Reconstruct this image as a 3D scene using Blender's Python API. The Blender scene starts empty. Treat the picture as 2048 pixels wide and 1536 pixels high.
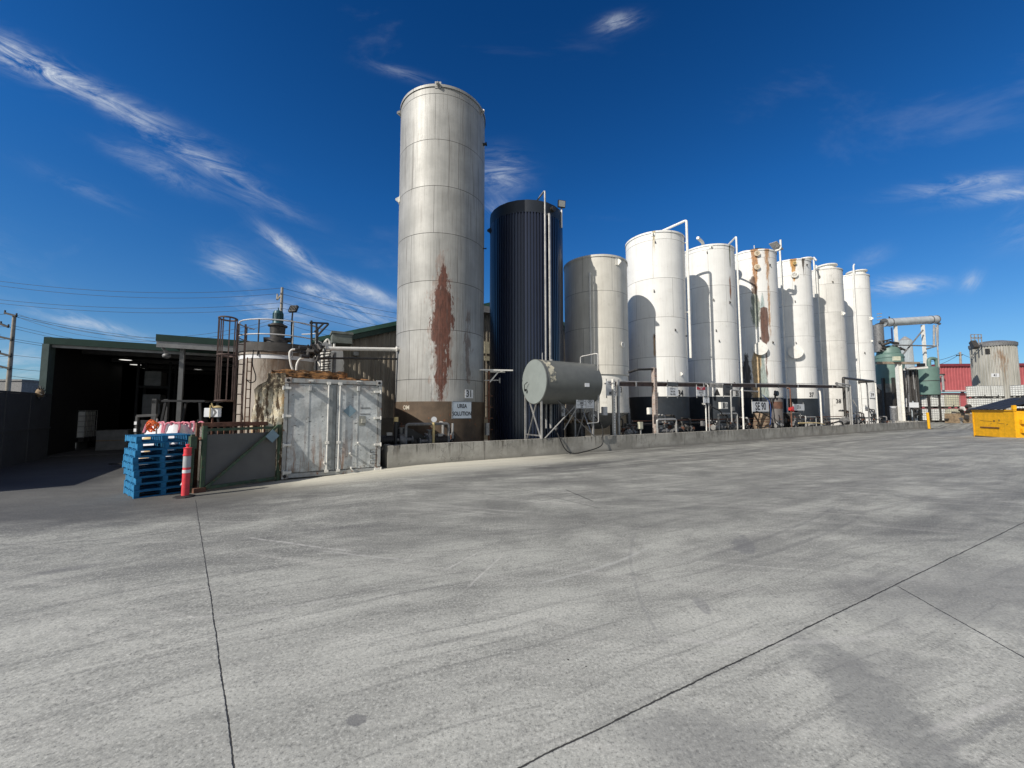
import bpy, bmesh, math, random
from mathutils import Vector, Matrix
R = math.radians
random.seed(7)
scn = bpy.context.scene
COL = scn.collection

# ------------------------------------------------------------------ camera
F = 770.0; PITCH = R(3.86); EYE = 1.63
cam = bpy.data.cameras.new("camera"); camo = bpy.data.objects.new("camera", cam); COL.objects.link(camo)
cam.sensor_width = 36; cam.lens = F / 2048 * 36; cam.clip_end = 3000; cam.clip_start = 0.05
camo.location = (0, 0, EYE); camo.rotation_euler = (R(90) + PITCH, 0, 0)
scn.camera = camo

# ------------------------------------------------------------------ node expression helper
class S:
    def __init__(s, nt, k): s.nt, s.k = nt, k
    def _m(s, op, *a, clamp=False):
        n = s.nt.nodes.new('ShaderNodeMath'); n.operation = op; n.use_clamp = clamp
        for i, v in enumerate((s,) + a):
            if isinstance(v, S): s.nt.links.new(v.k, n.inputs[i])
            else: n.inputs[i].default_value = v
        return S(s.nt, n.outputs[0])
    def __add__(s, o): return s._m('ADD', o)
    __radd__ = __add__
    def __sub__(s, o): return s._m('SUBTRACT', o)
    def __rsub__(s, o): return (s * -1) + o
    def __mul__(s, o): return s._m('MULTIPLY', o)
    __rmul__ = __mul__
    def __truediv__(s, o): return s._m('DIVIDE', o)
    def abs(s): return s._m('ABSOLUTE')
    def floor(s): return s._m('FLOOR')
    def fract(s): return s._m('FRACT')
    def pw(s, e): return s._m('POWER', e)
    def exp(s): return s._m('EXPONENT')
    def mn(s, o): return s._m('MINIMUM', o)
    def mx(s, o): return s._m('MAXIMUM', o)
    def clamp(s): return s._m('ADD', 0.0, clamp=True)
    def atan2(s, o): return s._m('ARCTAN2', o)
    def ss(s, a, b):
        n = s.nt.nodes.new('ShaderNodeMapRange'); n.interpolation_type = 'SMOOTHSTEP'
        s.nt.links.new(s.k, n.inputs[0]); n.inputs[1].default_value = a; n.inputs[2].default_value = b
        if a > b:
            n.inputs[1].default_value = b; n.inputs[2].default_value = a; n.inputs[3].default_value = 1; n.inputs[4].default_value = 0
        return S(s.nt, n.outputs[0])
    def curve(s, pts):      # piecewise linear lookup, x in [0,1] after mapping
        x0, x1 = pts[0][0], pts[-1][0]
        n = s.nt.nodes.new('ShaderNodeValToRGB'); e = n.color_ramp.elements
        while len(e) < len(pts): e.new(0.5)
        for i, (x, v) in enumerate(pts):
            e[i].position = (x - x0) / (x1 - x0); e[i].color = (v, v, v, 1)
        m = (s - x0) * (1.0 / (x1 - x0))
        s.nt.links.new(m.k, n.inputs[0]); return S(s.nt, n.outputs[0])

class NT:
    def __init__(s, nt): s.nt = nt; s._t = None
    def coord(s, kind='Object'):
        if not s._t: s._t = s.nt.nodes.new('ShaderNodeTexCoord')
        return s._t.outputs[kind]
    def pos(s): return s.nt.nodes.new('ShaderNodeNewGeometry').outputs['Position']
    def sep(s, v):
        n = s.nt.nodes.new('ShaderNodeSeparateXYZ'); s.nt.links.new(v, n.inputs[0]); return [S(s.nt, o) for o in n.outputs]
    def vec(s, x, y, z):
        n = s.nt.nodes.new('ShaderNodeCombineXYZ')
        for i, v in enumerate((x, y, z)):
            if isinstance(v, S): s.nt.links.new(v.k, n.inputs[i])
            else: n.inputs[i].default_value = v
        return n.outputs[0]
    def scale(s, v, sc, rot=0.0):
        n = s.nt.nodes.new('ShaderNodeMapping'); s.nt.links.new(v, n.inputs[0]); n.inputs['Scale'].default_value = sc
        n.inputs['Rotation'].default_value = (0, 0, rot); return n.outputs[0]
    def noise(s, v, sc=1.0, det=4, rough=.55, dist=0.0):
        n = s.nt.nodes.new('ShaderNodeTexNoise'); s.nt.links.new(v, n.inputs['Vector'])
        n.inputs['Scale'].default_value = sc; n.inputs['Detail'].default_value = det
        n.inputs['Roughness'].default_value = rough; n.inputs['Distortion'].default_value = dist
        return S(s.nt, n.outputs[0])
    def vor(s, v, sc=1.0):
        n = s.nt.nodes.new('ShaderNodeTexVoronoi'); s.nt.links.new(v, n.inputs['Vector']); n.inputs['Scale'].default_value = sc
        return S(s.nt, n.outputs[0])
    def mix(s, a, b, f):
        n = s.nt.nodes.new('ShaderNodeMix'); n.data_type = 'RGBA'
        for i, v in ((6, a), (7, b)):
            if isinstance(v, (tuple, list)): n.inputs[i].default_value = (*v[:3], 1)
            else: s.nt.links.new(v.k if isinstance(v, S) else v, n.inputs[i])
        if isinstance(f, S): s.nt.links.new(f.k, n.inputs[0])
        else: n.inputs[0].default_value = f
        return n.outputs[2]
    def mul(s, a, f):       # colour * scalar
        n = s.nt.nodes.new('ShaderNodeVectorMath'); n.operation = 'SCALE'; s.nt.links.new(a, n.inputs[0])
        if isinstance(f, S): s.nt.links.new(f.k, n.inputs['Scale'])
        else: n.inputs['Scale'].default_value = f
        return n.outputs[0]

# ------------------------------------------------------------------ world: sky and cirrus
SUN_AZ = 221.0; SUN_EL = 36.5        # direction TOWARDS the sun, degrees counter-clockwise from +X
sv = Vector((math.cos(R(SUN_AZ)) * math.cos(R(SUN_EL)), math.sin(R(SUN_AZ)) * math.cos(R(SUN_EL)), math.sin(R(SUN_EL))))
w = bpy.data.worlds.new("World"); scn.world = w; w.use_nodes = True
wt = w.node_tree; wt.nodes.clear(); W = NT(wt)
sky = wt.nodes.new('ShaderNodeTexSky'); sky.sky_type = 'NISHITA'; sky.sun_disc = False
sky.sun_elevation = R(SUN_EL); sky.sun_rotation = R((90 - SUN_AZ) % 360)
sky.altitude = 0; sky.air_density = 1.0; sky.dust_density = 0.35; sky.ozone_density = 3.2
gx, gy, gz = W.sep(W.coord('Generated'))
ya = gy.abs().mx(0.02)
U = gx / ya; V = gz / ya
def px2uv(px, py):
    v = (768 - py) / F; d = math.cos(PITCH) - v * math.sin(PITCH)
    return (px - 1024) / F / d, (math.sin(PITCH) + v * math.cos(PITCH)) / d
_buck = {}
def snoise(ang):
    k = round(ang / R(22)) * R(22)
    if k not in _buck:
        ca, sa = math.cos(k), math.sin(k)
        al = U * ca + V * sa; ac = V * ca - U * sa
        n = W.noise(W.vec(al * 3.2, ac * 14.0, k * 3), 1.5, 9, .70, .8); m = W.noise(W.vec(al * 5.0 + 3.0, ac * 8.0, k * 3 + 5.0), 1.0, 5, .6, .5)
        _buck[k] = n.ss(.34, .74) * (m.ss(.25, .65) * .7 + .3)
    return _buck[k]
def streak(x0, y0, x1, y1, wid, amp):
    (a, b), (c, d) = px2uv(x0, y0), px2uv(x1, y1)
    cx, cy = (a + c) / 2, (b + d) / 2; L = math.hypot(c - a, d - b); ca, sa = (c - a) / L, (d - b) / L
    du, dv = U - cx, V - cy
    al = (du * ca + dv * sa); ac = (dv * ca - du * sa)
    g = ((al * (2.2 / L)) .pw(2) + (ac * (F / wid)).pw(2)) * -1.0
    return g.exp() * amp * snoise(math.atan2(sa, ca) if ca > 0 else math.atan2(-sa, -ca))
cl = None
for a in [(-200, 10, 300, 235, 20, 1.25), (-60, 70, 120, 150, 30, .7), (200, 200, 540, 400, 20, .85), (215, 290, 390, 370, 22, .40), (60, 330, 260, 420, 18, .14),
          (530, 462, 640, 545, 14, 1.5), (600, 530, 800, 612, 12, 1.3), (415, 505, 520, 560, 26, 1.1), (480, 610, 640, 640, 22, 1.0), (620, 600, 800, 650, 20, 1.1), (590, 570, 690, 600, 12, .9),
          (400, 370, 620, 440, 20, .16), (955, 340, 1050, 345, 36, .85), (975, 390, 1020, 440, 30, .35), (1200, 55, 1275, 35, 17, .9), (735, 125, 865, 165, 12, .28),
          (1790, 390, 2080, 345, 15, .55), (1910, 405, 2120, 372, 14, .7), (1735, 577, 1870, 566, 15, 1.5), (1925, 575, 1965, 545, 15, .7), (1700, 530, 1780, 500, 16, .25),
          (60, 620, 300, 680, 14, .7), (-60, 735, 120, 715, 34, .8), (2040, 460, 2300, 380, 40, .6), (-700, 300, -100, 500, 60, .8)]:
    g = streak(*a); cl = g if cl is None else cl + g
broad = W.noise(W.vec(U * 1.3, V * 3.0, 3.3), 1.0, 6, .6, .6).ss(.56, .85) * .12
cl = ((cl + broad) * gz.ss(-.02, .06)).mn(.93)
tint = wt.nodes.new('ShaderNodeHueSaturation'); tint.inputs['Saturation'].default_value = 1.22; tint.inputs['Hue'].default_value = .497
wt.links.new(sky.outputs[0], tint.inputs['Color'])
sc_ = wt.nodes.new('ShaderNodeSeparateColor'); wt.links.new(tint.outputs[0], sc_.inputs[0])
el = gz.mx(0.0)
cr = S(wt, sc_.outputs[0]) * el.curve([(0, .55), (.14, .62), (.30, .42), (.46, .27), (.74, .13), (1, .12)])
cg = S(wt, sc_.outputs[1]) * el.curve([(0, .84), (.14, .88), (.46, .79), (.74, .56), (1, .52)])
cb = S(wt, sc_.outputs[2]) * el.curve([(0, .58), (.14, .57), (.46, .61), (.74, .47), (1, .45)]) * 2.0
cc_ = wt.nodes.new('ShaderNodeCombineColor')
for i_, k_ in enumerate((cr, cg, cb)): wt.links.new(k_.k, cc_.inputs[i_])
back = gy.ss(.05, -.45) * gz.ss(-.05, .1)      # unseen bright cloud added behind the camera as neutral fill light
fill_veil = back * (W.noise(W.vec(gx * 2.0, gy * 4.0, gz * 2.0), 1.2, 5, .6, .5).ss(.3, .6) * .35 + .45)
skyc = W.mix(W.mix(cc_.outputs[0], (7.4, 8.1, 8.9), cl), (4.9, 4.6, 4.1), fill_veil)
bg = wt.nodes.new('ShaderNodeBackground'); bg.inputs['Strength'].default_value = 0.09
wt.links.new(skyc, bg.inputs['Color']); wo = wt.nodes.new('ShaderNodeOutputWorld'); wt.links.new(bg.outputs[0], wo.inputs[0])

sun = bpy.data.lights.new("sun", 'SUN'); sun.energy = 5.0; sun.angle = R(0.5); sun.color = (1.0, .94, .855)
suno = bpy.data.objects.new("sun", sun); COL.objects.link(suno); suno.rotation_euler = (-sv).to_track_quat('-Z', 'Y').to_euler()
scn.view_settings.view_transform = 'Standard'; scn.view_settings.look = 'None'; scn.view_settings.exposure = 0.0; scn.view_settings.gamma = 1

# ------------------------------------------------------------------ placement helpers
def ss(x, a, b):
    t = max(0, min(1, (x - a) / (b - a))); return t * t * (3 - 2 * t)
K0 = (-3.58, 11.2); CA, SA = math.cos(R(30)), .5
def gz_at(x, y):
    n = (x - K0[0]) * SA - (y - K0[1]) * CA
    z = -.16 * ss(-x, 2.2, 6.0) * ss(40 - y, 10, 25)
    z += min(.42, .28 * ss(n, 2.5, 9) * ss(x, 11, 23) + .40 * ss(x, 38.6, 42))
    return z
def ray(px, py):
    u, v = px2uv(px, py); return u, v
def PX(px, py, Y):
    u, v = ray(px, py); return Vector((u * Y, Y, EYE + v * Y))
def G(px, py):
    u, v = ray(px, py); Y = -EYE / v
    for _ in range(30): Y = (gz_at(u * Y, Y) - EYE) / v
    return Vector((u * Y, Y, gz_at(u * Y, Y)))

class Frame:
    def __init__(s, x, y, ang): s.x, s.y, s.a = x, y, ang; s.c, s.s = math.cos(ang), math.sin(ang)
    def w(s, p): return Vector((s.x + p[0] * s.c - p[1] * s.s, s.y + p[0] * s.s + p[1] * s.c, p[2]))
    def l(s, p):
        dx, dy = p[0] - s.x, p[1] - s.y; return Vector((dx * s.c + dy * s.s, -dx * s.s + dy * s.c, p[2]))
    def hit(s, px, py, o):      # point on this frame's plane y=o seen at (px,py)
        u, v = ray(px, py)
        t = (u * (s.y + o * s.c) - (s.x - o * s.s)) / (s.c - u * s.s)
        P = s.w((t, o, 0)); return Vector((t, o, EYE + v * P.y))
WF = Frame(0, 0, 0); RF = Frame(K0[0], K0[1], R(30))
RP = RF.hit

def tagp(o, label, cat, group=None, kind=None):
    if label: o['label'] = label
    if cat: o['category'] = cat
    if group: o['group'] = group
    if kind: o['kind'] = kind
ORG = {}
def thing(name, label, cat, p=(0, 0, 0), fr=WF, group=None):
    o = bpy.data.objects.new(name, None); COL.objects.link(o); o.empty_display_size = .2
    o.location = fr.w(p); o.rotation_euler = (0, 0, fr.a); ORG[o.name] = Vector(p)
    tagp(o, label, cat, group); return o

class MB:
    def __init__(s): s.v = []; s.f = []
    def add(s, vs, fs):
        b = len(s.v); s.v += [tuple(v) for v in vs]; s.f += [tuple(b + i for i in f) for f in fs]; return s
    def box(s, x0, y0, z0, x1, y1, z1):
        vs = [(x, y, z) for z in (z0, z1) for y in (y0, y1) for x in (x0, x1)]
        return s.add(vs, [(0, 2, 3, 1), (4, 5, 7, 6), (0, 1, 5, 4), (2, 6, 7, 3), (0, 4, 6, 2), (1, 3, 7, 5)])
    def obox(s, c, sz, M=None):
        h = [k / 2 for k in sz]; M = M or Matrix.Identity(3); c = Vector(c)
        vs = [c + M @ Vector((x, y, z)) for z in (-h[2], h[2]) for y in (-h[1], h[1]) for x in (-h[0], h[0])]
        return s.add(vs, [(0, 2, 3, 1), (4, 5, 7, 6), (0, 1, 5, 4), (2, 6, 7, 3), (0, 4, 6, 2), (1, 3, 7, 5)])
    def bar(s, p, q, w=.05, h=None):
        p, q = Vector(p), Vector(q); d = q - p; h = h or w
        X = d.normalized(); up = Vector((0, 0, 1)) if abs(X.z) < .95 else Vector((0, 1, 0))
        Y = up.cross(X).normalized(); Z = X.cross(Y)
        M = Matrix((X, Y, Z)).transposed(); return s.obox((p + q) / 2, (d.length, w, h), M)
    def tube(s, pts, r=.03, n=8, cap=True):
        pts = [Vector(p) for p in pts]; rs = r if isinstance(r, (list, tuple)) else [r] * len(pts)
        rings = []; ref = None
        for i, p in enumerate(pts):
            a = pts[max(0, i - 1)]; b = pts[min(len(pts) - 1, i + 1)]; T = (b - a).normalized()
            if ref is None: ref = Vector((0, 0, 1)) if abs(T.z) < .9 else Vector((0, 1, 0))
            X = (ref - T * ref.dot(T)).normalized(); ref = X; Y = T.cross(X)
            k = 1.0
            if 0 < i < len(pts) - 1:
                c = (p - a).normalized().dot((b - p).normalized()); k = 1 / max(.5, math.sqrt((1 + c) / 2))
            rings.append([p + (X * math.cos(2 * math.pi * j / n) + Y * math.sin(2 * math.pi * j / n)) * rs[i] for j in range(n)])
        vs = [v for r_ in rings for v in r_]; fs = []
        for i in range(len(pts) - 1):
            for j in range(n):
                k = (j + 1) % n; fs.append((i * n + j, i * n + k, (i + 1) * n + k, (i + 1) * n + j))
        if cap: fs.append(tuple(range(n - 1, -1, -1))); fs.append(tuple((len(pts) - 1) * n + j for j in range(n)))
        return s.add(vs, fs)
    def pipe(s, pts, r=.03, bend=.12, n=8, fl=False):
        pts = [Vector(p) for p in pts]; out = [pts[0]]
        for i in range(1, len(pts) - 1):
            a, b, c = pts[i - 1], pts[i], pts[i + 1]; d1 = (a - b); d2 = (c - b)
            k = min(bend, d1.length * .45, d2.length * .45); p1 = b + d1.normalized() * k; p2 = b + d2.normalized() * k
            for t in (0, .25, .5, .75, 1): out.append(p1 * (1 - t) ** 2 + b * 2 * t * (1 - t) + p2 * t * t)
        out.append(pts[-1]); s.tube(out, r, n)
        if fl:
            for a, b in ((pts[0], pts[1]), (pts[-1], pts[-2])):
                d = (b - a).normalized(); s.cyl(a, a + d * .02, r * 1.9)
        return s
    def cyl(s, p, q, r0, r1=None, n=20): return s.tube([p, q], [r0, r0 if r1 is None else r1], n)
    def lathe(s, prof, c=(0, 0), n=48, cap=True):
        vs = [(c[0] + r * math.cos(2 * math.pi * j / n), c[1] + r * math.sin(2 * math.pi * j / n), z) for r, z in prof for j in range(n)]
        fs = [(i * n + j, i * n + (j + 1) % n, (i + 1) * n + (j + 1) % n, (i + 1) * n + j) for i in range(len(prof) - 1) for j in range(n)]
        if cap:
            fs.append(tuple(range(n - 1, -1, -1))); fs.append(tuple((len(prof) - 1) * n + j for j in range(n)))
        return s.add(vs, fs)
    def prism(s, poly, y0, y1):      # polygon in xz, extruded along y
        n = len(poly); vs = [(x, y0, z) for x, z in poly] + [(x, y1, z) for x, z in poly]
        return s.add(vs, [tuple(range(n)), tuple(range(2 * n - 1, n - 1, -1))] + [(i, n + i, n + (i + 1) % n, (i + 1) % n) for i in range(n)])
    def wheel(s, c, ax, r, w, n=24):
        c, ax = Vector(c), Vector(ax).normalized(); return s.cyl(c - ax * w / 2, c + ax * w / 2, r, r, n)
    def ball(s, c, r, n=12, sq=(1, 1, 1)):
        m = n // 2; vs = []; fs = []
        for i in range(m + 1):
            th = math.pi * i / m
            for j in range(n):
                ph = 2 * math.pi * j / n; vs.append((c[0] + r * sq[0] * math.sin(th) * math.cos(ph), c[1] + r * sq[1] * math.sin(th) * math.sin(ph), c[2] + r * sq[2] * math.cos(th)))
        for i in range(m):
            for j in range(n): k = (j + 1) % n; fs.append((i * n + j, (i + 1) * n + j, (i + 1) * n + k, i * n + k))
        return s.add(vs, fs)
    def build(s, name, m, parent=None, bevel=0, smooth=True, fr=None, sharp=.55, jig=0):
        me = bpy.data.meshes.new(name); vs = [Vector(v) for v in s.v]
        if parent is not None: o0 = ORG[parent.name]; vs = [v - o0 for v in vs]
        elif fr is not None: vs = [fr.w(v) for v in vs]
        me.from_pydata(vs, [], s.f)
        bm = bmesh.new(); bm.from_mesh(me); bmesh.ops.remove_doubles(bm, verts=bm.verts, dist=1e-5)
        bmesh.ops.recalc_face_normals(bm, faces=bm.faces)
        if bevel: bmesh.ops.bevel(bm, geom=[e for e in bm.edges if len(e.link_faces) == 2 and e.calc_face_angle() > .5], offset=bevel, segments=2, affect='EDGES', clamp_overlap=True)
        if smooth:
            for f in bm.faces: f.smooth = True
            for e in bm.edges: e.smooth = not (len(e.link_faces) == 2 and e.calc_face_angle() > sharp)
        bm.to_mesh(me); bm.free(); me.materials.append(m)
        o = bpy.data.objects.new(name, me); COL.objects.link(o)
        if parent is not None: o.parent = parent
        return o
def sub(o, parent_part):       # make o a sub-part of a part (both local to the same thing)
    o.parent = parent_part; return o
def copy_tree(o, parent=None):
    c = o.copy(); COL.objects.link(c); c.parent = parent
    if o.name in ORG: ORG[c.name] = ORG[o.name]
    for ch in [x for x in KIDS(o)]: copy_tree(ch, c)
    return c
def KIDS(o): return [x for x in list(COL.objects) if x.parent == o]

_tc = {}
def text2d(txt, size, bold=0.0):
    key = (txt, bold)
    if key not in _tc:
        cu = bpy.data.curves.new('t', 'FONT'); cu.body = txt; cu.size = 1; cu.align_x = 'CENTER'; cu.align_y = 'CENTER'; cu.offset = bold; cu.resolution_u = 3; cu.space_line = .95
        ob = bpy.data.objects.new('t', cu); COL.objects.link(ob); dg = bpy.context.evaluated_depsgraph_get()
        me = bpy.data.meshes.new_from_object(ob.evaluated_get(dg)); vs = [(v.co.x, v.co.y) for v in me.vertices]; fs = [tuple(p.vertices) for p in me.polygons]
        bpy.data.objects.remove(ob); bpy.data.curves.remove(cu); bpy.data.meshes.remove(me); _tc[key] = (vs, fs)
    vs, fs = _tc[key]; return [(x * size, y * size) for x, y in vs], fs
def flat_text(mb, txt, c, size, X=(1, 0, 0), Z=(0, 0, 1), bold=.02, sx=1.0):
    vs, fs = text2d(txt, size, bold); c, X, Z = Vector(c), Vector(X).normalized(), Vector(Z).normalized()
    return mb.add([c + X * x * sx + Z * z for x, z in vs], fs)
def wrap_text(mb, txt, cx, cy, r, ang, z, size, bold=.02, sx=1.0):   # lettering wrapped on a vertical cylinder
    vs, fs = text2d(txt, size, bold)
    return mb.add([(cx + r * math.cos(ang + x * sx / r), cy + r * math.sin(ang + x * sx / r), z + y) for x, y in vs], fs)

# ------------------------------------------------------------------ materials
MATS = {}
def newmat(name):
    m = bpy.data.materials.new(name); m.use_nodes = True; nt = m.node_tree; nt.nodes.clear()
    b = nt.nodes.new('ShaderNodeBsdfPrincipled'); o = nt.nodes.new('ShaderNodeOutputMaterial'); nt.links.new(b.outputs[0], o.inputs[0])
    MATS[name] = m; return m, NT(nt), b
def fin(T, b, col=None, rough=None, metal=None, bump=None, bstr=.3, bdist=.01):
    def put(key, v):
        if v is None: return
        if isinstance(v, S): T.nt.links.new(v.k, b.inputs[key])
        elif isinstance(v, (int, float)): b.inputs[key].default_value = v
        elif isinstance(v, tuple): b.inputs[key].default_value = (*v, 1)
        else: T.nt.links.new(v, b.inputs[key])
    put('Base Color', col); put('Roughness', rough); put('Metallic', metal)
    if bump is not None:
        n = T.nt.nodes.new('ShaderNodeBump'); n.inputs['Strength'].default_value = bstr; n.inputs['Distance'].default_value = bdist
        T.nt.links.new(bump.k, n.inputs['Height']); T.nt.links.new(n.outputs[0], b.inputs['Normal'])
def simple(name, col, rough=.6, metal=0.0, var=.25, dirt=.0, dcol=(.09, .07, .05), sc=3.0, streaks=0.0, rust=0.0, bump=.15):
    if name in MATS: return MATS[name]
    m, T, b = newmat(name); v = T.coord()
    n = T.noise(v, sc, 6, .6); n2 = T.noise(v, sc * 9, 3, .6)
    c = T.mix(tuple(k * (1 - var) for k in col), tuple(min(1, k * (1 + var * .5)) for k in col), n.ss(.3, .7))
    if streaks: c = T.mix(c, dcol, T.noise(T.scale(v, (9, 9, .5)), 1.3, 5, .6).ss(.52, .75) * streaks)
    if dirt: c = T.mix(c, dcol, T.noise(v, sc * 1.7, 7, .7).ss(.5, .72) * dirt)
    if rust: c = T.mix(c, T.mix((.16, .045, .015), (.30, .11, .04), n2), T.noise(v, sc * 2.3, 8, .72).ss(.66 - rust * .3, .70 - rust * .3))
    fin(T, b, c, (n2 * .2 + (rough - .1)).clamp(), metal, n2, bump, .004); return m
def emis(name, col, st):
    m, T, b = newmat(name); b.inputs['Base Color'].default_value = (*col, 1); b.inputs['Emission Color'].default_value = (*col, 1); b.inputs['Emission Strength'].default_value = st; return m

M_steel = simple('galvanised_steel', (.40, .395, .38), .5, .35, .25, .25)
M_white = simple('white_paint_steel', (.76, .745, .69), .5, 0, .12, .2, (.30, .26, .20), 4, .15)
M_whitecl = simple('white_board', (.74, .75, .76), .5, 0, .06, .08, (.35, .33, .3))
M_black = simple('black_paint', (.012, .012, .013), .45, 0, .3)
M_ink = simple('sign_black', (.01, .01, .012), .6, 0, .1)
M_rubber = simple('black_rubber', (.018, .018, .018), .75, 0, .3)
M_dark = simple('dark_oily_metal', (.06, .055, .05), .5, .3, .4, .4, (.02, .018, .015), 9)
M_grey = simple('grey_cast_iron', (.20, .20, .20), .55, .3, .4, .3, (.05, .045, .04), 9)
M_rust = simple('rusty_steel', (.17, .075, .045), .85, 0, .5, .4, (.06, .035, .025), 6)
M_rack = simple('brown_painted_steel', (.10, .065, .055), .7, 0, .4, .3, (.04, .03, .025), 5)
M_green = simple('green_frame_paint', (.055, .095, .055), .7, 0, .35, .5, (.20, .15, .08), 7, 0, .18)
M_fascia = simple('green_fascia', (.012, .042, .028), .45, 0, .2, .15, (.10, .11, .09), 2)
M_galv = simple('galvanised_beam', (.30, .30, .295), .5, .2, .2, .2)
M_red = simple('red_plastic', (.78, .06, .075), .55, 0, .18, .35, (.3, .05, .04), 8)
M_refl = simple('grey_reflective_band', (.42, .43, .44), .4, 0, .15)
M_yellow = simple('yellow_bin_paint', (.80, .41, .006), .5, 0, .16, .30, (.34, .18, .04), 5, .25, .10)
M_orange = simple('orange_plastic', (.85, .16, .02), .5)
M_brass = simple('cream_yellow_enamel', (.62, .48, .22), .5, 0, .3, .2)
M_diesel = simple('grey_green_tank_paint', (.115, .122, .117), .42, .0, .12, .2, (.09, .095, .09), 2.5, .2)
M_dieselend = simple('pale_tank_end_paint', (.235, .265, .255), .55, 0, .08, .12, (.16, .19, .18), 3, .1)
M_gtank = simple('green_vessel_paint', (.12, .20, .17), .5, 0, .12, .2, (.07, .11, .09), 1.5, .15)
M_redwall = simple('red_cladding', (.40, .095, .10), .6, 0, .12, .15, (.25, .05, .05), 1)
M_plast = simple('ibc_plastic', (.78, .79, .75), .45, 0, .12, .1, (.45, .42, .3), 2)
M_plasty = simple('ibc_plastic_yellowed', (.62, .60, .45), .45, 0, .12, .15, (.40, .36, .2), 2)
M_wood = simple('pallet_wood', (.28, .20, .12), .85, 0, .4, .3, (.10, .08, .06), 5)
M_blue = simple('blue_pallet_paint', (.010, .175, .37), .78, 0, .35, .45, (.03, .08, .14), 9, .3)
M_bag = simple('woven_white_bag', (.72, .72, .74), .8, 0, .12, .1, (.45, .42, .4), 6)
M_pink = simple('pink_bag_straps', (.72, .24, .30), .8, 0, .15)
M_fence = simple('grey_fence_panel', (.075, .08, .084), .7, 0, .15, .2, (.06, .06, .06), 1.5, .25)
M_pole = simple('pale_timber_pole', (.34, .31, .26), .85, 0, .2, .25, (.15, .13, .11), 2, .3)
M_wire = simple('dark_wire', (.07, .075, .085), .6)
M_lid = simple('black_plastic_lid', (.022, .023, .025), .5, 0, .2)
M_motor = simple('dark_teal_motor', (.012, .07, .085), .45, .1, .2)
M_bld = simple('far_grey_wall', (.22, .22, .22), .8)
M_redsign = simple('red_sign_paint', (.45, .02, .035), .5, 0, .1)
M_bluehose = simple('blue_hose', (.015, .05, .18), .5)
M_glass = simple('lamp_glass', (.30, .31, .30), .25, 0, .1)
M_lampon = emis('lit_lamp', (1, .97, .9), 1.2)
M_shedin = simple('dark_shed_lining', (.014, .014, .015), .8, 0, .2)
M_card = simple('grey_wrapped_cartons', (.20, .205, .20), .7, 0, .2, .3, (.12, .12, .12), 4)
M_floor2 = simple('bund_floor', (.10, .095, .085), .85, 0, .4, .5, (.03, .028, .025), 1.2)
M_placard = simple('faded_blue_placard', (.20, .29, .34), .5, 0, .12)
M_panel = simple('grey_gate_panel', (.122, .118, .108), .65, 0, .12, .35, (.10, .095, .085), 1.6, .2)

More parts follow.
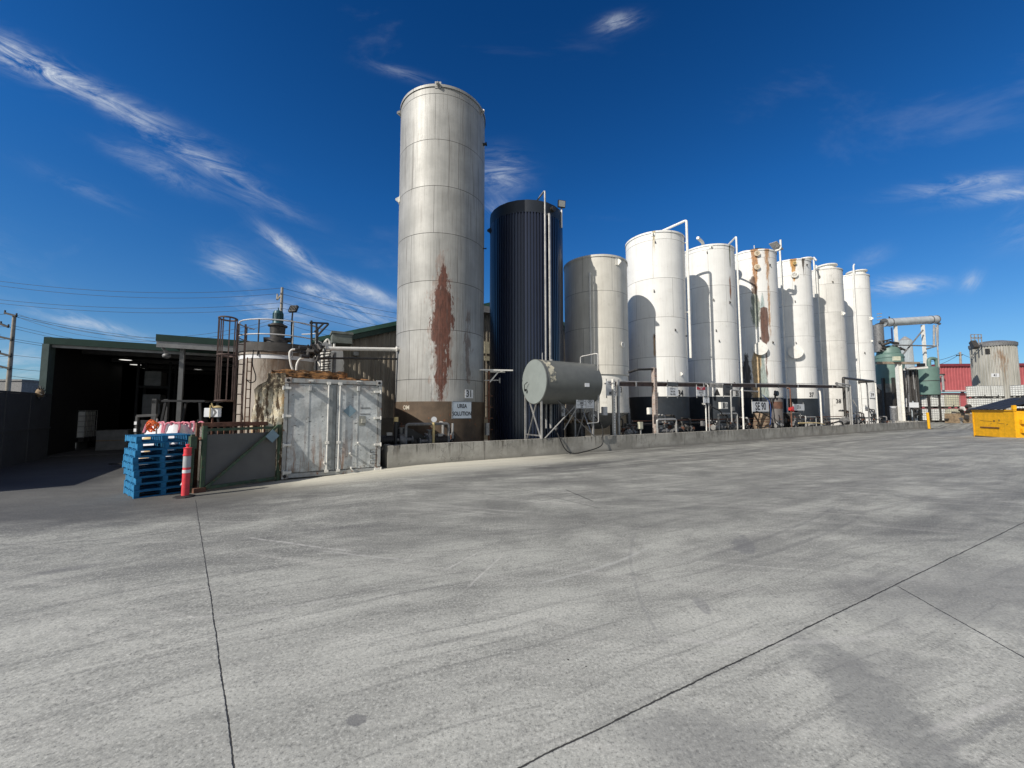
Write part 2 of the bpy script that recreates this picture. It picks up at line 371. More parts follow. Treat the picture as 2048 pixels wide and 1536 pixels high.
# ground: worn concrete yard with joints, tyre scuffs and spills
def concrete_yard():
    m, T, b = newmat('worn_concrete_yard'); v = T.pos(); x, y, z = T.sep(v)
    mid = T.noise(v, .85, 7, .66, .4); fine = T.noise(v, 11, 6, .8); grit = T.noise(v, 48, 4, .85)
    wob = T.noise(v, .30, 2, .5) * .5
    def strk(ang, along, across, seed, a, c, det=7):
        X, Y, _ = T.sep(T.scale(v, (1, 1, 1), ang))
        return T.noise(T.vec(X * along, (Y + wob) * across, seed), 1, det, .72, .25).ss(a, c)
    s1 = strk(R(-30), .16, 1.9, 1.0, .42, .68); s2 = strk(R(-8), .22, 2.6, 5.0, .45, .70)
    s3 = strk(R(14), .25, 5.0, 9.0, .50, .72); s4 = strk(R(-24), .35, 9.0, 14.0, .50, .70, 5)
    pale = y.ss(6.0, 2.6)  # paler towards the camera: wear and view-angle brightness put into the colour
    base = T.mix((.160, .162, .146), (.400, .402, .358), (mid * .55 + fine * .45).ss(.38, .60))
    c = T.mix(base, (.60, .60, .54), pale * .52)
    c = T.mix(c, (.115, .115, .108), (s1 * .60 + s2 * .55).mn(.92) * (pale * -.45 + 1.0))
    c = T.mix(c, (.55, .54, .49), s3 * .50)
    b1 = strk(R(-27), .055, .62, 23.0, .47, .60, 5); b3 = strk(R(4), .07, .85, 31.0, .48, .62, 5)
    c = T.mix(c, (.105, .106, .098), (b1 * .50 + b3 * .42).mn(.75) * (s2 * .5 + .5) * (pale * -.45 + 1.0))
    c = T.mix(c, (.15, .15, .14), s4 * .6)
    c = T.mix(c, (.14, .14, .13), T.noise(v, 3.8, 7, .78, .3).ss(.50, .68) * .36)
    c = T.mix(c, (.66, .66, .60), grit.ss(.52, .66) * .62)
    c = T.mix(c, (.09, .09, .085), grit.ss(.48, .34) * .70)
    c = T.mix(c, (.10, .10, .095), fine.ss(.53, .66) * .45)
    # pits
    pit = T.vor(v, 9.0).ss(.085, .05) * T.noise(v, 2.2, 3).ss(.50, .60) * y.ss(9, 3)
    c = T.mix(c, (.03, .028, .026), pit * .9)
    # light dusty apron in front of the bund and container
    nx = (x - K0[0]) * SA - (y - K0[1]) * CA; tx = (x - K0[0]) * CA + (y - K0[1]) * SA
    edge = nx + (mid - .5) * 1.0
    apron = edge.ss(2.4, .5) * nx.ss(-.5, .0) * tx.ss(-5.2, -3.2) * tx.ss(9, 4)
    c = T.mix(c, (.66, .63, .52), apron * (fine * .5 + .50) * (s4 * -.6 + 1.0))
    # darker band of tyre marks along the bund
    band = edge.ss(4.4, 2.9) * edge.ss(1.6, 2.4) * tx.ss(-3, 6)
    c = T.mix(c, (.085, .085, .083), band * .75 * T.noise(T.vec(tx * .3, nx * 3.5, 0.0), 1, 5, .6).ss(.38, .62))
    b2 = tx.ss(3, 7) * edge.ss(1.4, .6) * nx.ss(-.3, .1)
    c = T.mix(c, (.07, .068, .065), b2 * .75 * T.noise(T.vec(tx * .5, nx * 3.5, 4.0), 1, 5, .6).ss(.35, .6))
    # wide dark traffic area by the shed and pallets
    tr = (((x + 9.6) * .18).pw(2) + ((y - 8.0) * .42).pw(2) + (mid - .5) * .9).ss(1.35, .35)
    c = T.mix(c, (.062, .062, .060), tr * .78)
    c = T.mix(c, (.035, .035, .034), ((x * -1.0) + (mid - .5) * 1.5).ss(9.6, 10.8) * (y + (mid - .5)).ss(8.4, 9.4) * .85)  # dark asphalt by the shed, its shade deepened in the colour
    # individual spills
    def spot(px, py, rx, ry, ang, amt, col, soft=.5):
        nonlocal c
        g = G(px, py); ca, sa = math.cos(ang), math.sin(ang); dx, dy = x - g.x, y - g.y
        d = ((dx * ca + dy * sa) * (1 / rx)).pw(2) + ((dy * ca - dx * sa) * (1 / ry)).pw(2) + (T.noise(v, 3.0 / max(rx, ry) ** .6, 7, .7) - .5) * 4.5
        c = T.mix(c, col, d.ss(1.0 + soft, 1.0 - soft) * amt)
    spot(1488, 1090, .34, .12, R(62), .55, (.14, .142, .145), .25)
    spot(1404, 1210, .14, .05, R(80), .45, (.17, .17, .172), .3)
    spot(1740, 1400, .22, .62, R(-12), .55, (.15, .152, .15), .85)
    spot(1770, 1330, .35, .22, R(20), .30, (.17, .17, .165), .8)
    spot(2000, 1180, 1.6, .5, R(10), .45, (.17, .17, .165), .8)
    spot(1400, 1480, .35, .20, R(5), .4, (.18, .18, .175), .8)
    spot(714, 1440, .05, .035, 0, .7, (.14, .14, .14), .3)
    spot(130, 1140, .35, .10, R(20), .4, (.14, .14, .14), .6)
    spot(1150, 930, 1.5, .5, R(30), .55, (.06, .06, .06), .7)
    spot(1480, 880, 3.2, .45, R(30), .5, (.07, .07, .07), .7)
    # joints
    jit = (T.noise(v, 28, 3, .7) - .5) * .012 + (T.noise(v, 3, 2, .5) - .5) * .02
    joint = None
    def line(p, q, wdt, lo=-1e3, hi=1e3):
        nonlocal joint
        a, d = G(*p), G(*q); L = math.hypot(d.x - a.x, d.y - a.y); ux, uy = (d.x - a.x) / L, (d.y - a.y) / L
        dist = ((x - a.x) * uy - (y - a.y) * ux + jit).abs() - (fine - .5) * .012; al = (x - a.x) * ux + (y - a.y) * uy
        g = dist.ss(wdt * 1.25, wdt * .45) * al.ss(lo - .05, lo) * al.ss(hi + .05, hi)
        joint = g if joint is None else joint.mx(g)
    line((392, 1000), (470, 1536), .0046, 0); line((1035, 1536), (2048, 1045), .0058); line((1800, 1175), (2048, 1315), .006, 0)
    line((1133, 980), (1180, 1000), .012, 0, 1.0); line((1030, 975), (1180, 1012), .006, 0, 2.2)
    def scuff(p, q, wd, amt, col, bend=0.0):
        nonlocal c
        a, d = G(*p), G(*q); L = math.hypot(d.x - a.x, d.y - a.y); ux, uy = (d.x - a.x) / L, (d.y - a.y) / L
        al = ((x - a.x) * ux + (y - a.y) * uy) * (1 / L); ds = ((x - a.x) * uy - (y - a.y) * ux + (al - .5).pw(2) * bend + (mid - .5) * .06).abs()
        c = T.mix(c, col, ds.ss(wd, wd * .3) * al.ss(-.05, .2) * al.ss(1.05, .8) * fine.ss(.35, .55) * amt)
    for a_ in [((960, 1022), (1195, 983), .02, .7, (.09, .09, .09), .3), ((880, 1145), (960, 1103), .018, .6, (.55, .54, .5), 0), ((930, 1180), (1010, 1106), .018, .5, (.55, .54, .5), 0),
               ((480, 1075), (720, 1108), .03, .6, (.50, .49, .46), .2), ((620, 1100), (860, 1125), .03, .45, (.5, .49, .46), .1), ((1070, 1180), (1330, 1090), .03, .4, (.5, .5, .47), .5),
               ((1850, 1470), (2040, 1390), .03, .5, (.55, .54, .5), 0), ((1870, 1510), (2048, 1420), .03, .5, (.15, .15, .15), 0), ((1250, 1050), (1290, 1320), .025, .35, (.17, .17, .17), .8),
               ((100, 1090), (380, 1060), .04, .4, (.10, .10, .10), .4), ((1400, 1130), (1700, 1010), .04, .4, (.11, .11, .11), .6), ((1440, 1150), (1760, 1025), .04, .4, (.11, .11, .11), .6),
               ((560, 980), (900, 950), .05, .5, (.12, .12, .11), .5), ((600, 1000), (1000, 958), .05, .45, (.12, .12, .11), .5), ((300, 1250), (700, 1200), .03, .3, (.5, .49, .46), .4), ((1300, 1300), (1900, 1270), .04, .35, (.5, .49, .46), .6)]: scuff(*a_)
    c = T.mix(c, (.022, .021, .02), joint * (fine.ss(.30, .42) * .3 + .66))
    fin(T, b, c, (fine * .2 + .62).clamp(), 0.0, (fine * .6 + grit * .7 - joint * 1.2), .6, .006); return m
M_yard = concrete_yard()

def shell_mat(name, c0, c1, ring, nseg, seam=.35, streak=.35, scol=(.2, .19, .17), rough=.5, metal=0.0, z0=0.0, patches=(), blotch=.0, dots=0.0, r=1.6, dent=.25, chip=None):
    """vertical tank shell: plate seams, rain streaks; patches = (px angle, [(z, half width)], colour, seed)"""
    m, T, b = newmat(name); v = T.coord(); x, y, z = T.sep(v)
    ang = y.atan2(x); arc = ang * r
    cyl = T.vec(arc, z, 0.0)
    mid = T.noise(cyl, .9, 6, .6); st = T.noise(T.vec(arc * 7, z * .22, 2.0), 1, 6, .65); st2 = T.noise(T.vec(arc * 22, z * .5, 7.0), 1, 4, .6); fine = T.noise(v, 25, 4, .7)
    c = T.mix(c0, c1, (mid * .5 + st * .5).ss(.35, .65))
    c = T.mix(c, scol, (st.ss(.52, .72) * .6 + st2.ss(.54, .74) * .5) * streak)
    row_ = ((z - z0) / ring).floor(); fz = ((z - z0) / ring).fract()
    pl = T.noise(T.vec(row_ * 3.7, ((ang * (nseg / 6.2832)) + row_ * .5).floor() * 1.3, .5), 3.1, 0)
    c = T.mix(c, tuple(k * .72 for k in c0), pl.ss(.35, .65) * .22)
    hl = (fz - .5).abs().ss(.5 - .013 / ring, .5 - .004 / ring)
    fa = (ang * (nseg / 6.2832) + row_ * .5).fract(); vl = (fa - .5).abs().ss(.5 - .008 * nseg / 6.28 / r * 1.5, .5 - .003 * nseg / 6.28 / r)
    line = hl.mx(vl * .8)
    c = T.mix(c, tuple(k * .25 for k in scol), line * seam)
    if blotch: c = T.mix(c, scol, T.noise(cyl, 2.2, 7, .7).ss(.55, .75) * blotch)
    if dots: c = T.mix(c, (.06, .05, .04), T.noise(cyl, 9, 4, .7).ss(.70, .74) * dots)
    met = metal
    for (a0, prof, col, seed, edge, *amt) in patches:
        da = arc - a0 * r
        hw = z.curve(prof)
        n = T.noise(T.vec(arc * 5, z * 1.4, seed), 1.2, 8, .72) - .5
        am = amt[0] if amt else 1.0; sf = amt[1] if len(amt) > 1 else .035
        msk = (hw + n * edge - da.abs()).ss(-sf, sf) * hw.ss(0.002, .03) * (st2.ss(.25, .5) * .25 + .75) * am
        cc = T.mix(col, tuple(k * .5 for k in col), T.noise(T.vec(arc * 6, z * 1.6, seed), 2.0, 6, .7).ss(.4, .65))
        c = T.mix(c, cc, msk)
    fin(T, b, c, (fine * .15 + rough).clamp(), met, line * 1.0 + mid * dent * 2 + fine * .08, .5, .012); return m


# ------------------------------------------------------------------ ground
def axis(lo, hi, fine_lo, fine_hi, step):
    a = []; k = fine_lo
    while k <= fine_hi + 1e-6: a.append(k); k += step
    d = step; k = fine_hi
    while k < hi: d *= 1.5; k += d; a.append(min(k, hi))
    d = step; k = fine_lo; pre = []
    while k > lo: d *= 1.5; k -= d; pre.append(max(k, lo))
    return pre[::-1] + a
xs = axis(-900, 900, -22, 58, .8); ys = axis(-300, 1600, -6, 60, .8)
mb = MB(); mb.v = [(x, y, gz_at(x, y)) for y in ys for x in xs]; nx_ = len(xs)
mb.f = [(j * nx_ + i, j * nx_ + i + 1, (j + 1) * nx_ + i + 1, (j + 1) * nx_ + i) for j in range(len(ys) - 1) for i in range(nx_ - 1)]
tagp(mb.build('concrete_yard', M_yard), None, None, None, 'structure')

# ------------------------------------------------------------------ bund wall
def concrete_wall_mat():
    m, T, b = newmat('stained_bund_concrete'); v = T.coord(); x, y, z = T.sep(v)
    mid = T.noise(v, 1.1, 6, .65); fine = T.noise(v, 18, 5, .7); st = T.noise(T.scale(v, (5, 5, .5)), 1.2, 6, .65)
    c = T.mix((.25, .24, .21), (.42, .405, .36), mid.ss(.32, .66))
    c = T.mix(c, (.10, .085, .065), st.ss(.50, .74) * z.ss(.0, .62) * .9)
    c = T.mix(c, (.06, .055, .045), T.noise(T.scale(v, (9, 9, .9)), 1.1, 5, .7).ss(.53, .64) * z.ss(.20, .62) * .95)
    c = T.mix(c, (.10, .095, .085), z.ss(.16, -.05) * mid.ss(.3, .6) * .7)
    c = T.mix(c, (.12, .11, .10), T.noise(v, 5, 7, .75).ss(.56, .68) * .5)
    j = (((x - 3.1) / 3.4).fract() - .5).abs().ss(.4965, .4985)
    c = T.mix(c, (.05, .045, .04), j * .7)
    crack = (T.noise(v, 1.6, 5, .6) - .5).abs().ss(.006, .002) * T.noise(v, .8, 2).ss(.5, .6)
    c = T.mix(c, (.06, .055, .05), crack * .7)
    fin(T, b, c, .85, 0, fine * .5 + T.noise(v, 70, 3, .6) * .3 - j - crack, .5, .008); return m
M_bund = concrete_wall_mat()
KT = .60
bw = thing('bund_wall', 'low stained concrete bund wall running along the front of the tank row', 'wall', (0, 0, 0), RF)
mb = MB(); L_ = 48.3
mb.box(0, 0, -.3, L_, .20, KT); mb.box(0, .203, -.3, .18, 8.2, KT - .004); mb.box(L_ - .18, .203, -.3, L_, 13, KT - .004)
mb.build('wall_body', M_bund, bw, bevel=.012)
fl = MB().box(.18, .2, -.2, L_ - .18, 12, .02).build('bund_floor', M_floor2, None, fr=RF); tagp(fl, None, None, None, 'structure')

# ------------------------------------------------------------------ storage tanks
def tfit(L, Rr, py, o):
    """centre (t) on row offset o and radius of an upright cylinder whose sides show at px L and Rr"""
    a, b = [math.atan(px2uv(k, py)[0]) for k in (L, Rr)]; c, h = (a + b) / 2, (b - a) / 2
    u = math.tan(c); t = (u * (RF.y + o * RF.c) - (RF.x - o * RF.s)) / (RF.c - u * RF.s); P = RF.w((t, o, 0))
    return t, math.hypot(P.x, P.y) * math.sin(h)
def cylhit(px, py, t, o, r):
    """row-frame point where the line of sight meets the tank shell, and its local angle"""
    u, v = px2uv(px, py); C_ = RF.w((t, o, 0)); a = u * u + 1; b = -2 * (u * C_.x + C_.y); c = C_.x ** 2 + C_.y ** 2 - r * r
    s_ = (-b - math.sqrt(max(0, b * b - 4 * a * c))) / 2 / a; l = RF.l((u * s_, s_, EYE + v * s_))
    return l, math.atan2(l.y - o, l.x - t)
def tank_at(name, label, t, o, r, H, m, group=None, z0=0.02, dome=.18, skirt=None, n=96, roofmat=None):
    th = thing(name, label, 'storage tank', (t, o, 0), RF, group)
    base = skirt[0] if skirt else z0
    sh = MB().lathe([(r, base), (r, H)], (t, o), n, cap=False)
    sh.lathe([(r + .03, H - .09), (r + .03, H + .01), (r - .03, H + .01), (r - .03, H - .3)], (t, o), n, cap=False)
    sh = sh.build('shell', m, th)
    MB().lathe([(r - .02, H - .03), (r * .5, H + dome * .7), (.02, H + dome)], (t, o), n, cap=False).build('roof', roofmat or m, th)
    if skirt: MB().lathe([(r + skirt[2], z0), (r + skirt[2], skirt[0]), (r - .01, skirt[0] + .012)], (t, o), n, cap=False).build('skirt', skirt[1], th)
    return th
def on_shell(t, o, r, ang, z, out=0.0): return Vector((t + (r + out) * math.cos(ang), o + (r + out) * math.sin(ang), z))
def lug(th, t, o, r, ang, z, s=.16, m=None, hook=False):
    mb = MB(); p = on_shell(t, o, r, ang, z); X = Vector((math.cos(ang), math.sin(ang), 0)); Y = Vector((-X.y, X.x, 0)); Z = Vector((0, 0, 1)); M = Matrix((X, Y, Z)).transposed()
    if s > .12: mb.obox(p + X * .01, (.02, s * 1.5, s * 1.6), M)
    vs = []
    for k in (-.015, .015): vs += [p + Y * k + Z * s * .9, p + Y * k + X * s + Z * .02, p + Y * k + X * s - Z * s * .3, p + Y * k - Z * s * .9]
    mb.add(vs, [(0, 1, 2, 3), (7, 6, 5, 4), (0, 4, 5, 1), (1, 5, 6, 2), (2, 6, 7, 3), (3, 7, 4, 0)])
    if hook: mb.cyl(p + X * s * .55 - Y * .05, p + X * s * .55 + Y * .05, .05, n=12)
    mb.build('lifting_lug', m or M_white, th)
def nozzle(th, t, o, r, ang, z, rad=.05, ln=.12, m=None, name='nozzle'):
    a, b = on_shell(t, o, r, ang, z, -.02), on_shell(t, o, r, ang, z, ln); X = (b - a).normalized()
    MB().cyl(a, b, rad, n=12).cyl(b - X * .03, b, rad * 1.5, n=14).build(name, m or M_white, th)
def shell_patch(mb, t, o, r, a0, a1, z0, z1, out=.006, n=10):
    vs = [(*on_shell(t, o, r, a0 + (a1 - a0) * i / n, 0, out)[:2], z) for z in (z0, z1) for i in range(n + 1)]
    return mb.add(vs, [(i, i + 1, n + 2 + i, n + 1 + i) for i in range(n)])
def plate_text(th, t, o, r, px, py, lines, size, w_, h_, out=.02, board=None, border=False, name='sign_board', gap=None, tilt=None, sx=.8):
    """flat board standing just off the shell with lettering"""
    l, a = cylhit(px, py, t, o, r); a = a if tilt is None else tilt
    l, a2 = cylhit(px, py, t, o, r)
    X = Vector((-math.sin(a), math.cos(a), 0)); Nn = Vector((math.cos(a), math.sin(a), 0)); Z = Vector((0, 0, 1)); c = l + Nn * (out + w_ * w_ / 8 / r)
    M = Matrix((X, Nn, Z)).transposed()
    bo = MB().obox(c, (w_, .012, h_), M).build(name, board or M_whitecl, th)
    tx = MB(); gap = gap or size * 1.15
    for i, tline in enumerate(lines): flat_text(tx, tline, c + Nn * .0085 + Z * ((len(lines) - 1) / 2 - i) * gap, size, X, Z, .025, sx)
    if border:
        e = .012
        for s_ in (-1, 1):
            tx.obox(c + Nn * .008 + Z * s_ * (h_ / 2 - .01), (w_ - .002, .004, e), M); tx.obox(c + Nn * .008 + X * s_ * (w_ / 2 - .01), (e, .004, h_ - .05), M)
    le = tx.build('lettering', M_ink, th, smooth=False); sub(le, bo)
    return bo

TK = {}
def Hfit(py, px, t, o, r):
    P = RF.w((t, o, 0)); u, v = px2uv(px, py); return EYE + v * (P.y - r * .97)

# --- tall grey tank 31
O31 = 2.7; t31, r31 = tfit(795, 968, 560, O31); H31 = Hfit(174, 876, t31, O31, r31) + .05
aR = cylhit(884, 650, t31, O31, r31)[1]; aW = cylhit(866, 700, t31, O31, r31)[1]; aD = cylhit(936, 600, t31, O31, r31)[1]
zz = lambda py, t=None: RP(884, py, O31 - r31)[2]
m31 = shell_mat('weathered_grey_tank_shell', (.27, .268, .25), (.43, .425, .40), 1.72, 6, .95, 1.25, (.13, .12, .105), .50, .25, .97, r=r31, dots=.5, patches=[
    (aW, [(1.0, 0), (zz(795), .05), (zz(760), .12), (zz(650), .16), (zz(600), .10), (zz(560), .0), (H31, 0)], (.60, .59, .56), 3.0, .9, .55, .08),
    (aR, [(1.0, .05), (zz(800), .12), (zz(700), .30), (zz(600), .34), (zz(520), .10), (zz(490), 0), (H31, 0)], (.27, .15, .10), 21.0, 2.2, .40, .10),
    (aR, [(1.0, .0), (zz(800), .02), (zz(780), .11), (zz(740), .19), (zz(690), .27), (zz(640), .34), (zz(600), .32), (zz(570), .20), (zz(540), .07), (zz(515), .01), (zz(495), 0), (H31, 0)], (.135, .050, .032), 1.0, 1.1, .97, .035),
    (aD, [(1.0, 0), (zz(780), .02), (zz(700), .10), (zz(640), .05), (zz(600), 0), (H31, 0)], (.20, .15, .12), 8.0, 1.4, .8, .06)])
m31s = simple('rusty_brown_skirt', (.115, .080, .052), .7, .1, .3, .35, (.055, .045, .035), 2.2, .6, .15)
T31 = tank_at('storage_tank', 'tallest tank, grey steel with a long red rust scar and number 31', t31, O31, r31, H31, m31, skirt=(RP(870, 803, O31 - r31)[2], m31s, .035))
TK[31] = (t31, O31, r31)
for px, py, zz_, hk in ((876, 182, H31 - .12, True), (800, 216, H31 - .25, True), (962, 218, H31 - .25, True)):
    _, a = cylhit(px, py, *TK[31]); lug(T31, *TK[31], a, zz_ + .1, .15, M_steel, hk)
_, a = cylhit(799, 404, *TK[31]); lug(T31, *TK[31], a, RP(884, 404, O31)[2] * .97, .15)
_, a = cylhit(966.5, 265, *TK[31]); nozzle(T31, *TK[31], a, H31 - 1.3, .05, .14, M_black, 'bracket')
_, a = cylhit(966.5, 516, *TK[31]); nozzle(T31, *TK[31], a, RP(950, 516, O31)[2], .02, .12, M_black, 'bracket')
_, a = cylhit(797.5, 700, *TK[31]); nozzle(T31, *TK[31], a, RP(797, 700, O31)[2], .06, .10, M_white, 'nozzle')
plate_text(T31, *TK[31], 937, 788, ['31'], .33, .37, .30, .02, sx=.85)
plate_text(T31, *TK[31], 921, 820, ['UREA', 'SOLUTION'], .195, .76, .60, .06, board=simple('blue_white_board', (.55, .62, .68), .5, 0, .08, .1), border=True, sx=.78, gap=.26)
# faint chalk lettering and old label on the skirt
tx = MB(); _, a = cylhit(814, 816, *TK[31]); wrap_text(tx, 'OM', t31, O31, r31 + .045, a, RP(814, 815, O31 - r31)[2], .20); tx.build('painted_mark', simple('pale_paint_mark', (.5, .46, .38)), T31, smooth=False)

# --- navy ribbed tank
ON = 3.0; tn, rn = tfit(980, 1126, 600, ON); HN = Hfit(402, 1052, tn, ON, rn) + .03; TK['n'] = (tn, ON, rn)
M_navy = simple('navy_ribbed_cladding', (.011, .018, .042), .34, .0, .12, .12, (.02, .03, .05), 1.2, .25)
MATS['navy_ribbed_cladding'].node_tree.nodes['Principled BSDF'].inputs['Coat Weight'].default_value = .7; MATS['navy_ribbed_cladding'].node_tree.nodes['Principled BSDF'].inputs['Coat Roughness'].default_value = .28
M_navytop = simple('navy_top_band', (.014, .02, .03), .5, 0, .1)
TN = thing('clad_tank', 'dark navy tank clad in vertical ribbed sheeting behind the small diesel tank', 'storage tank', (tn, ON, 0), RF)
mb = MB(); nr = 80; prof = []
for k in range(nr):
    for f_, dr in ((0, 0), (.42, 0), (.46, .06), (.96, .06)): prof.append((2 * math.pi * (k + f_) / nr, rn - .05 + dr))
n_ = len(prof); mb.add([(tn + r_ * math.cos(a), ON + r_ * math.sin(a), z) for z in (.02, HN - .5) for a, r_ in prof], [(i, (i + 1) % n_, n_ + (i + 1) % n_, n_ + i) for i in range(n_)])
mb.build('ribbed_cladding', M_navy, TN, smooth=False)
MB().lathe([(rn + .02, HN - .52), (rn + .02, HN), (rn - .04, HN + .01)], (tn, ON), 24, cap=False).build('top_band', M_navytop, TN)
MB().lathe([(rn, HN - .05), (.03, HN + .25)], (tn, ON), 24, cap=False).build('roof', M_navytop, TN)
_, a = cylhit(981.5, 430, *TK['n']); lug(TN, *TK['n'], a, HN - .7, .16, M_navytop)
for px, top, nm in ((1088, HN + .42, 'fill_pipe'), (1096, HN - .55, 'overflow_pipe')):
    l, a = cylhit(px, 600, *TK['n']); p = on_shell(*TK['n'], a, 0, .13); q = on_shell(*TK['n'], a, 0, -.9)
    pts = [(p.x, p.y, .9), (p.x, p.y, top)]
    if nm == 'fill_pipe': pts += [(q.x, q.y, top - .12), (q.x, q.y, HN)]
    else: q = on_shell(*TK['n'], a, 0, .02); pts += [(q.x, q.y, top + .02)]
    MB().pipe(pts, .038 if nm == 'fill_pipe' else .05, .12).build(nm, M_steel, TN)
l, a = cylhit(1104, 415, *TK['n']); MB().wheel(on_shell(*TK['n'], a, HN - .22, .06), (math.cos(a), math.sin(a), 0), .12, .14).build('vent_flange', M_dark, TN)
# flood lamp on the navy tank
def flood(name, label, base, top, head, size, facing, m_glass=None, par=None, fr=RF, pm=None, double=False):
    th = thing(name, label, 'floodlight', base, fr)
    MB().cyl(base, top, .035).build('post', pm or M_steel, th)
    X = Vector(facing).normalized(); Y = Vector((-X.y, X.x, 0)).normalized(); Z = X.cross(Y); M = Matrix((X, Y, Z)).transposed(); h = Vector(head)
    hd = MB().obox(h, (.10, size, size * .9), M)
    for k in range(5): hd.obox(h - X * .06 + Y * (k - 2) * size * .2, (.03, .012, size * .8), M)
    hd.build('housing', M_black, th, bevel=.008)
    MB().obox(h + X * .052, (.006, size * .86, size * .76), M).build('lens', m_glass or M_glass, th)
    MB().bar(top, h - X * .03, .05).build('bracket', M_dark, th); return th
l, a = cylhit(1121, 430, *TK['n']); bp = on_shell(*TK['n'], a, HN - .75, .05); tp = Vector((bp.x, bp.y, HN + .05)); hd = RP(1122, 397, bp.y)
flood('floodlight', 'square floodlight on a white post at the top of the navy tank', bp, tp, (bp.x, bp.y, HN + .32), .34, (-.25, -1, -.15), pm=M_white)

# --- white tanks 33..39
def whitemat(nm, **k):
    k.setdefault('r', 1.55)
    return shell_mat(nm, k.pop('c0', (.72, .715, .685)), k.pop('c1', (.84, .835, .80)), k.pop('ring', 1.9), k.pop('nseg', 5), k.pop('seam', .8), k.pop('streak', .42), k.pop('scol', (.30, .27, .21)), .5, 0.0, k.pop('z0', .2), blotch=k.pop('blotch', .28), dots=k.pop('dots', 1.0), dent=.12, **k)
# tank 33, cream with rain streaks, conical bottom on legs
O33 = 3.0; t33, r33 = tfit(1129, 1256, 620, O33); H33 = Hfit(511, 1190, t33, O33, r33) + .03; TK[33] = (t33, O33, r33)
zb = RP(1225, 748, O33 - r33)[2]
T33 = tank_at('storage_tank', 'short cream tank with rain streaks and number 33, beside the navy tank', t33, O33, r33, H33, whitemat('streaked_cream_shell', c0=(.58, .555, .49), c1=(.74, .715, .64), streak=.65, scol=(.22, .20, .16), ring=1.75, r=r33, blotch=.25, nseg=7), z0=zb)
MB().lathe([(r33 - .02, zb + .02), (r33 - .06, zb - .02), (r33 - .05, zb - .25), (r33 - .02, 1.5), (r33 * .75, 1.3), (.4, .75), (.1, .7)], (t33, O33), 72, cap=False).build('lower_cone', M_white, T33)
for k in range(6):
    a = 2 * math.pi * k / 6 + .3; MB().bar(on_shell(*TK[33], a, 0.02, -.08), on_shell(*TK[33], a, 1.7, -.08), .14).build('leg', M_grey, T33)
lug(T33, *TK[33], cylhit(1236, 528, *TK[33])[1], H33 - .28, .2); nozzle(T33, *TK[33], cylhit(1245, 692, *TK[33])[1], RP(1245, 692, O33 - 1.3)[2], .09, .05)
l, a = cylhit(1181, 600, *TK[33]); p = on_shell(*TK[33], a, 0, .10)
MB().pipe([(p.x, p.y, .9), (p.x, p.y, H33 - 1.0), on_shell(*TK[33], a, H33 - .85, 0)], .04, .1).build('downpipe', M_white, T33)
tx = MB(); wrap_text(tx, '33', t33, O33, r33 + .006, cylhit(1240, 782, *TK[33])[1], RP(1240, 781, O33 - 1.3)[2], .36, .02, .8)
tx.build('painted_number', M_ink, T33, smooth=False)

def white_tank(num, label, t, r, H, m, band=True, numpx=None, numpy_=None, lugs=(), numsize=.44, dark_top=None):
    o = 3.0; TK[num] = (t, o, r)
    th = tank_at('storage_tank', label, t, o, r, H, m, skirt=(dark_top or 1.75, M_skirt if band else M_skirtw, .004), roofmat=M_white)
    for px, py, sz in lugs:
        l, a = cylhit(px, py, t, o, r); lug(th, t, o, r, a, l.z, sz, M_dark if sz < .12 else M_white)
    if numpx:
        l, a = cylhit(numpx, numpy_, t, o, r); tx = MB(); wrap_text(tx, str(num), t, o, r + .012, a, l.z, numsize, .03, .85); tx.build('painted_number', M_ink, th, smooth=False)
    return th
M_skirt = simple('dark_blue_grey_skirt', (.020, .027, .036), .6, 0, .3, .3, (.06, .06, .06), 2)
M_skirtw = simple('white_skirt', (.62, .62, .60), .6, 0, .12, .3, (.25, .22, .17), 2, .3)
r_ = 1.56
o33 = 3.0
def A(px, py, t, r=1.56): return cylhit(px, py, t, 3.0, r)[1]
def Z(px, py, t, r=1.56): return cylhit(px, py, t, 3.0, r)[0].z
TT = {34: 15.26, 35: 20.1, 36: 25.1, 37: 30.2, 38: 35.6, 39: 41.1}
RUSTO = (.42, .19, .055)
t = TT[34]
T34 = white_tank(34, 'widest bright white tank with number 34 and a tall vent pipe at its right edge', t, 1.57, 11.15, whitemat('white_shell_clean', ring=2.1, patches=[
    (A(1308, 500, t), [(0, 0), (9.6, 0), (10.6, .03), (11.2, .07), (11.5, .07)], (.52, .42, .22), 2.0, .14), (A(1309, 700, t), [(0, 0), (4.3, .0), (4.6, .05), (5.5, .05), (5.7, 0), (12, 0)], (.48, .30, .15), 5.0, .12)]),
    numpx=1361, numpy_=787, dark_top=Z(1320, 793, t), lugs=[(1309, 672, .09), (1308, 582, .1), (1350, 660, .08), (1310, 484, .1), (1372, 672, .07), (1252, 690, .1), (1362, 748, .12), (1306, 468, .14)])
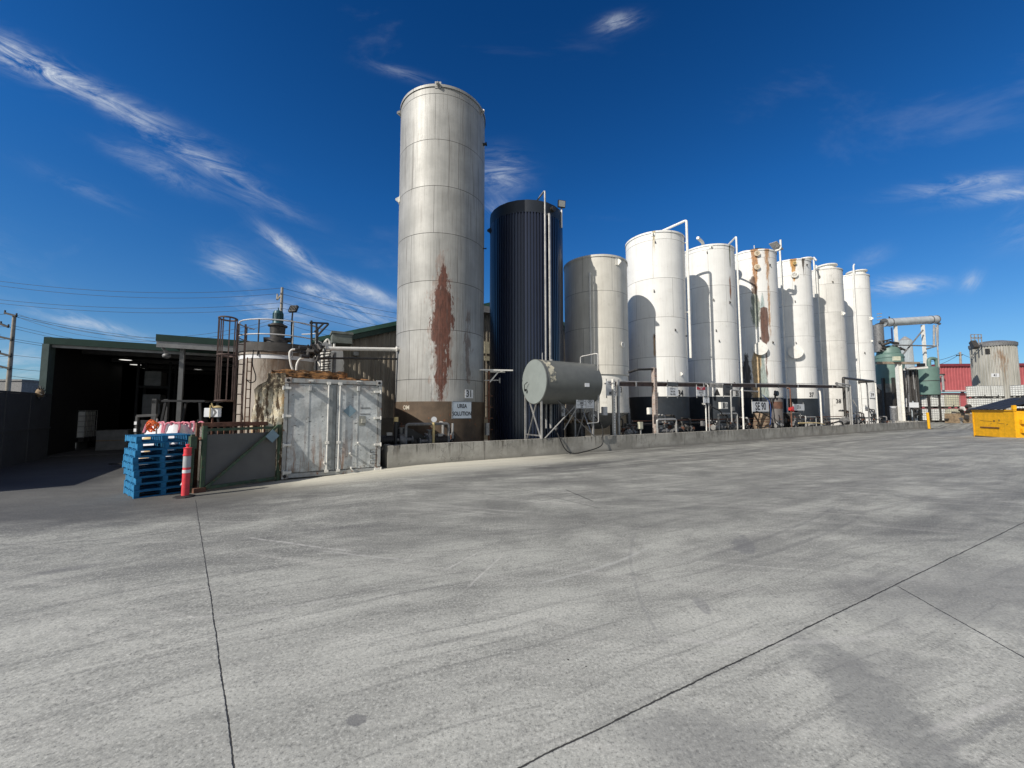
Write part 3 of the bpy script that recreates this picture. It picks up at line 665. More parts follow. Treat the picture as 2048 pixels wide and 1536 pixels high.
# vent pipe running over the roof of 34
a = A(1371, 600, t); p = on_shell(t, 3.0, 1.57, a, 0, .16); q = (t + .1, 3.0, 0)
MB().pipe([(q[0], q[1], 11.25), (q[0], q[1], 11.70), (p.x, p.y, 12.00), (p.x, p.y, 4.4)], .065, .12).build('vent_pipe', M_white, T34)
for z in (10.75, 6.9): MB().bar(on_shell(t, 3.0, 1.57, a, z, 0), (p.x, p.y, z), .05).build('pipe_bracket', M_white, T34)
t = TT[35]
T35 = white_tank(35, 'white tank with number 35 and a round dark cap on its roof', t, 1.56, 11.50, whitemat('white_shell_second', ring=2.2, dots=1.0, patches=[
    (A(1460, 520, t), [(0, 0), (9.9, 0), (10.6, .05), (11.8, .06), (12.1, .04)], (.16, .16, .07), 4.0, .14), (A(1462, 610, t), [(0, 0), (8.0, 0), (8.6, .07), (9.4, .05), (9.7, 0), (13, 0)], (.30, .15, .08), 6.0, .2)]),
    numpx=1474, numpy_=787, dark_top=Z(1440, 793, t), lugs=[(1427, 600, .1), (1459, 605, .1), (1432, 661, .09), (1438, 682, .09), (1414, 505, .09), (1422, 493, .14), (1468, 767, .1)])
cp = RP(1443, 487, 3.0); MB().lathe([(.30, 11.45), (.30, 11.90), (.26, 11.95)], (cp.x, 3.0), 24).build('roof_neck', M_white, T35)
MB().lathe([(.34, 11.93), (.62, 11.95), (.62, 12.00), (.10, 12.23)], (cp.x, 3.0), 28).build('roof_cap', M_black, T35)
MB().pipe([(t - .9, 2.6, 11.55), (t - .9, 2.6, 11.90), (t - 1.7, 2.4, 11.95)], .09, .2).build('roof_bend', M_white, T35)
a = A(1470.5, 560, t); p = on_shell(t, 3.0, 1.56, a, 0, .14)
MB().pipe([(cp.x, 3.0, 12.05), (p.x, p.y, 12.15), (p.x, p.y, 1.9)], .05, .1).build('vent_pipe', M_white, T35)
t = TT[36]
ZA = lambda py: Z(1515, py, t)
T36 = white_tank(36, 'white tank with brown rust holes, peeled green patches and a round hatch', t, 1.56, 12.25, whitemat('white_shell_rusted', ring=2.3, streak=.4, scol=(.40, .24, .12), dots=1.2, patches=[
    (A(1510, 540, t), [(0, 0), (ZA(620), 0), (ZA(600), .10), (ZA(560), .10), (ZA(520), .17), (ZA(500), .19), (13, .12)], RUSTO, 2.0, 0.65, .93, .05),
    (A(1535, 540, t), [(0, 0), (ZA(690), 0), (ZA(640), .05), (ZA(560), .06), (ZA(520), .14), (ZA(500), .17), (13, .12)], (.50, .27, .12), 3.0, 0.49, .93, .05),
    (A(1517, 770, t), [(0, .36), (ZA(790), .34), (ZA(715), .30), (ZA(700), .05), (ZA(690), 0), (13, 0)], (.56, .38, .18), 9.0, 0.57, .93, .05),
    (A(1511, 620, t), [(0, 0), (ZA(660), 0), (ZA(640), .26), (ZA(600), .22), (ZA(585), .10), (ZA(570), 0), (13, 0)], (.22, .25, .20), 4.0, 0.66, .93, .05),
    (A(1526, 640, t), [(0, 0), (ZA(680), 0), (ZA(665), .12), (ZA(620), .14), (ZA(600), .07), (ZA(582), 0), (13, 0)], (.36, .45, .44), 14.0, 0.38, .93, .05),
    (A(1507, 560, t), [(0, 0), (ZA(590), 0), (ZA(584), .14), (ZA(556), .15), (ZA(551), 0), (13, 0)], (.10, .05, .025), 7.0, 0.76, .93, .05),
    (A(1529, 640, t), [(0, 0), (ZA(690), .06), (ZA(680), .24), (ZA(640), .26), (ZA(617), .24), (ZA(614), 0), (13, 0)], (.13, .05, .028), 5.0, 0.34, .93, .05),
    (A(1493, 750, t), [(0, 0), (ZA(800), .1), (ZA(790), .30), (ZA(760), .22), (ZA(740), .26), (ZA(722), .14), (ZA(708), .06), (ZA(702), 0), (13, 0)], (.025, .014, .010), 17.0, 0.66, .93, .05),
    (A(1528, 770, t), [(0, .3), (ZA(790), .28), (ZA(740), .14), (ZA(700), .03), (ZA(690), 0), (13, 0)], (.33, .40, .37), 11.0, 0.23, .93, .05)]),
    dark_top=Z(1520, 795, t), lugs=[(1514, 532, .12), (1520, 676, .1), (1545, 685, .1), (1539, 530, .1)])
l, a = cylhit(1519, 698, *TK[36]); X = Vector((math.cos(a), math.sin(a), 0))
MB().cyl(l - X * .05, l + X * .20, .34, n=28).cyl(l + X * .20, l + X * .23, .42, n=28).build('manhole', M_white, T36)
for py in (508, 535): l, a = cylhit(1513, py, *TK[36]); nozzle(T36, *TK[36], a, l.z, .12, .14, simple('cream_nozzle', (.6, .5, .36)))
MB().lathe([(.55, 12.25), (.55, 12.50)], (t - .5, 3.0), 20).build('roof_collar', M_white, T36)
MB().lathe([(.62, 12.50), (.62, 12.56), (.1, 12.64)], (t - .1, 2.6), 20).build('roof_cap', M_black, T36)
MB().bar((t - .1, 2.6, 12.60), (t - .1, 2.6, 13.00), .04).build('vent_stub', M_white, T36)
p = on_shell(t, 3, 1.56, A(1556, 520, t), 12.70, 0); MB().obox(p, (.9, .5, .04), Matrix.Rotation(R(25), 3, 'Y')).build('lifted_lid', M_steel, T36)
a = A(1556.5, 560, t); p = on_shell(t, 3.0, 1.56, a, 0, .25)
MB().pipe([on_shell(t, 3, 1.56, a, 12.40, -.3), (p.x, p.y, 12.45), (p.x, p.y, 13.10)], .06, .15).build('roof_pipe', M_white, T36)
t = TT[37]
ZB = lambda py: Z(1600, py, t)
T37 = white_tank(37, 'white tank with number 37, orange rust run and a round white hatch', t, 1.5, 12.65, whitemat('white_shell_third', ring=2.25, patches=[
    (A(1586, 520, t, 1.5), [(0, 0), (ZB(565), 0), (ZB(550), .08), (ZB(515), .20), (14, .1)], (.55, .30, .10), 2.0, .3), (A(1606, 520, t, 1.5), [(0, 0), (ZB(560), 0), (ZB(540), .03), (ZB(516), .14), (14, .12)], (.14, .12, .10), 4.0, .2)]),
    numpx=1623, numpy_=790, dark_top=Z(1600, 797, t), lugs=[(1590, 603, .1), (1613, 530, .1), (1592, 686, .1)])
l, a = cylhit(1590, 705, *TK[37]); X = Vector((math.cos(a), math.sin(a), 0))
MB().cyl(l - X * .05, l + X * .24, .36, n=28).cyl(l + X * .24, l + X * .27, .46, n=28).build('manhole', M_white, T37)
l, a = cylhit(1588, 550, *TK[37]); nozzle(T37, *TK[37], a, l.z, .15, .12)
l, a = cylhit(1588, 527, *TK[37]); nozzle(T37, *TK[37], a, l.z, .08, .14, M_brass)
MB().lathe([(.40, 12.65), (.40, 12.85), (.55, 12.87), (.5, 12.95)], (t + .5, 2.0), 20).build('roof_hatch', M_white, T37)
for px, nm, top in ((1566, 'vent_pipe', 13.35), ):
    a = A(px, 600, t, 1.5); p = on_shell(t, 3.0, 1.5, a, 0, .22)
    MB().pipe([(p.x, p.y, 13.85), (p.x, p.y, 1.2)], .06, .1).build(nm, M_white, T37)
    for z in (9.3, 5.2): MB().bar(on_shell(t, 3.0, 1.5, a, z, 0), on_shell(t, 3.0, 1.5, a, z, .45), .07, .05).build('pipe_bracket', M_white, T37)
t = TT[38]
T38 = white_tank(38, 'grubby white tank with number 38 and a lidded hatch on top', t, 1.5, 13.00, whitemat('white_shell_grubby', ring=2.3, c0=(.60, .585, .54), c1=(.78, .76, .71), blotch=.45, streak=.3, scol=(.26, .24, .20)), band=False,
    numpx=1677, numpy_=803, dark_top=.5, lugs=[(1665, 564, .1), (1685, 627, .2), (1640, 553, .1)])
MB().lathe([(.62, 13.00), (.62, 13.50), (.75, 13.52), (.75, 13.60), (.2, 13.72)], (t + .3, 2.6), 24).build('roof_hatch', M_white, T38)
for px, top in ((1633, 14.00), (1637, 13.30)):
    a = A(px, 600, t, 1.5); p = on_shell(t, 3.0, 1.5, a, 0, .25)
    MB().pipe([(t - 2.2, 2.3, top - .5), (p.x, p.y, top), (p.x, p.y, 1.4 if px == 1637 else 10.6)], .06, .15).build('vent_pipe', M_white, T38)
for z in (12.9, 9.1, 6.8, 4.4): MB().bar(on_shell(t, 3.0, 1.5, a, z, -.05), on_shell(t, 3.0, 1.5, a, z, .45), .07, .06).build('pipe_bracket', M_white, T38)
t = TT[39]
T39 = white_tank(39, 'last white tank of the row with number 39 on a small white plate', t, 1.5, 13.50, whitemat('white_shell_last', ring=2.4), band=False, dark_top=.5,
    lugs=[(1741, 637, .2), (1743, 682, .12), (1715, 682, .1), (1729, 706, .1)])
MB().lathe([(.62, 13.50), (.62, 13.95), (.75, 13.97), (.75, 14.05), (.2, 14.15)], (t + .3, 2.4), 24).build('roof_hatch', M_white, T39)
MB().pipe([(t - .9, 2.2, 13.50), (t - .9, 2.2, 14.30), (t - .7, 2.2, 14.50)], .06, .1).build('vent_stub', M_white, T39)
plate_text(T39, *TK[39], 1743.5, 790, ['39'], .40, .55, .55, .02, border=True, sx=.85)
a = A(1708, 600, t, 1.5); p = on_shell(t, 3.0, 1.5, a, 0, .12)
MB().pipe([(p.x, p.y, 1.0), (p.x, p.y, 13.6)], .07, .1).build('downpipe', M_white, T39)

# ------------------------------------------------------------------ diesel tank on its stand
OD = .46
cL = RP(1078, 763, .60); cR = RP(1190, 760, .60)
dz = (RP(1068, 719, OD)[2] + RP(1068, 808, OD)[2]) / 2; dr = (RP(1068, 719, OD)[2] - RP(1068, 808, OD)[2]) / 2; x0, x1 = RP(1068, 763, OD)[0], RP(1177, 763, OD)[0]
TD = thing('diesel_tank', 'small grey green horizontal tank raised on a white braced stand', 'fuel tank', ((x0 + x1) / 2, OD, KT), RF)
mb = MB(); mb.tube([(x0, OD, dz), (x0 + .02, OD, dz), (x1 - .02, OD, dz), (x1, OD, dz), (x1 + .06, OD, dz)], [dr * .995, dr, dr, dr * .97, dr * .6], 64)
mb.tube([(x0 + .005, OD, dz), (x0 + .03, OD, dz)], dr + .012, 64); shell_d = mb.build('tank_shell', M_diesel, TD)
MB().cyl((x0 - .012, OD, dz), (x0 - .004, OD, dz), dr * .985, n=64).build('end_plate', M_dieselend, TD)
# pale worn patch near the end, following the shell
m_worn, T_, b_ = newmat('worn_primer_patch'); v_ = T_.coord(); n_ = T_.noise(v_, 5, 8, .72)
fin(T_, b_, T_.mix((.115, .122, .117), (.46, .43, .33), n_.ss(.44, .56)), .8, 0, n_, .3, .004)
mb = MB(); nn, mm = 26, 8; vs = []
random.seed(3)
for i in range(nn + 1):
    a = R(100) - R(104) * i / nn; wv = .27 + .05 * math.sin(i * 1.3) + random.uniform(-.025, .025)
    for j in range(mm + 1):
        x = x0 + .06 + wv * j / mm; vs.append((x + (.10 * i / nn), OD - (dr + .003) * math.cos(a) if False else OD - (dr + .003) * math.sin(R(90) - a) * 1.0, dz + (dr + .003) * math.cos(R(90) - a)))
mb.add(vs, [(i * (mm + 1) + j, i * (mm + 1) + j + 1, (i + 1) * (mm + 1) + j + 1, (i + 1) * (mm + 1) + j) for i in range(nn) for j in range(mm)]); mb.build('worn_patch', m_worn, TD)
yF, yB = OD - .40, OD + .70; xl, xr = x0 + .06, x1 - .15
for x in (xl, xr):
    for y in (yF, yB): MB().bar((x, y, KT - .58 if y > .3 else KT, ), (x, y, dz + .06), .06).build('leg', M_steel, TD)
for x in (xl, xr):
    MB().bar((x - .01, yF, dz - .1), (x - .01, yB, KT - .4), .05, .02).build('brace', M_steel, TD); MB().bar((x - .035, yB, dz - .1), (x - .035, yF, KT), .05, .02).build('brace', M_steel, TD)
MB().bar((xl, yF - .04, dz - .18), (xr, yF - .04, KT + .02), .05, .02).build('brace', M_grey, TD); MB().bar((xr, yF - .065, dz - .1), (xl + .1, yF - .065, KT + .02), .06, .02).build('brace', M_steel, TD)
MB().bar((xl, yF, KT + .1), (xl, yB, KT + .1), .05).bar((xr, yF, dz - .62), (xl, yF, dz - .62), .045).build('cross_rail', M_grey, TD)
q = RP(1161, 722, OD); q2 = RP(1193, 712, OD - .6)
MB().pipe([(q[0], OD, dz + dr - .02), (q[0], OD, dz + dr + .26), (q2[0], OD - .66, dz + dr + .34), (q2[0], OD - .66, KT + .55), (q2[0] - .55, OD - .66, KT + .52)], .024, .08).build('breather_pipe', M_steel, TD)
MB().cyl((x0 + .8, OD, dz + dr - .02), (x0 + .8, OD, dz + dr + .05), .06).build('filler_cap', M_steel, TD); MB().cyl((x0 + .45, OD + .1, dz + dr - .02), (x0 + .45, OD + .1, dz + dr + .30), .015).build('dip_tube', M_steel, TD)
h = RP(1046, 772, OD - .2); MB().pipe([(x0 - .02, OD + .45, dz - .28), (x0 - .14, OD + .45, dz - .28), (x0 - .14, OD + .45, dz - .1), (x0 - .1, OD + .3, dz + .0)], .014, .03).wheel((x0 - .1, OD + .45, dz - .3), (1, 0, 0), .05, .04).build('valve', M_black, TD)
c = RP(1174, 770, OD - dr); MB().box(c[0] - .11, OD - dr - .015, c[2] - .07, c[0] + .11, OD - dr - .004, c[2] + .07).build('maker_plate', M_whitecl, TD)
# sign
s0 = RP(1153, 795, yF - .12); s1 = RP(1189, 818, yF - .12); sx0, sx1, sz1, sz0 = s0[0], s1[0], s0[2], s1[2] + .03; cw = (sx0 + sx1) / 2; ys_ = yF - .10
bo = MB().box(sx0, ys_, sz0, sx1, ys_ + .012, sz1).build('sign_board', M_whitecl, TD)
tx = MB(); W_, H_ = sx1 - sx0, sz1 - sz0
for s_, a_, b_x, sz_ in (('DIESEL', .26, .82, .115), ('3082', .30, .47, .115), ('3Z', .30, .15, .13)): flat_text(tx, s_, (sx0 + W_ * a_, ys_ - .003, sz0 + H_ * b_x), sz_, bold=.03, sx=.8)
tx.box(sx0 + W_ * .03, ys_ - .003, sz0 + H_ * .635, sx0 + W_ * .52, ys_ - .001, sz0 + H_ * .66); tx.box(sx0 + W_ * .03, ys_ - .003, sz0 + H_ * .30, sx0 + W_ * .52, ys_ - .001, sz0 + H_ * .325); tx.box(sx0 + W_ * .53, ys_ - .003, sz0 + H_ * .05, sx0 + W_ * .545, ys_ - .001, sz0 + H_ * .95)
for k, (a_, s_) in enumerate(((.03, .3), (.06, .24), (.0, .27))): pass
dm = (sx0 + W_ * .77, sz0 + H_ * .66); dd = H_ * .30
for a_ in range(4):
    p_ = [(dm[0], dm[1] + dd), (dm[0] + dd, dm[1]), (dm[0], dm[1] - dd), (dm[0] - dd, dm[1])]
    a2, b2 = p_[a_], p_[(a_ + 1) % 4]; tx.bar((a2[0], ys_ - .003, a2[1]), (b2[0], ys_ - .003, b2[1]), .004, .012)
for k in range(4): tx.box(dm[0] - dd * (.55 - .08 * k), ys_ - .004, dm[1] - dd * .35 + k * .03, dm[0] + dd * (.55 - .08 * k), ys_ - .001, dm[1] - dd * .35 + k * .03 + .016)
tx.box(sx0 + W_ * .6, ys_ - .003, sz0 + H_ * .2, sx0 + W_ * .95, ys_ - .001, sz0 + H_ * .215); tx.box(sx0 + W_ * .6, ys_ - .003, sz0 + H_ * .12, sx0 + W_ * .9, ys_ - .001, sz0 + H_ * .135)
sub(tx.build('lettering', M_ink, TD, smooth=False), bo)
for pz in (1170, 1187):
    p = RP(pz, 822, yF - .1); 
MB().bar((sx0 + .1, ys_ + .012, sz0 + .1), (xl + 1.0, yF, KT + .3), .03).build('sign_strut', M_steel, TD)
# dispensing hose, looping down over the wall
ha = RP(1116, 842, yF - .1); hb_ = RP(1205, 822, yF - .1); pts = []
pa, pb = Vector((ha[0], .1, KT + .30)), Vector((RP(1204, 830, .0)[0], .0, KT + .42))
ctrl = [pa, Vector((pa.x + .02, -.06, KT + .06)), Vector((pa.x + .25, -.10, .22)), Vector((pa.x + .52, -.13, .045)), Vector((pa.x + .95, -.15, .035)), Vector((pb.x - .22, -.12, .22)), Vector((pb.x - .03, -.06, KT - .02)), Vector((pb.x, .05, KT + .45)), Vector((pb.x - .05, .5, KT + .85))]
def catm(P, n=8):
    out = []
    for i in range(len(P) - 1):
        p0, p1, p2, p3 = P[max(0, i - 1)], P[i], P[i + 1], P[min(len(P) - 1, i + 2)]
        for k in range(n):
            t = k / n; out.append(.5 * ((2 * p1) + (p2 - p0) * t + (2 * p0 - 5 * p1 + 4 * p2 - p3) * t * t + (3 * p1 - p0 - 3 * p2 + p3) * t ** 3))
    return out + [P[-1]]
hs = thing('fuel_hose', 'black hose hanging from the diesel stand in a loop down to the yard', 'hose', (pa.x, -.1, .03), RF)
MB().tube(catm(ctrl), .02, 8).build('hose', M_rubber, hs); MB().wheel(pa + Vector((0, .02, .05)), (0.3, 1, 0), .06, .05).cyl(pa, pa + Vector((-.02, 0, .16)), .022).build('nozzle', M_grey, hs)
hr = thing('hose_reel', 'grey round hose reel with a pale hub hanging below the diesel tank', 'hose reel', RP(1184, 832, .95), RF)
c = RP(1184, 832, .95); MB().wheel(c, (.4, 1, 0), .21, .16, 28).wheel(c - Vector((0, .09, 0)), (.4, 1, 0), .23, .015, 28).build('drum', M_grey, hr); MB().wheel(c - Vector((.03, .11, 0)), (.4, 1, 0), .09, .03).build('hub', M_whitecl, hr)
oil = RP(1124, 821, 1.6); ot = thing('oil_sign', 'small white sign reading OIL standing in the shade under the diesel tank', 'sign', (oil[0], 1.6, 0), RF)
MB().box(oil[0] - .17, 1.6, oil[2] - .24, oil[0] + .17, 1.612, oil[2] + .20).build('board', M_whitecl, ot); MB().bar((oil[0], 1.63, .02), (oil[0], 1.63, oil[2]), .04).build('post', M_grey, ot)
sub(flat_text(MB(), 'OIL', (oil[0], 1.595, oil[2] - .02), .2, sx=.75).build('lettering', M_ink, ot, smooth=False), KIDS(ot)[0])
pl_ = RP(1152, 843, 2.0); pt = thing('pallet', 'bare wooden pallet lying on drums below the diesel tank', 'pallet', (pl_[0] - .5, 1.5, pl_[2] - .15), RF)
bx = MB(); by = MB()
for k in range(5): bx.box(pl_[0] - .75, 1.5 + k * .2, pl_[2] + .06, pl_[0] + .55, 1.5 + k * .2 + .12, pl_[2] + .085)
for k in range(3): by.box(pl_[0] - .75 + k * .58, 1.5, pl_[2] - .05, pl_[0] - .62 + k * .58, 2.4, pl_[2] + .06)
bx.build('deck', M_wood, pt); by.build('bearers', M_wood, pt)
bl_ = thing('drum', 'dark drum under the wooden pallet below the diesel tank', 'drum', (pl_[0] - .2, 1.95, .02), RF)
MB().lathe([(.29, .02), (.3, .3), (.29, .32), (.29, .6), (.3, .62), (.29, pl_[2] - .06)], (pl_[0] - .2, 1.95), 28).build('drum_body', M_dark, bl_); MB().lathe([(.31, .30), (.31, .33)], (pl_[0] - .2, 1.95), 28).build('hoop', M_black, bl_)

# ------------------------------------------------------------------ pipe rack along the bund
def rackpost(px, ytop, o, w, label, m=M_rust, perf=True, name='rack_post'):
    p = RP(px, ytop, o); th = thing(name, label, 'post', (p[0], o, KT if o < .2 else 0.02), RF)
    z0 = KT if o < .2 else 0.02; mb = MB()
    mb.box(p[0] - w / 2, o, z0, p[0] + w / 2, o + .012, p[2]); mb.box(p[0] - w / 2, o + .012, z0, p[0] - w / 2 + .012, o + w, p[2]); mb.box(p[0] + w / 2 - .012, o + .012, z0, p[0] + w / 2, o + w, p[2])
    mb.build('channel', m, th)
    if perf:
        hb = MB(); z = z0 + .15
        while z < p[2] - .08: hb.box(p[0] - .012, o - .003, z, p[0] + .012, o + .001, z + .045); z += .11
        hb.build('slots', M_ink, th)
    MB().box(p[0] - w, o - .05, z0 - .002, p[0] + w, o + w + .05, z0 + .012).build('base_plate', m, th); return th, p
rackpost(1228, 758, .30, .10, 'white slotted steel post beside the sign in front of tank 33', M_white); rackpost(1237, 760, .42, .09, 'thin pale steel post behind the slotted post at tank 33', M_steel, False)
rackpost(1311, 735, .45, .17, 'tall rust streaked slotted post between tanks 33 and 34', simple('rusty_white_paint', (.42, .36, .32), .7, 0, .3, .6, (.16, .07, .05), 5, .3, .35))
rk = thing('pipe_rack', 'long brown steel beam with pipes running above the bund wall past the tanks', 'pipe rack', (RP(1222, 768, .55)[0], .55, 2.5), RF)
bA, bB = RP(1222, 768, .55), RP(1690, 774, .55)
for nm, dz_, h_, dy, m_ in (('top_flange', .075, .02, .12, M_rack), ('web', 0, .13, .02, M_rack), ('bottom_flange', -.075, .02, .12, M_rack)):
    MB().bar(bA + Vector((0, 0, dz_)), bB + Vector((0, 0, dz_)), dy, h_).build(nm, m_, rk)
MB().tube([bA + Vector((-.2, .16, .02)), bB + Vector((-.1, .16, .02))], .035).build('carried_pipe', M_grey, rk)
MB().tube([bA + Vector((0, .16, .13)), bB + Vector((.6, .16, .13))], .022).tube([bA + Vector((3, .02, .12)), bB + Vector((-4, .02, .12))], .014).build('conduit', M_steel, rk)
for px in (1418, 1440, 1462, 1320): # comb-like cable tray sections
    pass
tr = MB(); c0 = RP(1420, 770, .46); c1 = RP(1446, 770, .46)
for k in range(12): x = c0[0] + (c1[0] - c0[0]) * k / 11; tr.box(x, .44, c0[2] - .10, x + .03, .47, c0[2] + .10)
tr.box(c0[0], .47, c0[2] - .12, c1[0] + .03, .49, c0[2] - .10); tr.build('cable_tray', M_steel, rk)
for k in range(9):      # brackets and hangers that make the beam uneven
    f_ = (k + .6) / 9.5; c = bA.lerp(bB, f_); MB().box(c.x - .04, c.y - .075, c.z - .11, c.x + .04, c.y - .062, c.z + .11).build('hanger', M_dark if k % 2 else M_steel, rk)
# portal frames and riser pipes on the wall
def pipe_thing(name, label, pts, r, m=M_steel, cat='pipe', bend=.1, extra=None):
    th = thing(name, label, cat, pts[0], RF); mb = MB().pipe(pts, r, bend)
    mb.build('pipe', m, th)
    fl_ = MB()
    for p_, q_ in ((pts[0], pts[1]), (pts[-1], pts[-2])):
        d = (Vector(q_) - Vector(p_)).normalized(); fl_.cyl(Vector(p_), Vector(p_) + d * .018, r * 2)
    fl_.build('flanges', M_grey, th)
    if extra: extra(th)
    return th
def Zr(px, py, o): return RP(px, py, o)[2]
def Xr(px, o): return RP(px, 800, o)[0]
def riser(px, ytop, o=.1, zb=KT): x = Xr(px, o); return (x, o, zb), (x, o, Zr(px, ytop, o))
a1, b1 = riser(1462, 780); a2, b2 = riser(1510, 781, .5)
pipe_thing('riser_pipe', 'pale pipe rising from the wall at the SE 90 board and turning right over it', [(a1[0], .1, KT + .4), b1, (b2[0], .35, b1[2])], .035)
a1, b1 = riser(1485, 778); pipe_thing('riser_pipe', 'white painted riser just left of the SE 90 board', [a1, b1, (b1[0] + .8, .6, b1[2] + .02)], .045, M_white)
a1, b1 = riser(1417, 770); pipe_thing('riser_pipe', 'thin grey riser with a switch box under the red sign', [a1, b1, (b1[0] + .3, .4, b1[2] + .08)], .03)
a1, b1 = riser(1411, 808, .12); pipe_thing('riser_pipe', 'short pale post carrying the small white notice under the red sign', [a1, b1, (b1[0] + .02, .3, b1[2] + .01)], .028, M_white)
a1, b1 = riser(1581, 777); pipe_thing('riser_pipe', 'thin rust brown riser with a red valve left of tank 37', [a1, b1, (b1[0] + .35, .4, b1[2] + .05)], .035, M_rust)
a1, b1 = riser(1641, 780); pipe_thing('riser_pipe', 'white upright pipe with a bulb on the wall between tanks 37 and 38', [a1, (a1[0], .1, b1[2] - .3), (b1[0], .14, b1[2])], .05, M_white)
a1, b1 = riser(1702, 770); pipe_thing('riser_pipe', 'slender double pale frame post at the right end of the pipe beam', [a1, b1, (b1[0] - 1.6, .3, b1[2] + .06)], .05, M_steel)
a1, b1 = riser(1698, 774, .25); pipe_thing('riser_pipe', 'inner pale frame post at the right end of the pipe beam', [(a1[0], .25, .05), b1, (b1[0] - 1.2, .45, b1[2] + .04)], .05, M_steel)
a1, b1 = riser(1689, 756, .5); a2, b2 = riser(1749, 757, .5); pipe_thing('overhead_pipe', 'dark pipe bridging high between tanks 38 and 39', [(a1[0], .5, .1), (b1[0], .5, b1[2]), (b2[0], .5, b1[2] - .05), (b2[0], 1.4, b1[2] - .05)], .09, M_dark)
a1, b1 = riser(1753, 765, .3); pipe_thing('riser_pipe', 'pale riser with a round valve at the right side of tank 39', [a1, (a1[0], .3, b1[2] - .2), (b1[0], .34, b1[2])], .05, M_white)
a1, b1 = riser(1736, 765, .5); pipe_thing('riser_pipe', 'grey pipe down the right face of tank 39', [(a1[0], .5, .1), (a1[0], .5, b1[2] - .2), (b1[0], .54, b1[2])], .05, M_grey)
# rust-brown ladder post between 31 and the navy tank and its little canopy
p = RP(978, 742, 1.5); th = thing('pipe_stand', 'thin rusty pipe stand with a white arm between tank 31 and the navy tank', 'pipe stand', (p[0], 1.5, .02), RF)
MB().cyl((p[0], 1.5, .02), (p[0], 1.5, p[2]), .035).build('post', M_rust, th)
q = RP(1028, 742, 1.1); MB().bar((p[0] - .5, 1.5, p[2] + .02), (q[0], 1.2, p[2] + .04), .09, .05).bar((p[0] - .1, 1.6, p[2] - .02), (q[0] - .25, 1.35, p[2] - .02), .05).build('arm', M_white, th)
MB().bar((p[0], 1.5, p[2] - .45), (p[0] + .38, 1.42, p[2] - .0), .045).build('brace', M_white, th)
q = RP(998, 762, 1.5); MB().bar((p[0] - .2, 1.5, q[2]), (q[0], 1.45, q[2] + .03), .035).bar((q[0], 1.45, q[2] - .08), (q[0], 1.45, q[2] + .12), .04).build('valve_arm', M_steel, th)
c = RP(974, 868, 1.5); MB().box(c[0] - .1, 1.35, .7, c[0] + .02, 1.5, 1.15).build('junction_box', M_steel, th)
for k in range(4): MB().bar((p[0] - .16, 1.5, .9 + k * .42), (p[0] + .16, 1.5, .9 + k * .42), .03).build('rung', M_rust, th)
# high arm at the rusty post
pa_ = RP(1258, 745, 1.2); pb_ = RP(1309, 738, .5)
pipe_thing('overhead_pipe', 'black pipe arm reaching from tank 33 to the rusty slotted post', [pa_, (pb_[0] - .8, .8, pb_[2] - .04), pb_], .05, M_black)

# ------------------------------------------------------------------ pumps, boxes and signs on the wall
def pump(px, o, z0, label, s=1.0, m=M_dark, flip=1, loop=None, loopm=M_steel):
    x = Xr(px, o); th = thing('transfer_pump', label, 'pump', (x, o, z0), RF, 'transfer pumps behind the bund wall')
    def P_(a, b, c): return (x + a * s * flip, o + b * s, z0 + c * s)
    mb = MB().cyl(P_(-.42, 0, .24), P_(-.02, 0, .24), .13 * s, n=20)
    for k in range(9): mb.cyl(P_(-.40 + k * .045, 0, .24), P_(-.385 + k * .045, 0, .24), .15 * s, n=20)
    mb.build('motor', m, th); MB().box(*P_(-.42 if flip > 0 else .42, -.13, 0), *P_(.25 if flip > 0 else -.25, .13, .07)).build('base_frame', M_grey, th)
    MB().wheel(P_(.12, 0, .24), (1, 0, 0), .17 * s, .12 * s).cyl(P_(.12, 0, .36), P_(.12, 0, .56), .05 * s).cyl(P_(.12, 0, .55), P_(.12, 0, .58), .09 * s).cyl(P_(.18, 0, .24), P_(.42, 0, .24), .055 * s).cyl(P_(.40, 0, .24), P_(.43, 0, .24), .10 * s).build('volute', M_grey, th)
    MB().cyl(P_(-.02, 0, .24), P_(.08, 0, .24), .05 * s).obox(P_(-.2, 0, .41), (.14 * s, .12 * s, .08 * s)).build('terminal_box', M_steel, th)
    if loop: MB().pipe([P_(*q_) for q_ in loop], .035 * s, .08).build('pipework', loopm, th)
    MB().wheel(P_(.12, -.10, .62), (0, 0, 1), .08 * s, .015).cyl(P_(.12, 0, .56), P_(.12, 0, .70), .02 * s).build('valve', M_rust, th)
    return th
pump(795, .75, .42, 'black pump at the left foot of tank 31', 1.15, M_black); pump(868, .75, .36, 'pump with a pale flange in front of tank 31 under the gauge', 1.1, M_dark, -1, [(-.45, 0, .24), (-.6, 0, .24), (-.6, 0, .75)])
pump(1262, .5, .45, 'tangled pump left of the cream box by tank 33', .8, M_steel); pump(1325, .5, .42, 'pump beneath the grey pipe hoop in front of tank 34', .95, M_grey)
pump(1352, .6, .45, 'second dark pump at the foot of tank 34', .8, M_dark, -1); pump(1434, .5, .5, 'pump with pale valves under the pipe hoop at tank 35', 1.0, M_steel); pump(1466, .55, .5, 'dark pump right of the pipe hoop at tank 35', .95, M_grey, -1)
pump(1555, .4, .5, 'pale pump right of the SE 90 board', .95, M_steel); pump(1590, .45, .5, 'dark pump beside the rust brown riser', 1.1, M_dark, -1); pump(1618, .4, .5, 'boxed pump in front of tank 37', .9, M_steel)
pump(1690, .45, .5, 'green grey pump between tanks 38 and 39', 1.5, M_grey); pump(1712, .5, .5, 'tall valve cluster pump at the foot of tank 39', 1.1, M_dark, -1, [(.0, 0, .3), (.0, 0, 1.3), (.2, .1, 1.7)])
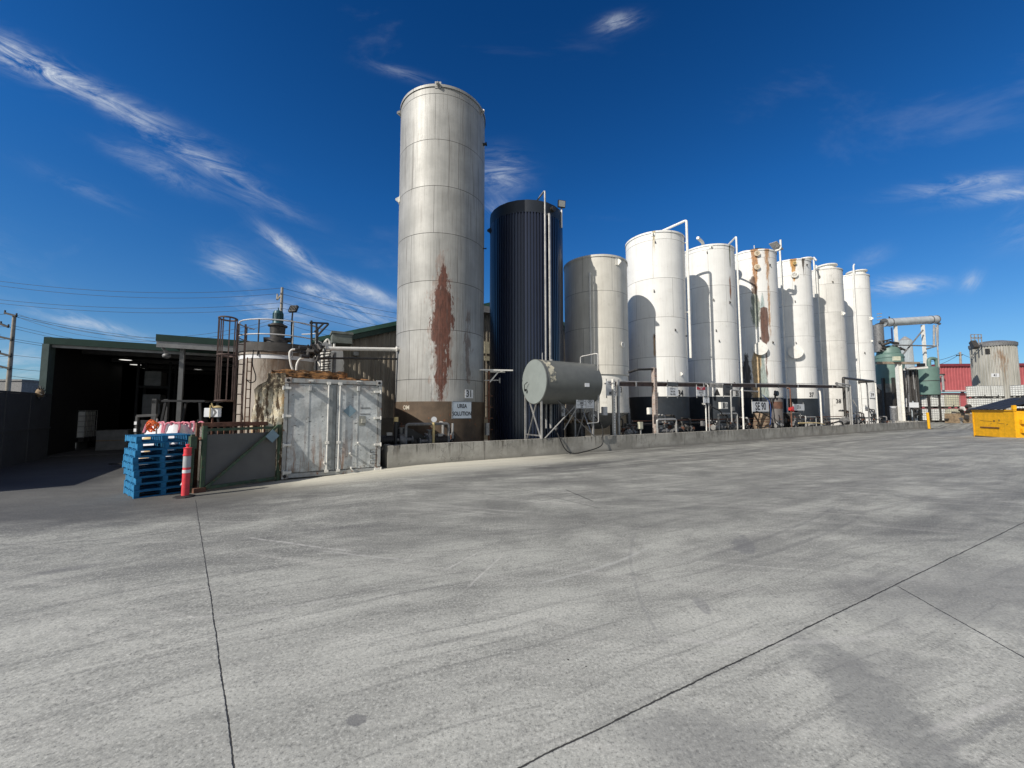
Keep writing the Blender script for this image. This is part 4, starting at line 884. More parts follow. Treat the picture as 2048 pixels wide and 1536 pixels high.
# black hopper and hoops by tank 31
def hoop(xa, xb, ytop, o, label, r=.035, m=M_grey, drop=.3):
    x0_, x1_ = Xr(xa, o), Xr(xb, o); z = Zr((xa + xb) / 2, ytop, o)
    return pipe_thing('pipe_hoop', label, [(x0_, o, drop), (x0_, o, z), (x1_, o, z), (x1_, o, drop)], r, m)
hoop(813, 898, 848, .6, 'grey pipe hoop standing in front of tank 31', .045, M_grey); hoop(1313, 1351, 839, .35, 'grey pipe hoop in front of tank 34', .045, M_steel, .4); hoop(1436, 1473, 827, .35, 'pale pipe hoop in front of tank 35', .04, M_steel, .4); hoop(1609, 1630, 834, .3, 'small pale hoop in front of tank 37', .03, M_steel, .4)
c = RP(868, 839, .5); th = thing('pressure_gauge', 'round white pressure gauge on a pale stem before tank 31', 'gauge', (c[0], .5, .3), RF)
MB().wheel(c, (.1, 1, 0), .085, .04, 24).build('dial', M_whitecl, th); MB().wheel(c, (.1, 1, 0), .095, .036, 24).build('bezel', M_steel, th); MB().cyl((c[0], .52, .3), (c[0], .52, c[2] - .08), .04).build('stem', M_brass, th)
# dark tarpaulin-like hopper shape beside 31
hp = thing('black_hopper', 'black sloping hopper leaning low against the skirt of tank 31', 'hopper', (Xr(810, .7), .7, .3), RF)
A0 = RP(798, 850, .85); B0 = RP(848, 872, .85); MB().prism([(A0[0] - .1, .25), (A0[0] - .1, A0[2] + .02), (A0[0] + .12, A0[2]), (B0[0], B0[2] + .02), (B0[0] + .1, .25)], .85, .97).build('hopper_body', M_black, hp, bevel=.02)
MB().cyl((A0[0] - .05, .8, A0[2] - .05), (A0[0] - .05, .8, A0[2] + .12), .06).build('spout', M_black, hp)
c = RP(792, 838, .6); th = thing('valve_box', 'small cream capped valve left of tank 31', 'valve', (c[0], .6, .4), RF); MB().cyl((c[0], .6, c[2] - .08), (c[0], .6, c[2] + .06), .07).build('cap', M_brass, th); MB().cyl((c[0], .6, .4), (c[0], .6, c[2] - .07), .05).build('stem', M_black, th)
def boxon(px, py, w_, h_, o, label, m=M_white, post=True, name='switch_box', face=None):
    c = RP(px, py, o); th = thing(name, label, 'electrical box', (c[0], o, KT), RF)
    b_ = MB().box(c[0] - w_ / 2, o, c[2] - h_ / 2, c[0] + w_ / 2, o + .14, c[2] + h_ / 2).build('enclosure', m, th, bevel=.008)
    if post: MB().bar((c[0] + .02, o + .07, KT), (c[0] + .02, o + .07, c[2] - h_ / 2), .05).build('post', M_steel, th)
    MB().box(c[0] - w_ * .35, o - .006, c[2] - h_ * .36, c[0] + w_ * .35, o - .002, c[2] + h_ * .36).build('door', m, th)
    return th, c
boxon(1283, 851, .21, .30, .05, 'cream switch box on a short post standing on the bund wall', simple('cream_box', (.55, .54, .42), .5)); boxon(1301, 822, .17, .30, .3, 'white box strapped to the rusty slotted post', M_white, False)
boxon(1408, 847, .16, .24, .12, 'grey switch box low beside the thin riser', M_grey, False)
th, c = boxon(1449, 811, .60, .34, .15, 'white box with black number panels above the pump hoop at tank 35', M_white, False)
k0 = KIDS(th); MB().box(c[0] - .13, .138, c[2] - .14, c[0] + .0, .146, c[2] + .15).build('dark_panel', M_ink, th); flat_text(MB(), '13', (c[0] + .14, .14, c[2]), .26, bold=.03, sx=.9).build('lettering', M_ink, th, smooth=False)
boxon(1468, 818, .20, .22, .4, 'small grey meter box behind the pipe frame at tank 35', M_grey, False)
boxon(1211, 822, .24, .36, .8, 'white meter box in the shade behind the hanging hose', M_whitecl, False)

def sign(px0, py0, px1, py1, o, label, lines, board=M_whitecl, size=.1, post=True, band=None, name='warning_sign', sx=.75, gap=None, cat='sign', ink=None):
    a_, b_ = RP(px0, py0, o), RP(px1, py1, o); x0_, x1_, z1_, z0_ = a_[0], b_[0], (a_[2]), b_[2]; cx = (x0_ + x1_) / 2
    th = thing(name, label, cat, (cx, o, z0_), RF); bo = MB().box(x0_, o, z0_, x1_, o + .015, z1_).build('board', board, th)
    H_ = z1_ - z0_; tx = MB(); y = o - .004; n = len(lines); zt = z1_ - (H_ * .34 if band else 0); hh = zt - z0_; gap = gap or hh / max(1, n)
    for i, l in enumerate(lines):
        if l: flat_text(tx, l, (cx, y, zt - gap * (i + .5)), size, bold=.02, sx=sx)
    if tx.v: sub(tx.build('lettering', ink or M_ink, th, smooth=False), bo)
    if band:
        bb = MB().box(x0_ + .01, o - .004, z1_ - H_ * .34, x1_ - .01, o - .001, z1_ - .01).build('band', band[0], th); sub(bb, bo)
        t2 = MB()
        for i, l in enumerate(band[1]): flat_text(t2, l, (cx, o - .007, z1_ - H_ * (.10 + .14 * i)), size * .9, bold=.02, sx=sx)
        sub(t2.build('band_lettering', M_whitecl, th, smooth=False), bo)
    if post: MB().bar((x0_ + .05, o + .03, z0_ - .1), (x0_ + .05, o + .03, z1_ + .1), .03).bar((x1_ - .05, o + .03, z0_ - .1), (x1_ - .05, o + .03, z1_ + .1), .03).build('hanger', M_steel, th)
    return th
sign(1212, 762, 1241, 792, .55, 'white sign with three lines of black text behind the posts at tank 33', ['TOLUENE', 'M', 'METHYL'], size=.19, sx=.7)
sign(1334, 774, 1357, 792, .40, 'white sign reading NA hanging from the beam in front of tank 34', ['SOLV 12', 'NA UN', 'NA 1993'], size=.13)
sign(1335, 764, 1356.5, 774, .42, 'blank grey board above the sign in front of tank 34', [''], board=M_fence, name='blank_board')
sign(1393, 773, 1411, 792, .35, 'white notice with a dark red band reading RESTRICTED AREA', ['AUTHORIZED', 'PERSONNEL', 'ONLY'], size=.085, band=(M_redsign, ['RESTRICTED', 'AREA']), sx=.8)
sign(1407, 795, 1419, 806, .05, 'small white notice on the short pale post below the red sign', ['NOTICE', 'KEEP', 'CLEAR'], size=.07)
sign(1446, 770, 1466, 792, .35, 'grey sign reading Toluene hanging from the beam in front of tank 35', ['Toluene', '', 'UN 1294'], board=M_fence, size=.13, sx=.8)
sign(1504, 803, 1538, 823, .25, 'large white board reading SE 90 leaning above the wall', ['SE 90'], size=.60, sx=.82, name='number_board')
sign(1586, 808, 1609, 821, .3, 'smaller white board with faint numbers in the shade of tank 37', ['37 A'], size=.3, name='number_board')
# warning triangle patch on 35
c, a = cylhit(1434, 783, *TK[35]); tri = MB(); X = Vector((-math.sin(a), math.cos(a), 0))
sz_ = .22; pp = on_shell(*TK[35], a, c.z, .02); tri.add([pp - X * sz_ * .7 - Vector((0, 0, sz_)), pp + X * sz_ * .7 - Vector((0, 0, sz_)), pp + Vector((0, 0, sz_))], [(0, 1, 2)]); tri.build('warning_triangle', M_ink, T35, smooth=False)

# black drum with brown label, hoses, wicker-like crate by SE 90
c = RP(1553, 850, .8); th = thing('drum_filter', 'tall dark round filter drum with a brown label band beside the SE 90 board', 'filter', (c[0], .8, .02), RF)
zt = Zr(1553, 797, .8); MB().lathe([(.36, .02), (.36, zt - .12), (.30, zt - .02), (.15, zt + .03), (.02, zt + .04)], (c[0], .8), 32).build('vessel', simple('grey_brown_vessel', (.11, .10, .095), .6, 0, .2, .4), th)
MB().lathe([(.368, zt - .62), (.368, zt - .2)], (c[0], .8), 32, cap=False).build('label_band', simple('brown_band', (.11, .05, .032), .7, 0, .5, .3), th)
MB().pipe([(c[0], .8, zt), (c[0], .8, zt + .35), (c[0] - .4, .6, zt + .45), (c[0] - .7, .5, zt + .2)], .05, .12).wheel((c[0], .7, zt + .3), (0, 1, 0), .16, .1).build('top_pipe', M_black, th)
x = Xr(1540, .1); hz_ = thing('blue_hose', 'blue hose draped from the dark pipe beside the SE 90 board', 'hose', (x, .1, KT), RF)
MB().tube(catm([Vector((x - .1, .45, 2.5)), Vector((x + .02, .15, 2.1)), Vector((x, .08, 1.5)), Vector((x - .1, .08, .95)), Vector((x - .25, .1, KT + .02))]), .020).build('hose', M_bluehose, hz_)
def loose_hose(label, pts, r=.028, m=M_rubber):
    th = thing('loose_hose', label, 'hose', pts[0], RF); MB().tube(catm([Vector(p) for p in pts], 6), r, 7).build('hose', m, th)
def H(px, py, o): return tuple(RP(px, py, o))
loose_hose('black hose sweeping in a curve from the SE 90 board down to the wall', [H(1512, 822, .15), H(1530, 829, .1), H(1545, 840, .08), H(1538, 852, .08), H(1522, 855, .1), H(1512, 850, .12)])
loose_hose('black hose trailing down from the filter drum', [H(1544, 800, .3), H(1548, 825, .1), H(1551, 845, .1), H(1560, 852, .1)])
loose_hose('yellowish hose lying on the wall in front of tank 37', [H(1597, 846, .1), H(1615, 846, .05), H(1635, 846, .0), H(1648, 849, .1)], .035, M_brass)
loose_hose('thick black hose hooped over the wall in front of tank 38', [H(1655, 850, .2), H(1670, 845, .0), H(1682, 843, -.02), H(1686, 849, .1)], .05)
loose_hose('black hose looping from the valves at tank 39 to the wall end', [H(1737, 812, .4), H(1742, 828, .2), H(1752, 838, .1), H(1768, 841, .1), H(1785, 840, .1)])
loose_hose('black hose arching above the pump at tank 35', [H(1421, 808, .3), H(1425, 840, .2), H(1432, 850, .2), H(1438, 838, .2)])
loose_hose('black hose crossing to the white number box', [H(1419, 812, .3), H(1430, 817, .2), H(1441, 823, .2), H(1446, 835, .2)], .03)
wk = thing('wooden_reel', 'pale brown slatted barrel behind the wall below the SE 90 board', 'barrel', (Xr(1521, .7), .7, .02), RF)
cx_ = Xr(1521, .7); MB().lathe([(.40, .02), (.44, .4), (.44, .8), (.40, Zr(1521, 826, .7))], (cx_, .7), 28).build('staves', simple('pale_slat_wood', (.26, .19, .13), .85, 0, .5, .4), wk)
for z in (.75, .95, 1.1): MB().lathe([(.445, z), (.445, z + .025)], (cx_, .7), 28, cap=False).build('hoop', M_rust, wk)
vv = RP(1581, 818, .12); th = thing('red_valve', 'bright red valve on the rust brown riser', 'valve', vv, RF); MB().obox(vv, (.20, .16, .2)).cyl(vv, vv + Vector((.16, -.1, -.12)), .07).build('valve_body', simple('bright_red_valve', (.50, .035, .03), .45), th, bevel=.02); MB().wheel(vv + Vector((-.02, -.14, .05)), (0, 1, 0), .12, .02).build('handwheel', M_red, th)
mm_ = thing('red_hose_reel', 'dark pump cabinet with a grey lid between the red valve and tank 37', 'cabinet', (Xr(1592, .6), .6, .3), RF)
c = RP(1592, 838, .6); MB().box(c[0] - .45, .6, .3, c[0] + .4, 1.1, c[2] + .35).build('cabinet', M_dark, mm_, bevel=.02); MB().box(c[0] - .48, .57, c[2] + .352, c[0] + .43, 1.13, c[2] + .40).build('lid', M_grey, mm_)

# ---- valve manifolds that crowd the foot of the tanks
def manifold(px, o, w_, h_, seed, label, m1=M_dark, m2=M_grey):
    x = Xr(px, o); th = thing('valve_manifold', label, 'pipework', (x, o, .02), RF, 'valve manifolds behind the bund wall'); rr = random.Random(seed)
    z1 = KT + h_; n = 3
    hd = MB().cyl((x - w_ / 2, o, z1 - .12), (x + w_ / 2, o, z1 - .12), .05, n=10); hd.build('header_pipe', m1, th)
    MB().cyl((x - w_ / 2, o + .12, KT + .1), (x + w_ / 2, o + .1, KT + .14), .045, n=10).build('lower_pipe', m2, th)
    for k in range(n):
        xx = x - w_ * .42 + w_ * .84 * k / (n - 1) + rr.uniform(-.05, .05); zt = z1 + rr.uniform(-.1, .35)
        MB().pipe([(xx, o + .02, .05), (xx, o + .02, zt), (xx + rr.uniform(-.1, .1), o + rr.uniform(.3, .6), zt + .02)], rr.uniform(.03, .05), .09).build('riser', rr.choice((m1, m2, M_steel, m1)), th)
        zv = rr.uniform(KT + .12, z1 - .15); vb = MB().cyl((xx, o, zv - .09), (xx, o, zv + .09), .075, n=12).cyl((xx, o - .02, zv), (xx, o - .16, zv), .022, n=8); vb.build('valve_body', rr.choice((M_dark, M_rust, M_grey)), th)
        MB().wheel((xx, o - .17, zv), (0, 1, 0), .075, .018, 14).build('handwheel', rr.choice((M_rust, M_black, M_dark, M_black)), th)
        for zf in (zv - .10, zv + .10): MB().cyl((xx, o, zf - .012), (xx, o, zf + .012), .09, n=12).build('flange', m2, th)
    p0_, p1_ = Vector((x - w_ * .3, o - .1, z1 - .2)), Vector((x + w_ * .5, o - .2, KT + .02)); MB().tube(catm([p0_, p0_.lerp(p1_, .4) + Vector((0, -.1, -.35)), p1_ + Vector((-.1, 0, .02)), p1_], 6), .022, 7).build('drain_hose', M_rubber, th)
for a_ in [(1256, .8, .7, .35, 1, 'dark manifold left of the cream switch box at tank 33'), (1338, .9, .9, .45, 2, 'dark manifold behind the hoop in front of tank 34'), (1372, .8, .7, .3, 3, 'low manifold in the gap between tanks 34 and 35'),
           (1425, .9, .8, .45, 4, 'manifold just right of the red sign post'), (1462, .9, .9, .5, 5, 'manifold behind the hoop in front of tank 35'), (1490, .8, .6, .4, 6, 'manifold beside the white riser before tank 36'),
           (1570, .9, .9, .55, 7, 'manifold between the filter drum and the red valve'), (1605, .9, .8, .5, 8, 'manifold in front of tank 37 beside the dark cabinet'), (1652, .7, .8, .3, 9, 'low manifold in front of tank 38'),
           (1696, .8, 1.1, .9, 10, 'tall manifold between the frame posts at tank 38'), (1722, .7, .9, .6, 11, 'manifold at the left foot of tank 39'), (1745, .8, .9, .8, 12, 'manifold at the right foot of tank 39'), (1765, .9, 1.6, .2, 13, 'low manifold on the wall right of tank 39'),
           (830, .95, 1.0, .15, 14, 'low dark manifold inside the hoop at tank 31'), (885, .9, .7, .25, 15, 'manifold at the right end of the hoop at tank 31')]: manifold(*a_)
pipe_thing('long_pipe', 'long dark pipe running low behind the bund wall past tanks 33 to 39', [(Xr(1250, 1.1), 1.1, .95), (Xr(1745, 1.1), 1.1, 1.0)], .05, M_dark)
pipe_thing('long_pipe', 'long thin rusty pipe low behind the bund wall, just above the dark one', [(Xr(1262, 1.0), 1.0, 1.12), (Xr(1700, 1.0), 1.0, 1.16)], .028, M_rust)

# ------------------------------------------------------------------ shipping container
CT0, CT1 = -2.62, -.20; cz0 = -.13; cz1 = RP(665, 758, 0)[2]
def container_mat():
    m, T, b = newmat('weathered_container_paint'); v = T.coord(); x, y, z = T.sep(v)
    n = T.noise(v, 1.6, 7, .68); f = T.noise(v, 9, 6, .7)
    c = T.mix((.40, .42, .415), (.60, .625, .615), n.ss(.38, .60))
    c = T.mix(c, (.16, .155, .12), T.noise(T.scale(v, (1.3, 1, .7)), 1.6, 7, .7).ss(.55, .74) * .6)
    c = T.mix(c, (.55, .56, .55), T.noise(v, 3.4, 6, .7).ss(.60, .68) * .6)
    sc = T.noise(T.scale(v, (1.2, 1, 2.6)), 7, 6, .75)
    c = T.mix(c, (.035, .032, .03), sc.ss(.60, .65) * .85)
    c = T.mix(c, T.mix((.14, .05, .02), (.30, .14, .06), f), T.noise(T.scale(v, (7, 7, .8)), 1.1, 6, .7).ss(.50, .64) * (z.ss(1.5, .0) * .75 + .12))
    c = T.mix(c, (.14, .12, .09), z.ss(.45, .02) * f.ss(.42, .62) * .8)
    c = T.mix(c, T.mix((.13, .06, .03), (.30, .17, .08), f), (z.ss(2.1, 2.55) * n.ss(.42, .62) * .9).mx((x * -1.0).ss(1.0, 1.22) * f.ss(.45, .6) * .75))
    fin(T, b, c, .55, 0, T.noise(v, 2.2, 4, .6) * 2.6 + sc * .3, .5, .02); return m
M_cont = container_mat()
M_foam, T_, b_ = newmat('torn_weathered_foam'); v_ = T_.coord(); x_, y_, z_ = T_.sep(v_)
n1 = T_.noise(T_.scale(v_, (7, 6, 1.1)), 1.3, 8, .75); n2 = T_.noise(v_, 11, 6, .75); n3 = T_.noise(T_.scale(v_, (1, 1, .5)), 3.0, 7, .7)
c_ = T_.mix((.70, .61, .42), (.86, .80, .64), n2.ss(.4, .62)); c_ = T_.mix(c_, (.55, .32, .11), n3.ss(.56, .66) * .7)
c_ = T_.mix(c_, (.065, .038, .018), (n1.ss(.51, .55) * .97).mx(z_.ss(1.9, 2.4) * n2.ss(.38, .5) * .9))
fin(T_, b_, c_, .95, 0, n1 * -1.0 + n2 * .5, .9, .06)
CN = thing('shipping_container', 'battered pale blue grey steel container with double doors and a rotting side', 'container', ((CT0 + CT1) / 2, 0, cz0), RF)
depth = 2.7
mb = MB(); mb.box(CT0 + .06, .09, cz0 + .1, CT1 - .06, .14, cz1 - .1)     # recessed end wall behind doors
mb.box(CT0 + .02, .14, cz0 + .08, CT0 + .06, depth - .1, cz1 - .08); mb.box(CT1 - .06, .14, cz0 + .08, CT1 - .02, depth - .1, cz1 - .08)
for k in range(14): y = .3 + k * .17; mb.box(CT1 - .02, y, cz0 + .2, CT1 + .015, y + .085, cz1 - .12)
mb.box(CT0 + .06, .14, cz0 + .06, CT1 - .06, depth - .1, cz0 + .12); mb.box(CT0 + .06, .14, cz1 - .12, CT1 - .06, depth - .1, cz1 - .06); mb.box(CT0 + .06, depth - .1, cz0 + .06, CT1 - .06, depth - .05, cz1 - .06)
mb.build('walls', M_cont, CN)
mb = MB()
for x in (CT0, CT1 - .09): mb.box(x, 0, cz0 + .16, x + .09, .085, cz1 - .16); mb.box(x, depth - .09, cz0 + .16, x + .09, depth, cz1 - .16)
mb.box(CT0 + .15, 0.005, cz1 - .13, CT1 - .15, .085, cz1 - .015); mb.box(CT0 + .15, .005, cz0 + .02, CT1 - .15, .085, cz0 + .13)
for x in (CT0, CT1 - .07): mb.box(x, .17, cz1 - .08, x + .07, depth - .17, cz1 - .003); mb.box(x, .17, cz0 + .01, x + .07, depth - .17, cz0 + .12)
mb.build('frame', simple('container_frame_paint', (.36, .37, .36), .6, 0, .2, .4, (.20, .12, .07), 3, .4, .2), CN, bevel=.006)
for x in (CT0 - .003, CT1 - .155):
    for z in (cz0, cz1 - .145):
        cc = MB().box(x, -.006, z, x + .16, .155, z + .15).build('corner_casting', M_cont, CN, bevel=.012)
        sub(MB().cyl((x + .08, -.012, z + .075), (x + .08, .0, z + .075), .04, n=16).build('slot', M_ink, CN), cc)
xm = CT0 + (CT1 - CT0) * .565
dl = RP(656, 850, .03)[0]; dr2 = RP(682, 850, .03)[0]
doors = []
for nm, xa, xb in (('door', CT0 + .10, dl - .01), ('door', dr2 - .12, CT1 - .10)):
    mb = MB().box(xa, .03, cz0 + .15, xb, .08, cz1 - .15)
    d = mb.build('door', M_cont, CN, bevel=.006); doors.append(d)
    xmid = (xa + xb) / 2; sub(MB().box(xmid - .012, .022, cz0 + .17, xmid + .012, .031, cz1 - .17).build('panel_seam', M_cont, CN), d)
MB().box(dl + .012, .02, cz0 + .15, dr2 - .135, .07, cz1 - .15).build('centre_post', simple('grimy_post_paint', (.26, .28, .28), .6, 0, .3, .6, (.08, .07, .05), 3, .5), CN, bevel=.006)
for k, px in enumerate((655.5, 678.5)):
    x = RP(px, 850, .0)[0]; bar_ = MB().cyl((x, -.02, cz0 + .1), (x, -.02, cz1 - .1), .019).build('lock_rod', M_white, CN)
    for z in (cz0 + .1, cz0 + .85, cz1 - .16): sub(MB().box(x - .05, -.045, z, x + .05, .03, z + .07).build('rod_keeper', M_white, CN, bevel=.006), bar_)
for px, pys in ((755, (784, 836, 889, 938)), (575, (776, 832, 890, 945))):
    for py in pys:
        c = RP(px, py, .0); MB().box(c[0] - .09, -.03, c[2] - .03, c[0] + .09, .03, c[2] + .03).cyl((c[0] + (.09 if px > 700 else -.09), -.02, c[2] - .055), (c[0] + (.09 if px > 700 else -.09), -.02, c[2] + .055), .022, n=10).build('hinge', M_white, CN, bevel=.012)
for px, py in ((621, 776), (717, 777)):
    c = RP(px, py, -.05); MB().box(c[0] - .03, -.17, c[2] - .075, c[0] + .03, .03, c[2] + .06).build('bracket', M_cont, CN, bevel=.004)
    c = RP(px + 1, py - 14, -.02); MB().box(c[0] - .05, -.035, c[2] - .012, c[0] + .06, .02, c[2] + .02).build('cam_keeper', M_white, CN)
c = RP(727, 842, -.02); MB().box(c[0] - .11, .022, c[2] - .13, c[0] + .06, .034, c[2] + .14).box(c[0] - .06, -.17, c[2] - .055, c[0] + .05, .022, c[2] + .06).build('lock_box', simple('lock_box_steel', (.35, .35, .31), .6, .2, .3, .5), CN, bevel=.005)
for px, py in ((716, 885), (700, 906), (648, 925), (702, 935)):
    c = RP(px, py, -.02); MB().bar((c[0], -.10, c[2]), (c[0], .03, c[2]), .035).bar((c[0] - .02, -.02, c[2] - .02), (c[0] + .06, -.02, c[2] - .09), .02).build('handle_bracket', M_white, CN)
c = RP(748, 934, -.01)
for i in range(3):
    q = RP(748, 902 + i * 11, .0); mb = MB()
    for s_ in (-1, 1): mb.bar((q[0] - .09, .018, q[2] + s_ * .045), (q[0] + .09, .018, q[2] + s_ * .045), .01); mb.bar((q[0] + s_ * .09, .018, q[2] - .045), (q[0] + s_ * .09, .018, q[2] + .045), .01)
    mb.build('label_holder', M_dark, CN)
q = RP(700, 822, .0); MB().obox((q[0], .018, q[2]), (.24, .02, .24), Matrix.Rotation(R(45), 3, 'Y')).build('placard', M_placard, CN)
for dz_ in (-.085, .085): q = RP(731, 822, .0); MB().box(q[0] - .13, .022, q[2] + dz_ - .012, q[0] + .13, .03, q[2] + dz_ + .012).build('label_rail', M_grey, CN)
# rotting insulation bulging off the side and the debris on the roof
def lumpy(name, m, th, x0, x1, y0, y1, z0, z1, seed, amp, nxy=(10, 26, 26), shape=None):
    from mathutils import noise as NZ
    bm = bmesh.new(); bmesh.ops.create_cube(bm, size=1.0); bmesh.ops.subdivide_edges(bm, edges=bm.edges, cuts=22, use_grid_fill=True)
    for v in bm.verts:
        p = Vector((x0 + (v.co.x + .5) * (x1 - x0), y0 + (v.co.y + .5) * (y1 - y0), z0 + (v.co.z + .5) * (z1 - z0)))
        if shape: p = shape(p)
        q = Vector((p.x * 1.5, p.y * 1.5, p.z * .55)) + Vector((seed, 0, 0)); n = NZ.fractal(q * 1.6, 1.0, 2.0, 6) ; n2 = NZ.fractal(Vector((p.x * 4, p.y * 5, p.z * 1.1)) * 1.4, 1.0, 2, 4)
        nn = NZ.noise_vector(p * 3 + Vector((0, seed, 0)))
        p += v.normal * (n * amp + n2 * amp * .55) + nn * amp * .25; v.co = p
    mb = MB(); mb.v = [tuple(v.co) for v in bm.verts]; mb.f = [tuple(v.index for v in f.verts) for f in bm.faces]; bm.free()
    return mb.build(name, m, th, sharp=1.2)
zL = RP(512, 790, .8)[2]
zsh = RP(520, 778, .6)[2]
def shp(p):
    k = ss(p.z, zsh - .02, zsh + .22); p.x = CT0 + (p.x - CT0) * (1 - .42 * k) ; return p
lumpy('torn_insulation', M_foam, CN, CT0 - .66, CT0 + .005, .10, 2.3, cz0 + .25, cz1 + .10, 3.0, .07, shape=shp)
M_deb, T_, b_ = newmat('rust_and_straw_debris'); v_ = T_.coord(); n1 = T_.noise(T_.scale(v_, (2.2, 6, 9)), 1.6, 8, .75); n2 = T_.noise(v_, 2.4, 6, .7)
c_ = T_.mix((.05, .028, .015), (.42, .20, .07), n1.ss(.42, .58)); c_ = T_.mix(c_, (.46, .42, .32), n2.ss(.58, .68) * n1.ss(.5, .6)); fin(T_, b_, c_, .95, 0, n1, .9, .04)
lumpy('roof_debris', M_deb, CN, CT0 - .32, CT0 + 1.55, .25, 2.3, cz1 - .05, cz1 + .20, 9.0, .085)
lumpy('roof_debris', M_deb, CN, CT0 + 1.3, CT1 - .25, .10, 1.6, cz1 - .06, cz1 + .03, 5.0, .045)

# ------------------------------------------------------------------ green framed gate panel and the rusty grating behind
g0 = G(400, 985); g1 = G(560, 961); GF = Frame(g0.x, g0.y, math.atan2(g1.y - g0.y, g1.x - g0.x)); GL = math.hypot(g1.x - g0.x, g1.y - g0.y); gh = PX(400, 852, g0.y).z; gb = g0.z
GT = thing('gate_panel', 'grey sheet panel in a worn green steel frame with a diagonal brace, beside the container', 'gate', (0, 0, gb), GF)
for x in (0, GL - .08): MB().box(x, 0, gb, x + .08, .08, gh - (.02 if x else 0)).build('frame_post', M_green, GT, bevel=.006)
MB().box(.082, .01, gb + .04, GL - .082, .06, gb + .11).build('frame_rail', M_green, GT, bevel=.004); MB().box(.082, .01, gh - .12, GL - .082, .05, gh - .06).build('frame_rail', M_green, GT, bevel=.004)
MB().box(.10, .05, gb + .112, GL - .10, .062, gh - .20).build('sheet', M_panel, GT)
MB().bar((.10, -.012, gb + .09), (GL - .1, -.012, gh - .04), .045, .055).build('brace', M_green, GT)
MB().box(-.12, -.02, gb, .10, .12, gb + .10).build('foot', M_rust, GT)
q = GF.hit(545, 872, -.04); MB().obox((q[0], -.04, q[2]), (.235, .008, .235), Matrix.Rotation(R(45), 3, 'Y')).build('placard', M_placard, GT)
MB().box(-.17, .09, gb, -.11, .16, gh - .18).box(-.20, .03, gb + .95, -.09, .17, gh - .22).build('hinge_post', M_green, GT)
GR = thing('rusty_grating', 'rusty steel grating and beams stacked level on top behind the green gate', 'steel grating', (.1, .1, gb), GF)
MB().box(.02, .09, gh - .03, GL * .82, .17, gh + .06).box(.05, .50, gh - .03, GL * .8, .58, gh + .06).build('beam', M_rust, GR)
mb = MB()
for k in range(13): x = .08 + k * (GL - .2) / 12; mb.box(x, .14, gh - .30 - .02 * (k % 3), x + .03, .17, gh - .031)
mb.build('bars', M_rust, GR); MB().box(.1, .3, gh - .35, GL * .6, .8, gh - .28).build('shelf', M_rust, GR)
for x in (.06, GL * .78): MB().box(x, .52, gb, x + .06, .58, gh - .031).build('leg', M_rust, GR)
# white lamp box with yellow cap on top
q = GF.hit(425, 834, .3); LB = thing('lamp_box', 'white boxed lamp with a dark chevron and yellow cap on the rusty grating', 'lamp', (q[0], .3, gh + .06), GF)
a_ = Matrix.Rotation(-GF.a + R(8), 3, 'Z')
zb_ = GF.hit(425, 834, .3)[2]; zt_ = GF.hit(425, 816, .3)[2]
MB().obox((q[0], .3, (zb_ + zt_) / 2), (.30, .12, zt_ - zb_), a_).build('box', M_whitecl, LB, bevel=.006)
cc = Vector((q[0], .3, (zb_ + zt_) / 2)); Xa, Ya = a_ @ Vector((1, 0, 0)), a_ @ Vector((0, -1, 0))
mb = MB(); h2 = (zt_ - zb_) / 2
P = lambda x, z: cc + Xa * x + Ya * .063 + Vector((0, 0, z))
mb.add([P(.02, h2 * .95), P(.06, h2 * .95), P(.12, 0), P(.06, -h2 * .95), P(.02, -h2 * .95), P(.07, 0)], [(0, 1, 2, 5), (5, 2, 3, 4)]); mb.build('chevron', M_grey, LB, smooth=False)
MB().lathe([(.10, zt_ + .01), (.07, zt_ + .035), (.02, zt_ + .055)], (q[0] + Xa.x * .1, .3 + Xa.y * .1), 20).cyl((q[0], .3, zt_ + .02), (q[0] - .03, .3, zt_ + .11), .015).build('cap', M_brass, LB)
MB().cyl(cc - Xa * .01 + Ya * .08 - Vector((0, 0, h2 + .02)), cc - Xa * .01 + Ya * .08 + Vector((0, 0, h2 + .07)), .012).build('post', M_brass, LB)
MB().bar((q[0], .3, gh + .055), (q[0], .3, zb_), .03).build('stand', M_rust, LB)

# ------------------------------------------------------------------ stack of blue pallets
p0 = G(267, 998); p1 = G(388, 984); PF = Frame(p0.x, p0.y, R(54)); pw = PF.hit(384, 940, 0)[0]; pd = .95
names = ['bottom', 'second from the bottom', 'third from the bottom', 'fourth from the bottom', 'middle', 'fourth from the top', 'third from the top', 'second from the top', 'topmost']
ph = (PX(262, 873, p0.y).z - p0.z) / 9
def make_pallet(z):
    th = thing('pallet', 'blue painted wooden pallet', 'pallet', (0, 0, z), PF, 'blue pallets in the stack')
    h = ph - .003; mb = MB()
    for k in range(3):
        w_ = .085; x = k * (pw - w_) / 2; MB().box(x, .006, z + .018, x + w_, pd - .006, z + h - .018).build('bearer', M_blue, th, bevel=.003)
    top = MB(); bot = MB()
    for k in range(6): y = k * (pd - .10) / 5; top.box(0, y, z + h - .0175, pw, y + .10, z + h)
    for k in (0, 2.5, 5): y = k * (pd - .10) / 5; bot.box(0, y, z + .0, pw, y + .10, z + .0175)
    top.build('top_boards', M_blue, th); bot.build('bottom_boards', M_blue, th); return th
pal = make_pallet(p0.z); random.seed(11)
for i in range(9):
    o = pal if i == 0 else copy_tree(pal); off = [0, .0, .02, -.02, -.035, -.05, -.02, .01, -.01][i]
    o.location = PF.w((off, random.uniform(-.02, .02), p0.z + i * ph)); o.rotation_euler = (0, 0, PF.a + R(random.uniform(-1.2, 1.2)))
    o['label'] = 'blue wooden pallet, %s in the stack of nine' % names[i]

